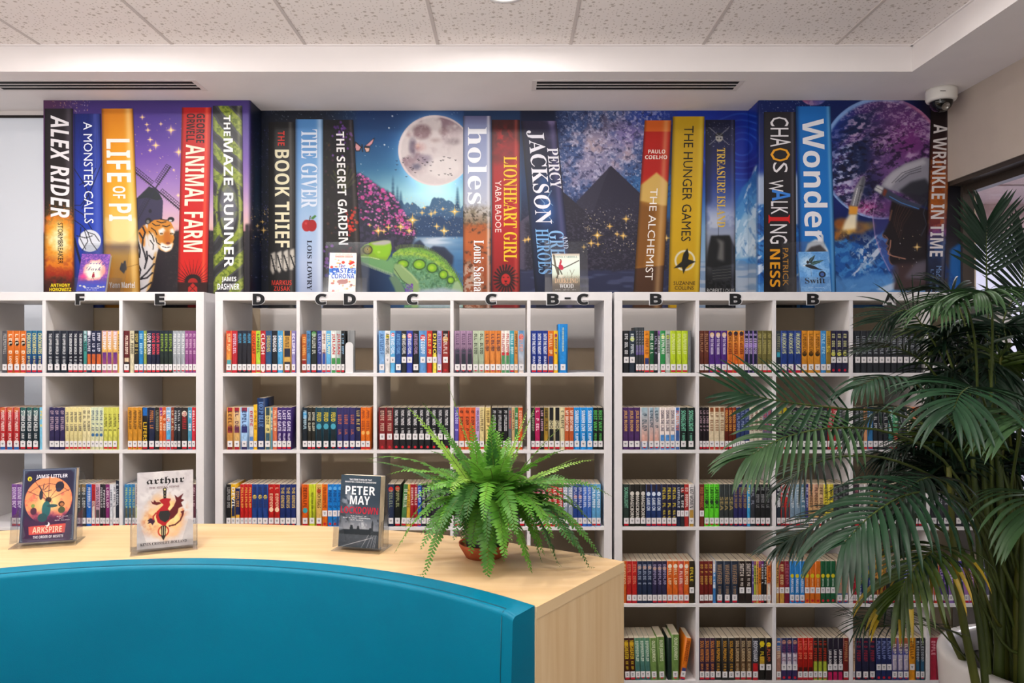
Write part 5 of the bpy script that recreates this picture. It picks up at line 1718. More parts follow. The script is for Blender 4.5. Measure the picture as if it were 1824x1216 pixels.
BOOKLIST = []                          # (score, key, name, parts, matrix, label, group)
for key, (align, specs) in BOOKS.items():
    colk, r = key.split('.')
    r = int(r)
    xa, xb = CELLS[colk]
    z0 = row_z(r) + .0003
    ents = []
    for sp in specs:
        f = (sp + '|||||').split('|')
        n, w = int(f[0]), float(f[1])
        ops = {}
        for t in f[5].split():
            k, _, v = t.partition('=')
            ops[k] = v
        for i in range(n):
            ents.append((w, f[2], f[3], f[4], ops, sp))
    off = 1.0 + (float(align[1:]) if len(align) > 1 else 0)
    tot = sum(e[0] for e in ents) + sum(float(e[4].get('g', 0)) for e in ents)
    avail = (xb - xa) / KP - 1.6 - (off - 1.0)
    scl = min(1.0, avail / tot) * KP
    if align[0] == '<':
        x = xa + off * KP
    else:
        x = xb - .8 * KP - tot * scl
    cnt = 0
    rnd = random.Random(hash(key.replace('.', '')) if False else sum(ord(c) * 7 ** i for i, c in enumerate(key)))
    for w, base, title, ink, ops, sp in ents:
        x += float(ops.get('g', 0)) * scl
        wm = w * scl - .00035
        hm = float(ops.get('h', 75.2)) * KP
        hm *= 1.0
        tk = (sp, round(scl, 6))
        if tk not in BTYPE:
            seed = len(BTYPE) + 3
            cover, pages = book_type(wm, hm, base, seed)
            extra = []
            t0, t1 = [float(v) for v in ops.get('t', '.07,.56').split(',')]
            sty = ops.get('s', 'bold')
            fw = .62 if wm > .024 else .7

            def lay(name, txt, ta, tb, uw):
                mt = MB()
                g = scribble(int(txt[1:]), seed) if txt.startswith('~') else text_geo(txt, sty)
                ln = (tb - ta) * hm
                hh = min(wm * uw, ln / g[2] * 1.7)
                u0 = (wm - hh) / 2
                place_text(mt, g, lambda a, b: (u0 + hh * b, -.00045, hm * (1 - ta - (tb - ta) * a)), flat(ink, .4))
                extra.append((name, mt.mesh(name)))
            if not title.startswith('~1') or len(title) > 2:
                lay('title', title, t0, t1, fw * (.8 if title.startswith('~') else 1))
            if 'a' in ops:
                ta = t1 + .05
                lay('author_name', ops['a'], ta, min(ta + .2, .80), fw * .62)
            if 'o' in ops:
                hx, _, v = ops['o'].partition('@')
                rr = wm * .36
                zc = hm * (1 - float(v))
                sty_ = [(wm / 2 + rr * math.cos(a), -.0003, zc + rr * 1.15 * math.sin(a)) for a in np.linspace(0, 2 * PI, 14)[:-1]]
                mt = MB()
                mt.add(sty_, [tuple(range(13))], flat(hx, .4))
                extra.append(('emblem', mt.mesh('emblem')))
            if 'nl' not in ops and wm > .006:
                ml = MB()
                lw_ = min(wm * .86, .0215)
                lh = .0265
                zc = hm * .24 if 'm' in ops else .0125
                ml.box(wm / 2 - lw_ / 2, wm / 2 + lw_ / 2, -.0009, -.0006, zc, zc + lh, STICK)
                ml.box(wm / 2 - lw_ * .22, wm / 2 + lw_ * .2, -.001, -.0009, zc + lh * .55, zc + lh * .66, STICK_INK)
                ml.box(wm / 2 - lw_ * .16, wm / 2 + lw_ * .16, -.001, -.0009, zc + lh * .33, zc + lh * .43, STICK_INK)
                extra.append(('spine_label', ml.mesh('spine_label')))
                ml = MB()
                if 'r' in ops:
                    rr = min(lw_ * .42, .006)
                    ml.add([(wm / 2 + rr * math.cos(a), -.0008, .012 + rr * math.sin(a)) for a in np.linspace(0, 2 * PI, 12)[:-1]], [tuple(range(11))], STICK_RED)
                elif 'nr' not in ops and 'm' not in ops and seed % 3:
                    ml.box(wm / 2 - lw_ * .45, wm / 2 + lw_ * .45, -.0009, -.0006, .004, zc - .0005, STICK_RED)
                if ml.v:
                    extra.append(('red_marker', ml.mesh('red_marker')))
            BTYPE[tk] = (cover, pages, extra)
        t2 = math.radians(float(ops.get('t2', 0)))
        M = Matrix.Translation((x, D_FRONT + .0045 + (rnd.random() * .003 if 'nl' not in ops else .004), z0))
        if t2 > 0:                      # leans right: pivot on the lower right corner
            M = M @ Matrix.Translation((wm, 0, 0)) @ Matrix.Rotation(t2, 4, 'Y') @ Matrix.Translation((-wm, 0, 0))
        elif t2 < 0:
            M = M @ Matrix.Rotation(t2, 4, 'Y')
        x += w * scl
        if w < 2.6:
            continue
        cnt += 1
        cols = [c.split('/')[0] for c in [s_.split('*')[0] for s_ in base.split('_')]]
        segs = parse_base(base)
        big = sorted(segs, key=lambda g: -g[1])
        c1 = cname(big[0][0][0])
        cc = [c1]
        for g in segs:
            for hx in g[0]:
                k = cname(hx)
                if k not in cc and g[1] > .12:
                    cc.append(k)
        look = cc[0] if len(cc) == 1 else cc[0] + ' and ' + cc[1]
        label = '%s paperback, %s from left, %s %s' % (look, ORD[cnt - 1], ROWN[r], COLN[colk])
        if len(label.split()) <= 11 and not title.startswith('~1'):
            label = label.replace('paperback', 'paperback with %s lettering' % cname(ink), 1)
        vis = VIS.get(key, 1.0)
        BOOKLIST.append((w * float(ops.get('h', 75)) * vis, key, BTYPE[tk], M, label, '%s paperbacks %s' % (ROWN[r], COLN[colk])))

order = sorted(range(len(BOOKLIST)), key=lambda i: -BOOKLIST[i][0])
SOLO = set(order[:300])
STUFF = bmesh.new()
STUFF_MATS = []
for i, (score, key, parts, M, label, group) in enumerate(BOOKLIST):
    cover, pages, extra = parts
    if i in SOLO:
        o = link_mesh('paperback', cover)
        o.matrix_world = M
        tag(o, label, 'book', group)
        link_mesh('page_block', pages, o)
        for nm, em in extra:
            link_mesh(nm, em, o)
    else:
        for me in [cover, pages] + [e_[1] for e_ in extra]:
            n0v, n0f = len(STUFF.verts), len(STUFF.faces)
            STUFF.from_mesh(me)
            STUFF.verts.ensure_lookup_table()
            STUFF.faces.ensure_lookup_table()
            for v in STUFF.verts[n0v:]:
                v.co = M @ v.co
            idx = []
            for m_ in me.materials:
                if m_ not in STUFF_MATS:
                    STUFF_MATS.append(m_)
                idx.append(STUFF_MATS.index(m_))
            for f in STUFF.faces[n0f:]:
                f.material_index = idx[f.material_index]
me = bpy.data.meshes.new('paperbacks_in_shade')
STUFF.to_mesh(me)
STUFF.free()
for m_ in STUFF_MATS:
    me.materials.append(m_)
o = link_mesh('paperbacks_in_shade', me)
tag(o, 'remaining paperbacks standing half hidden behind the palm, the fern and the displays', 'books', None, 'stuff')
print('BOOKS', len(BOOKLIST))

# white bookend in the C D cell, and the grey plate that leans behind it
m = MB()
BEND = pmat('bookend_white', 'dcdcde', .35)
x0 = fx(614.5)
w = 14 * KP
pts = []
hh = 55 * KP
for a in np.linspace(0, PI, 13):
    pts.append((x0 + w / 2 - w / 2 * math.cos(a), hh - w / 2 + w / 2 * 1.0 * math.sin(a)))
prof = [(x0, 0)] + pts + [(x0 + w, 0)]
zb = row_z(0) + .0003
n = len(prof)
vs = [(x, D_FRONT + .006, zb + z) for x, z in prof] + [(x, D_FRONT + .009, zb + z) for x, z in prof]
m.add(vs, [tuple(range(n - 1, -1, -1)), tuple(range(n, 2 * n))] + [(i, (i + 1) % n, (i + 1) % n + n, i + n) for i in range(n)], BEND)
m.box(x0, x0 + .003, D_FRONT + .009, D_FRONT + .11, zb, zb + .09, BEND)
m.box(x0 + .003, x0 + .03, D_FRONT + .012, D_FRONT + .11, zb, zb + .0015, BEND)
o = m.build('bookend')
tag(o, 'white metal bookend with a rounded top, beside books under letters C D', 'bookend')
m = MB()
m.box(fx(617), fx(620.5), D_FRONT + .025, D_FRONT + .15, zb + .002, zb + 76 * KP, pmat('grey_plate', '8a8c8e', .35))
m.box(fx(620.5), fx(629), D_FRONT + .03, D_FRONT + .034, zb + .002, zb + 76 * KP, pmat('grey_plate', '8a8c8e', .35))
o = m.build('divider_plate')
tag(o, 'grey plastic divider plate standing behind the white bookend', 'divider')

# letters along the front edge of the bookcases
LET = [(143, 'F'), (285, 'E'), (461, 'D'), (572, 'C'), (623.5, 'D'), (735, 'C'), (875, 'C'), (985, 'B'), (1011, '-'), (1038, 'C'), (1168, 'B'), (1310, 'B'), (1448, 'B'), (1584, 'A')]
LBL = {143: 'black letter F stuck on the edge of the left bookcase', 285: 'black letter E stuck on the edge of the left bookcase', 461: 'black letter D alone, leftmost on the middle bookcase edge',
       572: 'black letter C just left of a D on the middle bookcase', 623.5: 'black letter D just right of a C, under the castle book', 735: 'black letter C alone below the printed chameleon',
       875: 'black letter C alone below the printed red spine', 985: 'black letter B left of the dash on the middle bookcase', 1011: 'short black dash between the letters B and C',
       1038: 'black letter C right of the dash on the middle bookcase', 1168: 'black letter B below the leaning brown printed spine', 1310: 'black letter B below the printed sailing ship',
       1448: 'black letter B below the blue dragonfly-winged bird book', 1584: 'black letter A half hidden by palm leaves on the right bookcase'}
LBLK = pmat('letter_black', '17171a', .35)
LWHT = pmat('letter_white_edge', 'dadade', .5)
for px, ch in LET:
    g, fs, asp = text_geo(ch, 'bold')
    hpx, wpx = 19.5, {'F': 16, 'E': 17, 'D': 21, 'C': 20, 'B': 21, 'A': 21, '-': 11}[ch]
    yb = 542.5 if ch != '-' else 532.5
    if ch == '-':
        hpx = 3
    ds = {}
    for name, mat, grow, y in (('shelf_letter', LBLK, 0.0, -.004), ('white_edge', LWHT, .9, -.002)):
        cu = bpy.data.curves.new('lettering', 'FONT')
        st = STY['bold']
        cu.body = chr(st[0] + ord(ch) - 65) if ch != '-' else '-'
        cu.fill_mode = 'BOTH'
        cu.resolution_u = 4
        cu.extrude = .01
        cu.offset = (.028 if ch in 'CDFE-' else .018) if name == 'shelf_letter' else .06
        ob = bpy.data.objects.new('lettering', cu)
        em = bpy.data.meshes.new_from_object(ob)
        bpy.data.objects.remove(ob)
        bpy.data.curves.remove(cu)
        co = np.zeros(len(em.vertices) * 3)
        em.vertices.foreach_get('co', co)
        co = co.reshape(-1, 3)
        if name == 'shelf_letter':
            mn, mx = co.min(0), co.max(0)
        c0 = (mn + mx) / 2
        sc_ = np.array([(wpx * KP) / (mx[0] - mn[0]), (hpx * KP) / (mx[1] - mn[1]), 1])
        lc = (co - c0) * sc_
        th_ = .002
        out_ = np.stack([lc[:, 0], np.where(co[:, 2] > 0, -th_ if name == 'shelf_letter' else -.001, 0), lc[:, 1]], -1)
        em.vertices.foreach_set('co', out_.ravel())
        em.materials.clear()
        em.materials.append(mat)
        em.update()
        ds[name] = em
    o = link_mesh('shelf_letter' if ch != '-' else 'shelf_dash', ds['shelf_letter'], None, (fx(px), D_FRONT - .0013, CAMZ + (PY - (yb - hpx / 2)) * KP))
    tag(o, LBL[px], 'letter', 'stuck-on black shelf letters')
    link_mesh('white_edge', ds['white_edge'], o, (0, .0011, 0))


# ---------------------------------------------------------------- curved bench back with a wooden ledge
Z_LED = CAMZ - .54
CF, RF = Vector((-.785, .624)), 1.214
CB, RB = Vector((-.898, .169)), 2.026
TF0, TF1 = math.radians(46.2), math.radians(134)
TB0, TB1 = math.radians(54.3), math.radians(121)


def wood(name, axis, c1='cba878', c2='dbbd92'):
    st = {'x': (1.2, 14, 9), 'z': (16, 16, .9)}[axis]
    m = noise_mat(name, c1, c2, 2.2, .38, stretch=st, detail=6, lo=.3, hi=.7, dist=.6, bump=.02, bscale=9)
    return m


WOOD_T, WOOD_S = wood('maple_top', 'x'), wood('maple_side_lit', 'z', 'ddb987', 'e9cc9f')  # side maple lightened to stand in for light on the end panel
WOOD_E = pmat('maple_edge', 'e6c89a', .4)
TEAL = noise_mat('teal_vinyl', '006a86', '00728e', 3, .4, bump=.1, bscale=420, spec=.18)
SEAM = pmat('teal_seam', '004a5c', .6)

NS = 72


def arc(c, r, t0, t1, n=NS):
    return [Vector((c.x + r * math.cos(t0 + (t1 - t0) * i / n), c.y + r * math.sin(t0 + (t1 - t0) * i / n))) for i in range(n + 1)]


fr_, bk_ = arc(CF, RF, TF0, TF1), arc(CB, RB, TB0, TB1)
bench = empty('curved_bench', (CF.x, CF.y + RF, 0))
tag(bench, 'curved booth bench with teal padded back and pale wooden ledge', 'bench')
BO = Vector((CF.x, CF.y + RF, 0))


def strip_solid(m, A, B, z0, z1, mt, ms, smooth=False):
    """solid between plan curves A (front) and B (back)"""
    n = len(A)
    vs = []
    for a, b in zip(A, B):
        vs += [(a.x - BO.x, a.y - BO.y, z1), (b.x - BO.x, b.y - BO.y, z1), (b.x - BO.x, b.y - BO.y, z0), (a.x - BO.x, a.y - BO.y, z0)]
    top, side, ends = [], [], []
    for i in range(n - 1):
        p, q = i * 4, i * 4 + 4
        top.append((p, q, q + 1, p + 1))
        side += [(p + 1, q + 1, q + 2, p + 2), (p + 3, q + 3, q, p), (p + 2, q + 2, q + 3, p + 3)]
    ends = [(0, 1, 2, 3), (n * 4 - 1, n * 4 - 2, n * 4 - 3, n * 4 - 4)]
    m.add(vs, top, mt)
    m.add(vs, side + ends, ms)


m = MB()
strip_solid(m, fr_, bk_, Z_LED - .025, Z_LED, WOOD_T, WOOD_E)
m.build('ledge_top', bench)
m = MB()
e0, e1 = fr_[0], bk_[0]
dn = (e1 - e0).normalized()
nn = Vector((dn.y, -dn.x))
ti = .018
pts = [e0, e1, e1 - nn * ti, e0 - nn * ti]
ins = .0012
pts = [p - nn * ins for p in pts]
vs = [(p.x - BO.x, p.y - BO.y, z) for z in (0, Z_LED - .025) for p in pts]
m.add(vs, [(3, 2, 1, 0), (4, 5, 6, 7), (0, 1, 5, 4), (1, 2, 6, 5), (2, 3, 7, 6), (3, 0, 4, 7)], WOOD_S)
m.build('end_panel', bench)
m = MB()
bk2 = [p + (Vector((CB.x, CB.y)) - p).normalized() * .016 for p in bk_]
strip_solid(m, bk2[1:], [p - Vector((0, 0)) for p in bk_][1:], 0, Z_LED - .025, WOOD_S, WOOD_S)
m.build('back_panel', bench)

# padded back: rounded section swept along the arc
TH = .066
sec = []                                  # (r offset towards the sitter, z)
zt = Z_LED + .002
R_ = .011
sec.append((0.0, .42))
sec.append((0.0, zt))
for a in np.linspace(PI / 2, 0, 6):
    sec.append((TH - R_ + R_ * math.cos(a), zt - R_ + R_ * math.sin(a)))
sec += [(TH + .004, zt - .12), (TH + .005, .8), (TH, .42)]
tt = np.linspace(TF0 + .004, TF1, 90)
m = MB()
vs, fs = [], []
k = len(sec)
for i, t in enumerate(tt):
    for d, z in sec:
        edge = 0
        if i == 0:
            edge = .006 * (1 if d > .005 else 0)
        r = RF - d - .0005
        vs.append((CF.x + r * math.cos(t) - BO.x, CF.y + r * math.sin(t) - BO.y, z - edge))
for i in range(len(tt) - 1):
    for q in range(k - 1):
        fs.append((i * k + q, i * k + q + 1, (i + 1) * k + q + 1, (i + 1) * k + q))
fs.append(tuple(range(k)))
fs.append(tuple(range(len(tt) * k - 1, (len(tt) - 1) * k - 1, -1)))
m.add(vs, fs, TEAL, True)
pad = m.build('back_cushion', bench)
bm = bmesh.new()
bm.from_mesh(pad.data)
bmesh.ops.recalc_face_normals(bm, faces=list(bm.faces))
for e in bm.edges:
    if len(e.link_faces) == 2 and e.calc_face_angle(0) > .7:
        e.smooth = False
bm.to_mesh(pad.data)
bm.free()
# piping seams along the top front edge and down the end
m = MB()
t_end = TF0 + .03
rs = RF - TH + .012
m.tube([(CF.x + rs * math.cos(t) - BO.x, CF.y + rs * math.sin(t) - BO.y, zt + .0004) for t in np.linspace(t_end, TF1, 80)], .0011, 5, SEAM)
m.build('seam', pad)
m = MB()
m.tube([(CF.x + (RF - TH - .0012 - (.004 if z < zt - .1 else 0)) * math.cos(t_end) - BO.x, CF.y + (RF - TH - .0012 - (.004 if z < zt - .1 else 0)) * math.sin(t_end) - BO.y, z) for z in (zt - .012, zt - .12, .8, .45)], .0011, 5, SEAM)
m.build('seam', pad)
m = MB()
m.tube([(CF.x + (RF - d) * math.cos(t_end - (.0) * d) - BO.x, CF.y + (RF - d) * math.sin(t_end) - BO.y, z) for d, z in [(TH - .012, zt + .0004), (TH - .003, zt - .003), (TH + .0005, zt - .012)]], .0011, 5, SEAM)
m.build('seam', pad)
# seat, below the frame
m = MB()
strip_solid(m, arc(CF, RF - .52, TF0, TF1), arc(CF, RF - .07, TF0, TF1), .33, .44, TEAL, TEAL)
m.build('seat_cushion', bench)
m = MB()
strip_solid(m, arc(CF, RF - .50, TF0, TF1), arc(CF, RF - .001, TF0, TF1), 0, .33, WOOD_S, WOOD_S)
m.build('seat_base', bench)


# ---------------------------------------------------------------- clear acrylic holders and the books shown in them
ACRY = bpy.data.materials.new('clear_acrylic')
ACRY.use_nodes = True
nt = ACRY.node_tree
nt.nodes.clear()
N, L = nt.nodes, nt.links
out = N.new('ShaderNodeOutputMaterial')
mx1 = N.new('ShaderNodeMixShader')
tr = N.new('ShaderNodeBsdfTransparent')
tr.inputs['Color'].default_value = (.93, .94, .95, 1)
gl = N.new('ShaderNodeBsdfGlossy')
gl.inputs['Roughness'].default_value = .12
lw = N.new('ShaderNodeLayerWeight')
lw.inputs['Blend'].default_value = .5
pw = N.new('ShaderNodeMath')
pw.operation = 'POWER'
pw.inputs[1].default_value = 3.0
ma = N.new('ShaderNodeMath')
ma.operation = 'MULTIPLY_ADD'
ma.inputs[1].default_value = .6
ma.inputs[2].default_value = .025
L.new(lw.outputs['Facing'], pw.inputs[0])
L.new(pw.outputs[0], ma.inputs[0])
L.new(ma.outputs[0], mx1.inputs[0])
L.new(tr.outputs[0], mx1.inputs[1])
L.new(gl.outputs[0], mx1.inputs[2])
L.new(mx1.outputs[0], out.inputs['Surface'])
# the polished cut edges scatter light and read pale
AEDGE = bpy.data.materials.new('acrylic_edge')
AEDGE.use_nodes = True
nt = AEDGE.node_tree
b = nt.nodes['Principled BSDF']
b.inputs['Base Color'].default_value = l4('6a6e76')
b.inputs['Roughness'].default_value = .6
b.inputs['Specular IOR Level'].default_value = .1
tr = nt.nodes.new('ShaderNodeBsdfTransparent')
mx1 = nt.nodes.new('ShaderNodeMixShader')
mx1.inputs[0].default_value = .22
nt.links.new(tr.outputs[0], mx1.inputs[1])
nt.links.new(b.outputs[0], mx1.inputs[2])
nt.links.new(mx1.outputs[0], nt.nodes['Material Output'].inputs['Surface'])


def plate(m, pts, T, th=.0022, holes=None):
    """flat acrylic outline pts (u, v) placed by T(u, v, w); faces clear, rim pale"""
    n = len(pts)
    f = [T(u, v, 0) for u, v in pts]
    b_ = [T(u, v, th) for u, v in pts]
    m.add(f + b_, [tuple(range(n)), tuple(range(2 * n - 1, n - 1, -1))], ACRY)
    m.add(f + b_, [(i, (i + 1) % n, (i + 1) % n + n, i + n) for i in range(n)], AEDGE)


def rrect(x0, x1, y0, y1, r, tops=True):
    p = [(x0, y0), (x1, y0)]
    for a in np.linspace(0, PI / 2, 6):
        p.append((x1 - r + r * math.cos(a), y1 - r + r * math.sin(a)))
    for a in np.linspace(PI / 2, PI, 6):
        p.append((x0 + r + r * math.cos(a), y1 - r + r * math.sin(a)))
    return p


def pocket_holder(loc, rz, w, tilt, label, depth=.048):
    """brochure pocket: leaning back plate, two side cheeks, low front with a dipped middle, base"""
    h = empty('book_holder', loc, rz)
    tag(h, label, 'book holder', 'clear acrylic book pockets')
    s, c = math.sin(tilt), math.cos(tilt)

    def lean(u, v, w_):
        return (u, .004 + v * s + w_ * c, .0035 + .028 * s + v * c - w_ * s)
    m = MB()
    plate(m, rrect(-w / 2, w / 2, 0, .185, .018), lambda u, v, t: lean(u, v, depth * .5 + t))
    m.build('back_plate', h)
    m = MB()
    # front wall: tall corners, low middle
    p = [(-w / 2, 0), (w / 2, 0), (w / 2, .070)]
    for a in np.linspace(PI / 2, 0, 5)[::-1]:
        p.append((w / 2 - .022 + .016 * math.cos(a), .054 + .016 * math.sin(a)))
    for a in np.linspace(PI, 1.5 * PI, 5):
        p.append((w / 2 - .006 - .01 + .0 + .010 * math.cos(a) - .010, .022 + .010 * math.sin(a)))
    q = [(-x, y) for x, y in p[2:]][::-1]
    plate(m, p + q, lambda u, v, t: lean(u, v, -depth * .5 - t))
    m.build('front_wall', h)
    for sx in (-1, 1):
        m = MB()
        pp = [(-depth * .5, 0), (depth * .5, 0), (depth * .5, .09), (depth * .2, .078), (-depth * .5, .070)]
        plate(m, pp, lambda u, v, t: lean(sx * (w / 2 - .0022) + sx * t, v, u))
        m.build('side_wall', h)
    m = MB()
    plate(m, [(-w / 2, -depth * .5 - .012), (w / 2, -depth * .5 - .012), (w / 2, depth * .5 + .03), (-w / 2, depth * .5 + .03)], lambda u, v, t: (u, v + .006, .0005 + t))
    m.build('base_plate', h)
    return h


def easel_holder(loc, rz, w, tilt, label, hh=.262):
    """leaning back sheet with a rear leg and a shallow front pocket"""
    h = empty('book_holder', loc, rz)
    tag(h, label, 'book holder', 'clear acrylic stands on the bookcase tops')
    s, c = math.sin(tilt), math.cos(tilt)

    def lean(u, v, w_):
        return (u, v * s + w_ * c, .0025 + v * c - w_ * s)
    m = MB()
    v0 = .038 * s / c
    plate(m, [(-w / 2, v0), (w / 2, v0), (w / 2, hh), (-w / 2, hh)], lambda u, v, t: lean(u, v, .036 + t))
    m.build('back_plate', h)
    m = MB()
    yt, zt_ = hh * s + .036 * c, hh * c
    plate(m, [(-w / 2, 0), (w / 2, 0), (w / 2, zt_), (-w / 2, zt_)], lambda u, v, t: (u, yt + .028 + t - .0 - (v / zt_) * .022, .001 + v))
    m.build('rear_leg', h)
    m = MB()
    plate(m, [(-w / 2, 0), (w / 2, 0), (w / 2, .075), (-w / 2, .075)], lambda u, v, t: lean(u, v, -.003 - t))
    m.build('front_lip', h)
    m = MB()
    plate(m, [(-w / 2, -.006), (w / 2, -.006), (w / 2, .04), (-w / 2, .04)], lambda u, v, t: (u, v, .0002 + t))
    m.build('base_plate', h)
    return h


COVER_PRINT = print_mat('cover_print', .3)


def shown_book(loc, rz, tilt, w, h, th, spinecol, paint, texts, label, off=(0, 0, 0), pages_right=True):
    """paperback shown face out; canvas in millimetres from the top left"""
    s, c = math.sin(tilt), math.cos(tilt)
    R = Matrix.Translation(loc) @ Matrix.Rotation(rz, 4, 'Z')

    def L3(u, v, d):                       # u from the left edge, v up from the bottom, d behind the front
        x, z, y = u - w / 2 + off[0], v, d
        return (x, off[1] + z * s + y * c, off[2] + th * s + z * c - y * s)
    W, H = w * 1000, h * 1000
    cv = Cv(0, 0, W, H, 1.15)
    cv.n1, cv.n2, cv.n3 = fbm(cv.X + W, cv.Y, 30, 4, 5), fbm(cv.X, cv.Y + H, 12, 4, 6), fbm(cv.X, cv.Y, 5, 3, 7)
    cv.W, cv.H = W, H
    paint(cv)
    ny, nx = cv.X.shape
    u, v = cv.X / W * w, h - cv.Y / H * h
    co = np.array([L3(a, b_, 0) for a, b_ in zip(u.ravel(), v.ravel())])
    idx = np.arange(ny * nx).reshape(ny, nx)
    q = np.stack([idx[:-1, :-1], idx[1:, :-1], idx[1:, 1:], idx[:-1, 1:]], -1).reshape(-1, 4)
    col = np.ones((ny * nx, 4))
    col[:, :3] = s2l(cv.a.reshape(-1, 3))
    n0 = len(co)
    ex, eq = [], []

    def slab(u0, u1, d0, d1):
        o = n0 + len(ex)
        for vv in (0, h):
            ex.extend([L3(u0, vv, d0), L3(u1, vv, d0), L3(u1, vv, d1), L3(u0, vv, d1)])
        eq.extend([tuple(o + k for k in f) for f in [(0, 3, 2, 1), (4, 5, 6, 7), (0, 1, 5, 4), (1, 2, 6, 5), (2, 3, 7, 6), (3, 0, 4, 7)]])
    slab(0, w, .0002, .0008)
    slab(0, w, th - .0006, th)
    slab(0, .0007, .0008, th - .0006)
    ecol = np.ones((len(ex), 4))
    ecol[:, :3] = s2l(hexc(spinecol))
    me = raw_mesh('paperback_shown', np.vstack([co, np.array(ex)]), np.vstack([q, np.array(eq)]), np.vstack([col, ecol]), COVER_PRINT)
    o = link_mesh('paperback', me)
    o.matrix_world = R
    tag(o, label, 'book', 'books shown face out')
    m = MB()
    vs = [L3(a, b_, d) for b_ in (.0006, h - .001) for a, d in ((.0008, .0009), (w - .001, .0009), (w - .001, th - .0007), (.0008, th - .0007))]
    m.add(vs, [(0, 3, 2, 1), (4, 5, 6, 7), (0, 1, 5, 4), (1, 2, 6, 5), (2, 3, 7, 6), (3, 0, 4, 7)], PAGES)
    m.build('page_block', o)
    for t, sty, x0, x1, yt, yb, colr in texts:
        m = MB()
        g = text_geo(t, sty) if not t.startswith('~') else scribble(int(t[1:]), 5)
        place_text(m, g, lambda a, b_: L3((x0 + (x1 - x0) * a) / 1000, h - (yb + (yt - yb) * b_) / 1000, -.0004), flat(colr, .35))
        m.build('cover_lettering', o)
    return o


def at_ledge(px, py):
    d = F * .54 / (py - PY)
    return ((px - PX) / F * d, d, Z_LED)


# -- the story with masked children by a round window
def a_ark(c):
    c.a[:] = hexc('22283a')
    c.mix(c.ellm(c.W / 2, c.H / 2, c.W * .47, c.H * .485, .5) * 0 + 1, '39435a')
    c.poly([(6, 14), (14, 6), (c.W - 14, 6), (c.W - 6, 14), (c.W - 6, c.H - 14), (c.W - 14, c.H - 6), (14, c.H - 6), (6, c.H - 14)], '241f3c', 1, 1)
    c.line([(3, 3), (c.W - 3, 3), (c.W - 3, c.H - 3), (3, c.H - 3), (3, 3)], 1.2, '8a92a4', .9)
    m = c.ell(c.W / 2, 84, 57, 62, 'e88a5a')
    c.mix(m * np.exp(-((c.X - 64) ** 2 + (c.Y - 92) ** 2) / 900), 'f4d088')
    c.mix(m * sstep(100, 132, c.Y + (c.n2 - .5) * 30) * .9, '7a2a58')
    c.mix(m * sstep(.55, .7, c.n2) * .45 * (c.Y > 60), 'b03a4a')
    for a in (-2.7, -2.2, -1.57, -.95, -.45):
        c.line([(64, 84), (64 + 57 * math.cos(a), 84 + 62 * math.sin(a))], 1.4, '3a2030', .9)
    c.line([(18, 62), (40, 46), (64, 40), (90, 46), (112, 62)], 1.4, '3a2030', .9)
    c.mix(sstep(118, 140, c.Y + (c.n2 - .5) * 30) * (np.abs(c.X - c.W / 2) < c.W * .44) * .92, '3c1c40')
    for x, y, rx, ry, col in [(64, 84, 8, 8, '1c1620'), (66, 82, 5, 5, '3a2420'), (60, 108, 11, 22, '1c5a60'), (52, 130, 12, 12, '20484e'), (46, 70, 5, 14, '202838'), (74, 100, 14, 5, '244a50'), (96, 96, 8, 8, '2a1c1c'), (97, 97, 5, 5, 'a86a40'), (97, 112, 9, 9, '3a4a30'), (28, 98, 5, 6, '6a8a40'), (30, 112, 8, 10, '402038'), (90, 48, 11, 13, '1c1a2c'), (88, 58, 7, 6, '2c2a44')]:
        c.ell(x, y, rx, ry, col, .95)
    for pts in [[(48, 58), (40, 44)], [(50, 56), (52, 40)], [(52, 58), (62, 46)], [(54, 62), (70, 58)]]:
        c.line(pts, 2, '2c3040')
    c.poly([(20, 152), (c.W - 20, 148), (c.W - 22, 172), (22, 174)], 'c04a44')
    c.ell(c.W / 2, 148, 6, 6, 'e0e0e4')
    c.ell(c.W / 2 - 2.4, 146, 5, 5, '2a2038')
    c.ell(17, 26, 5.5, 6.5, 'd8c830')
    c.ell(17, 27, 2, 4, '1c1c1c')
    c.line([(20, 190), (c.W - 20, 190)], .8, '8a92a4', .7)


pos = at_ledge(82, 970)
RZ = math.radians(15)
pocket_holder(pos, RZ, .158, math.radians(9), 'clear pocket holder at the left end of the ledge')
shown_book(pos, RZ, math.radians(9), .129, .193, .026, '2a3040', a_ark,
           [('JAMIE LITTLER', 'bold', 32, 108, 16, 28, 'e0e0ec'), ('ARKSPIRE', 'bold', 30, 100, 154, 170, 'e8c0a8'), ('THE ORDER OF MISFITS', 'bold', 32, 104, 177, 184, 'd4d6de'),
            ('~10', 'bold', 86, 114, 128, 130, 'd8d0d8'), ('~5', 'bold', 92, 106, 133, 135, 'd8d0d8'), ('~12', 'bold', 82, 118, 138, 140, 'd8d0d8')],
           'dark paperback with orange round window cover, leftmost book on the wooden ledge', (.002, -.004, .006))


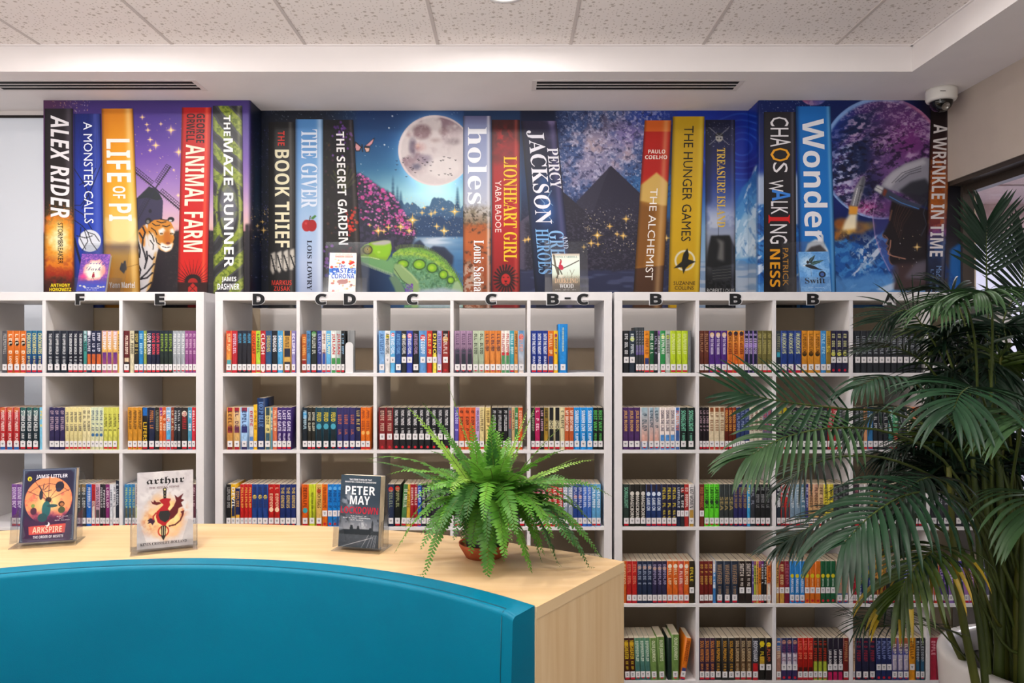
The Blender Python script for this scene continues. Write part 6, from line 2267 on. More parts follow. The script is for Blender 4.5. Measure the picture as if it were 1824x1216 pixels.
def a_arth(c):
    c.a[:] = hexc('c8c2c2')
    c.mix(sstep(.45, .7, c.n1) * .6, 'dcd8d4')
    c.mix(sstep(.5, .75, c.n2) * sstep(100, 60, c.Y) * .3, 'a49ca0')
    d = np.hypot((c.X - 64) * 1.1, (c.Y - 118) * .85) + (c.n1 - .5) * 44
    c.mix(1 - sstep(30, 66, d), 'e0a870')
    c.mix(1 - sstep(14, 54, d + (c.n2 - .5) * 20), 'f0d890')
    c.mix(np.exp(-((c.X - 28) ** 2 / 250 + (c.Y - 130) ** 2 / 500)) * sstep(.4, .6, c.n2) * .8, 'c86a3a')
    c.mix(np.exp(-((c.X - 102) ** 2 / 200 + (c.Y - 104) ** 2 / 400)) * sstep(.4, .6, c.n2) * .8, 'd87a40')
    # a red heraldic dragon around a sword
    R1, R2, K = 'a81c22', '5c1a1c', '26221e'
    c.poly([(61, 48), (69, 48), (68, 76), (62, 76)], K)
    c.ell(65, 47, 5, 5.4, K)
    c.ell(65, 47, 2.6, 3, 'e8d890')
    for y in (56, 64, 72):
        c.ell(65, y, 4, 3.4, K)
        c.ell(65, y, 1.4, 1.2, 'e8d890')
    c.poly([(52, 74), (60, 70), (70, 70), (80, 72), (76, 80), (78, 88), (72, 98), (82, 108), (80, 124), (70, 134), (66, 144), (58, 138), (48, 130), (44, 116), (46, 102), (56, 92), (62, 86), (56, 80)], R1)
    c.poly([(76, 104), (86, 92), (92, 78), (88, 62), (96, 70), (110, 60), (104, 74), (112, 78), (104, 84), (108, 94), (98, 98), (96, 110), (86, 122), (78, 126)], R2)
    c.poly([(46, 86), (36, 82), (32, 74), (38, 78), (40, 72), (45, 78), (52, 78), (58, 82)], R2)
    c.poly([(40, 120), (30, 118), (24, 124), (28, 126), (24, 132), (32, 130), (36, 136), (42, 128)], '3a1c34')
    c.line([(44, 106), (38, 114), (38, 122)], 3.4, R1)
    c.line([(76, 142), (90, 140), (102, 130), (108, 116), (106, 108)], 4, R2)
    c.poly([(102, 108), (112, 104), (110, 116)], R2)
    c.poly([(54, 102), (74, 102), (78, 110), (76, 124), (66, 132), (54, 124), (50, 112)], '2c2a28')
    c.ell(62, 154, 14, 15, 'b83a20', .95)
    c.ell(62, 154, 10.5, 11.5, 'f0c890')
    c.poly([(56, 140), (68, 140), (67, 168), (62, 178), (57, 168)], K)
    c.line([(60, 142), (60, 164)], 1.2, 'e0d0a0')
    c.line([(64.4, 142), (64.4, 164)], 1.2, 'e0d0a0')
    c.mix(sstep(176, 184, c.Y) * .45, '8a8688')


pos = at_ledge(293, 980)
RZ = math.radians(24)
pocket_holder(pos, RZ, .158, math.radians(7), 'clear pocket holder in the middle of the ledge, dragon book inside')
shown_book(pos, RZ, math.radians(7), .133, .196, .022, '9a9496', a_arth,
           [('arthur', 'gothic', 22, 112, 13, 36, '1c1818'), ('THE SEEING STONE', 'serif', 28, 100, 38, 43.5, '6a4848'), ('KEVIN CROSSLEY-HOLLAND', 'serif', 8, 118, 180, 187, '3a3438')],
           'pale paperback with a red dragon cover, second book on the wooden ledge', (.002, -.004, .006))


def a_may(c):
    c.vgrad([(0, '33424e'), (60, '2c3a48'), (95, '3c4652'), (120, '6a707a'), (138, '848890'), (146, '3c4248'), (160, '40464e'), (185, '363c44')])
    c.mix(np.exp(-((c.X - 20) ** 2 / 500 + (c.Y - 62) ** 2 / 900)) * sstep(.4, .65, c.n2) * .8, '9aa0aa')
    c.mix(np.exp(-((c.Y - 112) / 14) ** 2) * sstep(.45, .6, c.n2) * .85, '1c2228')
    c.mix(np.exp(-((c.Y - 125) / 12) ** 2 - ((c.X - 60) / 28) ** 2) * sstep(.42, .6, c.n2) * .9, 'c8ccd2')
    sky = np.interp(c.X[0], [0, 12, 30, 32, 38, 40, 50, 52, 56, 58, 84, 86, 92, 93, 112], [146, 140, 140, 128, 128, 138, 138, 130, 130, 138, 138, 134, 134, 142, 142])
    c.mix(sstep(-.5, .5, c.Y - sky[None, :]) * (c.Y < 152), '20262c')
    c.poly([(91, 146), (91, 122), (93.5, 113), (96, 122), (96, 146)], '262c32')
    c.mix(sstep(150, 152, c.Y) * sstep(.5, .7, c.n3) * .25, '565e66')
    c.line([(4, 186), (96, 158)], 1.1, 'c8ccd0', .9)
    for x in (62, 78, 88, 96, 101):
        c.line([(x + 22 - (x - 62) * .45, 152), (x, 190)], 1, 'b8bcc2', .8)


pos = at_ledge(641, 979)
RZ = math.radians(-13)
pocket_holder(pos, RZ, .135, math.radians(6), 'clear pocket holder beside the fern, grey thriller inside')
shown_book(pos, RZ, math.radians(6), .112, .185, .034, '2a323c', a_may,
           [('THE CRIME THRILLER THAT', 'bold', 24, 88, 9, 13.5, 'e8eaee'), ('PREDICTED A WORLD IN QUARANTINE', 'bold', 12, 100, 15.5, 20, 'e8eaee'), ('PETER', 'bold', 14, 98, 28, 50, 'f0f0f2'), ('MAY', 'bold', 28, 84, 53, 75, 'f0f0f2'),
            ('LOCKDOWN', 'bold', 3, 108, 81, 99, 'b01c34'), ('~16', 'bold', 32, 76, 104, 106.5, 'd8dade'), ('~24', 'bold', 10, 88, 109, 111.5, 'd8dade'), ('~14', 'bold', 32, 74, 114, 116.5, 'd8dade')],
           'grey thriller paperback with a red title, on the ledge left of the fern', (0, -.012, .006))


# -- four small stands on the bookcase tops
def a_lovely(c):
    c.a[:] = hexc('5a3a90')
    c.mix(sstep(.5, .7, c.n2) * .7, '8a50a8')
    c.mix(sstep(.5, .7, c.n3) * (c.Y < 50) * .5, 'c07ab8')
    d = np.hypot((c.X - 64) * 1.05, (c.Y - 84) * .9) + (c.n2 - .5) * 16
    c.mix(1 - sstep(44, 56, d), 'e89a98')
    c.mix(1 - sstep(28, 48, d), 'f4e4c8')
    c.mix(np.exp(-((c.X - 20) ** 2 / 300 + (c.Y - 118) ** 2 / 300)) * .9, 'd83a78')
    c.mix(np.exp(-((c.X - 104) ** 2 / 300 + (c.Y - 90) ** 2 / 500)) * .7, 'e07a70')
    c.mix(sstep(136, 146, c.Y + (c.n2 - .5) * 16), '4a40a8')
    c.mix(sstep(150, 158, c.Y) * .7, '2c48b0')
    for x in (14, 30, 34, 92, 104, 116):
        c.ell(x, 164 + x % 7, 6, 4, 'e8e0c0', .9)
    c.ell(64, 96, 3.4, 3.4, '4a1c28')
    c.poly([(60, 100), (68, 100), (72, 120), (58, 120)], '8a1c38')
    c.line([(62, 120), (60, 130)], 2, '3a1c28')
    c.line([(66, 120), (68, 130)], 2, '3a1c28')


def a_castle(c):
    c.a[:] = hexc('f0e8dc')
    c.mix(sstep(70, 76, c.Y + (c.n2 - .5) * 10) * (1 - sstep(126, 132, c.Y)), 'd8e4f0')
    c.mix(sstep(74, 80, c.Y) * (1 - sstep(108, 114, c.Y)) * sstep(16, 24, np.abs(c.X - 64)) * sstep(.42, .55, c.n2), '2c6ac0')
    rnd = random.Random(5)
    for _ in range(30):
        c.ell(rnd.uniform(8, 122), rnd.uniform(30, 74) if rnd.random() < .5 else rnd.uniform(134, 192), rnd.uniform(4, 10), rnd.uniform(3, 7), rnd.choice(['c8281c', 'e08a3a', 'd8a068', '8a3a30', 'e8c8a0', 'c85040']), .9)
    c.poly([(86, 52), (112, 40), (118, 50), (96, 62)], 'd02820')
    c.ell(64, 48, 8, 8, 'c83a28')
    c.ell(64, 144, 26, 12, 'b06a60')


def a_dark(c):
    c.vgrad([(0, 'b8a898'), (16, 'd8dcd0'), (60, 'd0dcd4'), (100, 'c4cfc0'), (135, '8a7a62'), (160, '4a4038'), (198, '3a332f')])
    c.mix(sstep(.55, .7, c.n3) * (c.Y > 110) * .5, '6a5a44')
    c.line([(8, 8), (16, 60), (28, 100)], 9, '5a5244', .9)
    c.line([(0, 52), (30, 70), (50, 72), (80, 58), (126, 34)], 5, '4a463a', .95)
    c.line([(28, 70), (30, 100), (16, 130)], 8, '4a463a', .9)
    c.line([(34, 74), (46, 100)], 6, '4a463a', .9)
    c.line([(90, 128), (92, 100), (84, 80)], 3, '7a7664', .9)
    c.line([(92, 104), (104, 78)], 2.4, '7a7664', .9)
    c.line([(70, 126), (72, 90)], 2, 'a09c88', .8)
    c.ell(40, 44, 5, 14, 'a82838', 1, 1, .3)
    c.ell(42, 66, 11, 15, 'b02440', 1, 1, -.5)
    c.ell(40, 30, 4, 4, '7a3a30')


def a_swift(c):
    c.a[:] = hexc('5a94d0')
    c.mix(sstep(.45, .7, c.n1) * .7, '8ab8e4')
    c.mix(np.exp(-((c.X - 34) ** 2 + (c.Y - 50) ** 2) / 900) * .8, 'c8e0f0')
    c.mix(sstep(.55, .72, c.n3) * .4, '3a74b4')
    c.poly([(40, 58), (46, 36), (74, 16), (68, 34), (56, 56)], '2a3a40')
    c.poly([(48, 62), (66, 46), (112, 42), (90, 56), (62, 66)], '2c4a48')
    c.line([(44, 54), (66, 22)], 1.2, '8ab0a8', .8)
    c.line([(56, 62), (100, 46)], 1.2, '8ab0a8', .8)
    c.poly([(22, 68), (32, 62), (46, 62), (66, 70), (84, 82), (108, 92), (80, 88), (54, 84), (34, 76)], '22242a')
    c.ell(38, 52, 6, 9, '2a2024')
    c.ell(22, 68, 6, 3, 'd8dce0', .9)
    c.line([(50, 82), (52, 120)], 1.4, '4a5a70', .7)
    c.ell(100, 112, 16, 16, '1c2434')
    c.ell(100, 112, 9, 9, '3a5a9a')


for (pxc, by, rz, tilt, w, h, dd, paint, texts, label, hlab, hoff, hw) in [
    (165, 3.40, 8, 19, .126, .192, .02, a_lovely, [('The', 'script', 50, 76, 24, 34, '4a3a98'), ('Lovely', 'script', 24, 108, 36, 62, '3a3a90'), ('Dark', 'script', 30, 94, 64, 86, '2c2c78'), ('~12', 'bold', 34, 98, 172, 177, 'e8e8f4'), ('~9', 'bold', 44, 90, 182, 187, 'c8c8e8')],
     'small purple and pink book in a clear stand above letter F', 'clear acrylic stand above letter F holding a purple book', .03, .205),
    (610, 3.41, 4, 14, .124, .193, .024, a_castle, [('~12', 'bold', 26, 104, 6, 10, '8a8a94'), ('SHARON CREECH', 'bold', 26, 106, 14, 24, 'b02c28'), ('The', 'boldit', 44, 74, 56, 74, '1c4ab0'), ('CASTLE', 'bold', 12, 116, 76, 100, '1c4ab0'), ('CORONA', 'bold', 12, 118, 104, 128, '1c4ab0')],
     'small white and blue castle book in a clear stand above letters C D', 'clear acrylic stand above letters C D', .012, .205),
    (1008, 3.42, -1, 10, .130, .188, .02, a_dark, [('EMMA CARROLL', 'serif', 12, 120, 11, 21, '6a8a84'), ('THE', 'serifit', 28, 54, 104, 118, 'e0d8c8'), ('DARKLING', 'serif', 12, 120, 120, 144, 'd8b08a'), ('WOOD', 'serif', 34, 100, 146, 168, 'e0dcd8'), ('~8', 'bold', 14, 40, 174, 177, 'd0ccc8'), ('~8', 'bold', 52, 82, 174, 177, 'd0ccc8'), ('~7', 'bold', 92, 112, 174, 177, 'd0ccc8')],
     'small pale book with a red bird cover in a clear stand above B-C', 'clear acrylic stand above letters B-C', .004, .205),
    (1451, 3.40, -6, 12, .134, .196, .024, a_swift, [('Swift', 'serif', 20, 112, 128, 156, '1c2434'), ('~14', 'bold', 24, 108, 8, 12, '3a6ab0'), ('~12', 'bold', 34, 104, 174, 177, 'c8dcf0')],
     'small light blue book with a winged creature in a stand above rightmost B', 'clear acrylic stand above the rightmost letter B', -.035, .200)]:
    lx = (pxc - PX) / F * (by + .02)
    loc = (lx, by, Z_TOP + .0004)
    r_ = math.radians(rz)
    easel_holder((lx + hoff, by, Z_TOP + .0004), r_, hw, math.radians(tilt), hlab)
    shown_book(loc, r_, math.radians(tilt), w, h, dd, '7a7a90' if paint is not a_swift else '5a90c8', paint, texts, label, (0, .0045, .0035))


# ---------------------------------------------------------------- plants
def leaf_mat(name, c1, c2, rough=.42, trans=.25, scale=30):
    m = noise_mat(name, c1, c2, scale, rough, detail=3)
    nt = m.node_tree
    b = nt.nodes['Principled BSDF']
    t = nt.nodes.new('ShaderNodeBsdfTranslucent')
    t.inputs['Color'].default_value = l4(c2)
    mx = nt.nodes.new('ShaderNodeMixShader')
    mx.inputs[0].default_value = trans
    nt.links.new(b.outputs[0], mx.inputs[1])
    nt.links.new(t.outputs[0], mx.inputs[2])
    nt.links.new(mx.outputs[0], nt.nodes['Material Output'].inputs['Surface'])
    return m


def bez(ps, n):
    """Catmull-Rom through the points"""
    ps = [Vector(p) for p in ps]
    P_ = [ps[0] * 2 - ps[1]] + ps + [ps[-1] * 2 - ps[-2]]
    out_ = []
    k = len(ps) - 1
    for i in range(n + 1):
        t = k * i / n
        j = min(int(t), k - 1)
        u = t - j
        a, b, c, d = P_[j:j + 4]
        out_.append(.5 * ((2 * b) + (c - a) * u + (2 * a - 5 * b + 4 * c - d) * u * u + (3 * b - a - 3 * c + d) * u ** 3))
    return out_


FG = [leaf_mat('fern_green', '4c8a2a', '6fa83a'), leaf_mat('fern_mid_green', '3d7224', '568e32'), leaf_mat('fern_deep_green', '2a5622', '3f742e'),
      leaf_mat('fern_young_green', '7aa83a', '98c24e')]
FSTEM = pmat('fern_rachis', '5a6a2a', .6)
fern = empty('potted_fern', (-.066, 1.862, Z_LED))
tag(fern, 'bushy green fern in a terracotta pot on the wooden ledge', 'potted plant')
FO = Vector((-.066, 1.862, Z_LED))
m = MB()
TERRA = noise_mat('terracotta', 'a8502c', 'b8603a', 20, .75, bump=.2, bscale=120)
m.lathe([(.0005, .0005), (.046, .0005), (.0625, .028), (.064, .036), (.061, .036), (.058, .030), (.045, .004), (.0005, .004)], 40, m=TERRA)
m.build('saucer', fern)
m = MB()
POTW = pmat('pot_grey_white', '6a6e6c', .5)
m.lathe([(.0005, .005), (.040, .005), (.054, .085), (.057, .087), (.057, .098), (.052, .098), (.050, .086), (.0005, .086)], 36, m=POTW)
m.build('pot', fern)
m = MB()
m.lathe([(.0005, .090), (.035, .089), (.051, .087)], 24, m=noise_mat('dark_soil', '1c1510', '33271c', 90, .95, bump=.8))
m.build('soil', fern)


def fern_frond(path, wid, mat, rnd, name='frond'):
    """rachis with pairs of small overlapping leaflets"""
    n = len(path)
    Ls = [0]
    for a, b in zip(path[:-1], path[1:]):
        Ls.append(Ls[-1] + (b - a).length)
    tot = Ls[-1]
    m = MB()
    m.tube([p - FO for p in path[::2] + ([path[-1]] if (n - 1) % 2 else [])], [.0013 * (1 - .75 * i / (n / 2)) for i in range(len(path[::2]) + (1 if (n - 1) % 2 else 0))], 4, FSTEM, cap=False)
    sp = .0085
    k = int(tot / sp)
    vs, fs = [], []
    roll = rnd.uniform(-.5, .5)
    for i in range(int(k * .12), k):
        s = i * sp
        j = 0
        while j < n - 2 and Ls[j + 1] < s:
            j += 1
        u = (s - Ls[j]) / max(Ls[j + 1] - Ls[j], 1e-6)
        p = path[j].lerp(path[j + 1], u)
        T = (path[j + 1] - path[j]).normalized()
        up = Vector((0, 0, 1))
        S = T.cross(up)
        if S.length < .15:
            S = T.cross(Vector((0, -1, .2)))
        S.normalize()
        Nn = S.cross(T).normalized()
        S = S * math.cos(roll) + Nn * math.sin(roll)
        Nn = S.cross(T).normalized()
        f = s / tot
        ln = wid * min(1, (f - .05) * 5) * (1 - f) ** .62 * 1.25
        if ln < .0015:
            ln = .0015
        for sd in (-1, 1):
            l_ = 1.45 * ln * rnd.uniform(.82, 1.08)
            d = (S * sd * .95 + T * (.22 + .3 * f) + Nn * rnd.uniform(-.12, .2)).normalized()
            w = min(.0062, l_ * .36)
            wv = T * w
            o = len(vs)
            q = p + T * (0 if sd > 0 else sp * .5)
            dr = Nn * -l_ * .16
            vs += [q - wv * .45, q + wv * .55, q + d * l_ * .45 + wv * .9 + dr * .2, q + d * l_ * .85 + wv * .55 + dr * .7, q + d * l_ + dr, q + d * l_ * .8 - wv * .45 + dr * .6, q + d * l_ * .4 - wv * .75 + dr * .2]
            fs += [(o, o + 1, o + 2, o + 6), (o + 6, o + 2, o + 3, o + 5), (o + 5, o + 3, o + 4)]
    m.add([v - FO for v in vs], fs, mat, True)
    return m.build(name, fern)


rnd = random.Random(11)
CR = Vector((-.052, 1.862, Z_LED + .12))


def to_tip(tip, lift, pull=0.0, n=26):
    """arching path from the crown to the tip"""
    st = CR + Vector((rnd.uniform(-.02, .02), rnd.uniform(-.02, .02), rnd.uniform(-.03, .0)))
    mid = st.lerp(tip, .5) + Vector((0, 0, lift))
    q1 = st.lerp(tip, .22) + Vector((0, 0, lift * .72))
    q3 = st.lerp(tip, .8) + Vector((0, 0, lift * .62))
    return bez([st, q1, mid, q3, tip], n)


def clear(path):
    """keep fronds from sinking into the ledge"""
    for p in path:
        rf = (Vector((p.x, p.y)) - CF).length
        if rf > RF - .085 and p.z < Z_LED + .012:
            p.z = Z_LED + .012 + (Z_LED + .012 - p.z) * .08
    return path


HAND = [((797, 682), 1.90, .01, .010, 3), ((724, 722), 1.86, .02, .017, 3), ((752, 716), 1.95, .02, .015, 1), ((880, 735), 1.84, .0, .022, 0), ((838, 752), 1.8, .01, .020, 0), ((940, 728), 1.95, .0, .014, 3), ((957, 714), 2.0, .0, .012, 3), ((1000, 760), 1.92, .02, .016, 0),
        ((1010, 800), 1.84, .03, .018, 0), ((1062, 818), 1.96, .03, .014, 3), ((1030, 815), 2.0, .02, .014, 3), ((652, 818), 1.86, .055, .021, 1), ((655, 822), 1.98, .04, .018, 2), ((690, 845), 1.78, .05, .018, 0), ((735, 890), 1.74, .06, .018, 0), ((742, 862), 1.8, .05, .016, 3),
        ((702, 985), 1.74, .10, .020, 0), ((722, 940), 1.80, .09, .018, 1), ((742, 1078), 1.655, .14, .018, 1), ((868, 1044), 1.66, .10, .034, 1), ((900, 1000), 1.62, .10, .030, 0), ((948, 1026), 1.68, .10, .030, 0), ((1000, 1022), 1.73, .10, .022, 2), ((1075, 1000), 1.80, .09, .020, 1),
        ((1060, 1032), 1.72, .11, .022, 2), ((1090, 884), 1.84, .07, .016, 1), ((1050, 925), 1.78, .08, .022, 2), ((1062, 940), 1.9, .08, .020, 2), ((1032, 985), 1.76, .09, .024, 1), ((820, 820), 1.68, .04, .022, 0), ((868, 835), 1.62, .05, .026, 0), ((905, 810), 1.66, .03, .026, 0),
        ((945, 860), 1.64, .05, .026, 0), ((985, 880), 1.68, .06, .026, 1), ((860, 930), 1.58, .09, .024, 0), ((800, 880), 1.66, .06, .020, 3), ((760, 910), 1.78, .08, .018, 2), ((830, 930), 1.66, .08, .022, 2), ((920, 955), 1.6, .09, .026, 1), ((985, 960), 1.65, .09, .026, 0)]
for (px, py), d, lift, wid, mi in HAND:
    fern_frond(clear(to_tip(P(px, py, d), lift)), wid, FG[mi], rnd)
for i in range(58):
    # tips spread over the bushy outline, nearer fronds hang lower
    az = i * 2.39996
    rr = rnd.uniform(.45, 1.0)
    px, py = 872 + 190 * rr * math.cos(az), 895 + 140 * rr * math.sin(az)
    if px < 735 and py > 815:
        px = 735 + rnd.uniform(0, 30)
    d = (1.90 + rnd.uniform(-.1, .14)) if py < 880 else (1.72 + rnd.uniform(-.12, .06))
    tip = P(px, py, d)
    if tip.z < Z_LED + .014 and (Vector((tip.x, tip.y)) - CF).length > RF - .085:
        tip.z = Z_LED + .014
    fern_frond(clear(to_tip(tip, .03 + .07 * max(0, math.sin(az)))), rnd.uniform(.017, .026), FG[rnd.choice([0, 0, 1, 1, 2, 2])], rnd)

# ---------------------------------------------------------------- the big palm in its white pot
PC = Vector((1.63, 2.2, 0))
palm = empty('potted_palm', PC)
tag(palm, 'tall dark green feather palm in a round glossy white pot at the right', 'potted plant')
ZR = CAMZ - .950
m = MB()
GLAZE = pmat('white_glaze', 'd8d4d2', .22, .5, coat=.4)
m.lathe([(.0005, .002), (.19, .002), (.215, .03), (.265, .25), (.292, .46), (.300, ZR - .02), (.297, ZR - .006), (.288, ZR), (.262, ZR), (.254, ZR - .008), (.250, ZR - .06), (.24, ZR - .12), (.0005, ZR - .12)], 72, m=GLAZE)
m.build('pot', palm)
m = MB()
m.lathe([(.0005, ZR - .062), (.12, ZR - .066), (.2, ZR - .058), (.249, ZR - .07)], 40, m=noise_mat('palm_soil', '14100c', '2a211a', 60, .95, bump=1.0))
m.build('soil', palm)
PG = [leaf_mat('palm_green', '183422', '24442c', .4, .1, 14), leaf_mat('palm_dark_green', '0f2216', '182f1e', .42, .08, 14), leaf_mat('palm_olive', '28390f', '3a4c16', .44, .12, 14), leaf_mat('palm_fresh', '2c4a2a', '3e5c38', .4, .14, 14)]
PYEL = leaf_mat('palm_yellowing', '7a6a14', 'a08420', .45, .2, 20)
PST = noise_mat('palm_stem', '344016', '4a5622', 6, .45, stretch=(3, 3, .8))
PST2 = noise_mat('palm_stem_yellow', '454c18', '5a5c20', 6, .45, stretch=(3, 3, .8))
rnd = random.Random(29)


def palm_frond(pts, f0=.4, ll=.24, droop=.5, wid=.012, mi=0, nl=26, a0=70, a1=22, stem=.006, yel=0.0, nvec=None, flat_=.0, one=0):
    path = bez(pts, 40)
    n = len(path)
    m = MB()
    m.tube([p - PC for p in path[::2]], [stem * (1 - .8 * i / (n / 2)) for i in range(len(path[::2]))], 6, PST if mi != 2 else PST2, cap=False)
    for i in range(nl):
        f = i / (nl - 1)
        t = f0 + (1 - f0) * f
        x = t * (n - 1)
        j = min(int(x), n - 2)
        p0 = path[j].lerp(path[j + 1], x - j)
        T = (path[j + 1] - path[j]).normalized()
        up = Vector(nvec) if nvec else Vector((0, 0, 1))
        S = T.cross(up)
        if S.length < .1:
            S = T.cross(Vector((0, -1, 0)))
        S.normalize()
        Nn = S.cross(T).normalized()
        ang = math.radians(a0 + (a1 - a0) * f)
        lf = ll * (.55 + .9 * math.sin(PI * min(1, .18 + .72 * f)) * .5) * rnd.uniform(.88, 1.08)
        for sd in ((-1, 1) if not one else (one,)):
            d = (T * math.cos(ang) + S * sd * math.sin(ang) + Nn * rnd.uniform(.05, .25)).normalized()
            k = 7
            seg = lf / k
            q = p0.copy()
            vs, fs = [], []
            dr = droop * rnd.uniform(.8, 1.25)
            for s_ in range(k + 1):
                u = s_ / k
                w = wid * (math.sin(PI * min(1, .12 + .88 * u)) ** .7) * (1 if u < .98 else .05)
                wv = d.cross(Nn)
                if wv.length < 1e-4:
                    wv = T.copy()
                wv.normalize()
                fold = Nn * w * .25
                vs += [q - wv * w * .5 + fold, q, q + wv * w * .5 + fold]
                d = (d + Vector((0, 0, -1)) * dr * .30 * (.35 + u)).normalized()
                q = q + d * seg
            ye = rnd.random() < yel
            cut = int(k * .62) if ye else k
            g1 = [(s_ * 3 + c_, s_ * 3 + c_ + 1, s_ * 3 + c_ + 4, s_ * 3 + c_ + 3) for s_ in range(0, cut) for c_ in (0, 1)]
            g2 = [(s_ * 3 + c_, s_ * 3 + c_ + 1, s_ * 3 + c_ + 4, s_ * 3 + c_ + 3) for s_ in range(cut, k) for c_ in (0, 1)]
            vv = [v - PC for v in vs]
            m.add(vv, g1, PG[mi], True)
            if g2:
                m.add(vv, g2, PYEL, True)
    return m.build('frond', palm)


def pot_pt(a, r, z=None):
    return Vector((PC.x + r * math.cos(a), PC.y + r * math.sin(a), ZR - .07 if z is None else z))


BASE = pot_pt(2.6, .1)
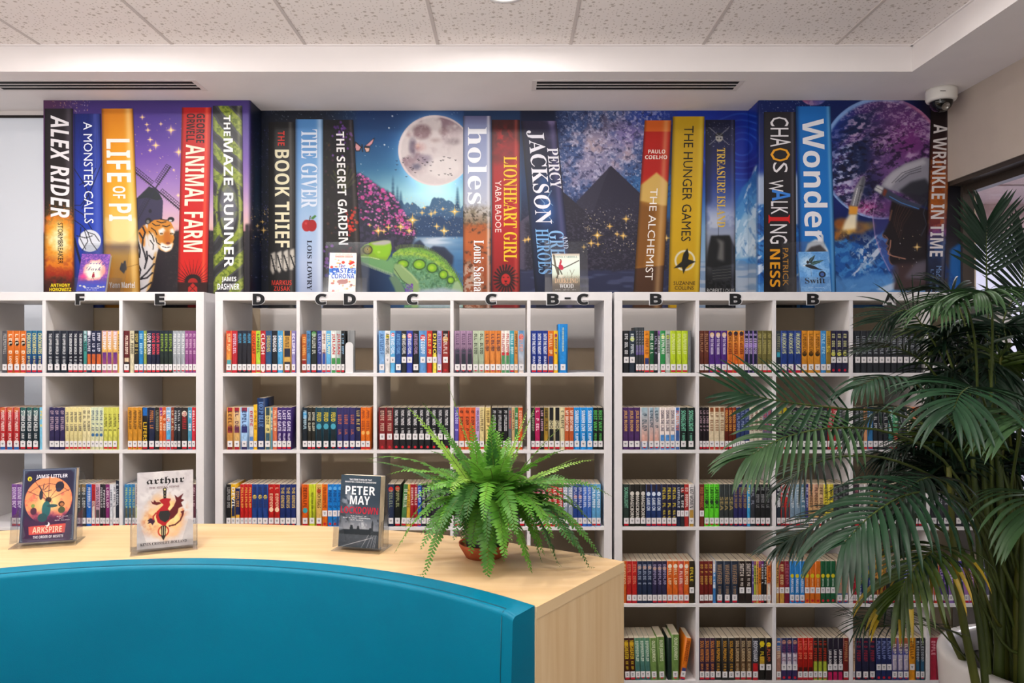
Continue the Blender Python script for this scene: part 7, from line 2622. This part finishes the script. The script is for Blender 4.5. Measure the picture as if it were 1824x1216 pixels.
# fronds that show: control points in photo pixels with a depth each
FR = [
    # long left frond over the middle columns
    ([(1700, 800, 2.12), (1600, 738, 2.05), (1500, 728, 2.0), (1400, 716, 1.96), (1318, 700, 1.93)], dict(f0=.48, ll=.19, droop=.08, wid=.012, mi=0, nl=15, a0=58, a1=20, nvec=(.2, -.7, .6))),
    ([(1690, 830, 2.1), (1590, 772, 2.0), (1490, 762, 1.92), (1400, 778, 1.86), (1335, 812, 1.82)], dict(f0=.42, ll=.18, droop=.5, wid=.011, mi=3, nl=20, a0=58, a1=20, nvec=(.1, -.5, .8))),
    ([(1700, 880, 2.15), (1600, 822, 2.1), (1510, 812, 2.05), (1440, 830, 2.0), (1405, 858, 1.98)], dict(f0=.5, ll=.14, droop=.7, wid=.007, mi=1, nl=16)),
    ([(1760, 930, 2.1), (1690, 880, 2.0), (1620, 880, 1.9), (1555, 915, 1.84), (1505, 965, 1.8)], dict(f0=.28, ll=.23, droop=.75, wid=.016, mi=0, nl=18, a0=70, a1=24, nvec=(.1, -.35, .9))),
    ([(1700, 960, 2.2), (1590, 905, 2.15), (1500, 912, 2.1), (1440, 940, 2.08), (1395, 968, 2.06)], dict(f0=.4, ll=.16, droop=.35, wid=.010, mi=1, nl=20)),
    # fan that faces the room
    ([(1765, 800, 2.1), (1755, 720, 2.02), (1735, 690, 1.93), (1712, 700, 1.84), (1698, 730, 1.78)], dict(f0=.42, ll=.21, droop=.55, wid=.014, mi=0, nl=15, a0=85, a1=20, nvec=(0, -.3, .9))),
    # low frond with yellowing tips
    ([(1770, 1100, 2.1), (1735, 1010, 2.02), (1690, 975, 1.95), (1655, 985, 1.9), (1622, 1020, 1.86), (1600, 1060, 1.84)], dict(f0=.35, ll=.21, droop=.8, wid=.012, mi=2, nl=18, yel=.3)),
    ([(1790, 1150, 2.1), (1740, 1060, 2.1), (1690, 1000, 2.1), (1660, 985, 2.08), (1640, 1000, 2.06)], dict(f0=.5, ll=.2, droop=.9, wid=.011, mi=0, nl=14, yel=.45)),
    # thin dark fronds low in front of the shelves
    ([(1720, 1140, 2.1), (1680, 1120, 2.06), (1620, 1110, 2.02), (1560, 1115, 2.0), (1525, 1100, 1.98)], dict(f0=.2, ll=.12, droop=.15, wid=.004, mi=1, nl=18, stem=.003)),
    ([(1700, 1150, 2.1), (1660, 1110, 2.06), (1600, 1085, 2.02), (1560, 1090, 2.0), (1530, 1115, 1.98)], dict(f0=.2, ll=.12, droop=.3, wid=.004, mi=1, nl=18, stem=.003)),
    # upright top frond against the glass
    ([(1770, 760, 2.25), (1763, 620, 2.28), (1758, 520, 2.3), (1757, 450, 2.3), (1757, 398, 2.3)], dict(f0=.6, ll=.175, droop=.06, wid=.012, mi=1, nl=15, a0=58, a1=24, nvec=(0, -1, .05))),
    ([(1800, 760, 2.3), (1812, 640, 2.35), (1818, 560, 2.38), (1822, 490, 2.4), (1826, 440, 2.4)], dict(f0=.45, ll=.2, droop=.12, wid=.012, mi=1, nl=18, nvec=(0, -1, .1))),
    # pale drooping leaves near the top
    ([(1745, 760, 2.15), (1738, 620, 2.1), (1725, 555, 2.05), (1705, 530, 2.0), (1672, 540, 1.96)], dict(f0=.55, ll=.17, droop=.7, wid=.009, mi=3, nl=20)),
    ([(1765, 760, 2.12), (1768, 600, 2.08), (1765, 540, 2.02), (1755, 520, 1.97), (1735, 525, 1.92)], dict(f0=.55, ll=.17, droop=.7, wid=.010, mi=3, nl=18)),
    # dark ones behind, toward the A column
    ([(1740, 800, 2.25), (1690, 660, 2.3), (1650, 590, 2.3), (1615, 552, 2.3), (1568, 572, 2.3)], dict(f0=.5, ll=.14, droop=.25, wid=.006, mi=1, nl=18, nvec=(.1, -.8, .4))),
    ([(1730, 800, 2.2), (1680, 690, 2.2), (1640, 640, 2.2), (1590, 618, 2.2), (1545, 622, 2.2)], dict(f0=.48, ll=.15, droop=.35, wid=.007, mi=1, nl=24)),
    ([(1730, 820, 2.2), (1680, 730, 2.15), (1625, 680, 2.1), (1570, 672, 2.05), (1530, 690, 2.0)], dict(f0=.45, ll=.15, droop=.6, wid=.011, mi=0, nl=16)),
    ([(1720, 860, 2.25), (1660, 770, 2.25), (1610, 730, 2.25), (1560, 735, 2.2), (1520, 770, 2.2)], dict(f0=.4, ll=.16, droop=.5, wid=.009, mi=1, nl=18)),
    ([(1740, 880, 2.25), (1690, 790, 2.3), (1640, 775, 2.3), (1590, 800, 2.3), (1570, 840, 2.3)], dict(f0=.4, ll=.15, droop=.6, wid=.008, mi=1, nl=18)),
    # right edge
    ([(1800, 900, 2.05), (1815, 780, 1.95), (1822, 740, 1.88), (1824, 738, 1.8), (1820, 760, 1.72)], dict(f0=.4, ll=.22, droop=.6, wid=.015, mi=3, nl=16)),
    ([(1810, 1000, 2.1), (1830, 900, 2.0), (1838, 880, 1.95), (1840, 890, 1.88), (1836, 930, 1.82)], dict(f0=.4, ll=.2, droop=.7, wid=.014, mi=3, nl=14)),
    ([(1745, 700, 2.2), (1725, 600, 2.24), (1705, 540, 2.26), (1690, 515, 2.28), (1660, 515, 2.3)], dict(f0=.5, ll=.15, droop=.35, wid=.008, mi=1, nl=22)),
    ([(1760, 720, 2.3), (1780, 600, 2.35), (1800, 540, 2.38), (1830, 520, 2.4), (1860, 540, 2.4)], dict(f0=.35, ll=.2, droop=.4, wid=.011, mi=1, nl=22)),
    ([(1750, 950, 2.1), (1700, 870, 2.05), (1660, 850, 2.0), (1620, 870, 1.98), (1600, 920, 1.96)], dict(f0=.4, ll=.18, droop=.7, wid=.012, mi=1, nl=20)),
]
for i, (pts, kw) in enumerate(FR):
    p3 = [P(*p) for p in pts]
    a = PI * .62 + (i * 2.399) % (PI * .9)
    b0 = pot_pt(a, .05 + .12 * ((i * .37) % 1))
    if i in (8, 9):
        path0 = [pot_pt(PI, .18)] + p3
        kw['f0'] = .35
    else:
        mid = b0.lerp(p3[0], .55) + Vector((0, 0, .03))
        path0 = [b0, mid] + p3
        kw['f0'] = .33 + kw.get('f0', .4) * .67
    palm_frond(path0, **kw)
# filling fronds of the dense crown on the right
for i in range(26):
    px, py = rnd.uniform(1655, 1840), rnd.uniform(560, 890)
    d = rnd.uniform(2.15, 2.55)
    top = P(px, py, d)
    a = PI * .55 + rnd.uniform(0, PI)
    b0 = pot_pt(a, rnd.uniform(.02, .17))
    dirx = (px - 1745) / 120 + rnd.uniform(-.5, .5)
    tip = top + Vector((dirx * .16, rnd.uniform(-.12, .12), rnd.uniform(-.12, .05)))
    mid = b0.lerp(top, .6) + Vector((-.03 * dirx, 0, .05))
    palm_frond([b0, mid, top - Vector((dirx * .05, 0, .03)), top, tip], f0=.52, ll=rnd.uniform(.15, .21), droop=rnd.uniform(.3, .8), wid=.011, mi=rnd.choice([1, 1, 1, 0, 2]), nl=20)
for i in range(14):
    px, py = rnd.uniform(1665, 1850), rnd.uniform(600, 860)
    top = P(px, py, rnd.uniform(2.2, 2.6))
    b0 = pot_pt(PI * .55 + rnd.uniform(0, PI), rnd.uniform(.02, .17))
    dirx = (px - 1760) / 110 + rnd.uniform(-.4, .4)
    tip = top + Vector((dirx * .15, rnd.uniform(-.1, .1), rnd.uniform(-.1, .06)))
    palm_frond([b0, b0.lerp(top, .6) + Vector((-.03 * dirx, 0, .05)), top - Vector((dirx * .05, 0, .03)), top, tip], f0=.5, ll=rnd.uniform(.15, .2), droop=rnd.uniform(.3, .8), wid=.012, mi=1, nl=20)
# bare canes rising from the soil
CAN = [(1745, 1165, 1690, 830), (1762, 1170, 1725, 700), (1778, 1172, 1765, 640), (1792, 1175, 1790, 680), (1805, 1175, 1815, 760), (1758, 1172, 1700, 940), (1815, 1180, 1838, 820), (1785, 1165, 1745, 760), (1800, 1165, 1775, 880), (1735, 1160, 1660, 1010), (1822, 1180, 1824, 900)]
for i, (xa, ya, xb, yb) in enumerate(CAN):
    d = 2.08 + .03 * (i % 5)
    a = P(xa, ya, d)
    a.z = ZR - .07
    b = P(xb, yb, d + .02)
    c = a.lerp(b, .5) + Vector((.02 * ((i % 3) - 1), 0, 0))
    m = MB()
    r = [.013, .011, .015, .012][i % 4]
    pts = bez([a, c, b], 14)
    m.tube([p - PC for p in pts], [r * (1 - .45 * k / 14) for k in range(15)], 8, PST if i % 3 else PST2)
    m.build('stem', palm)
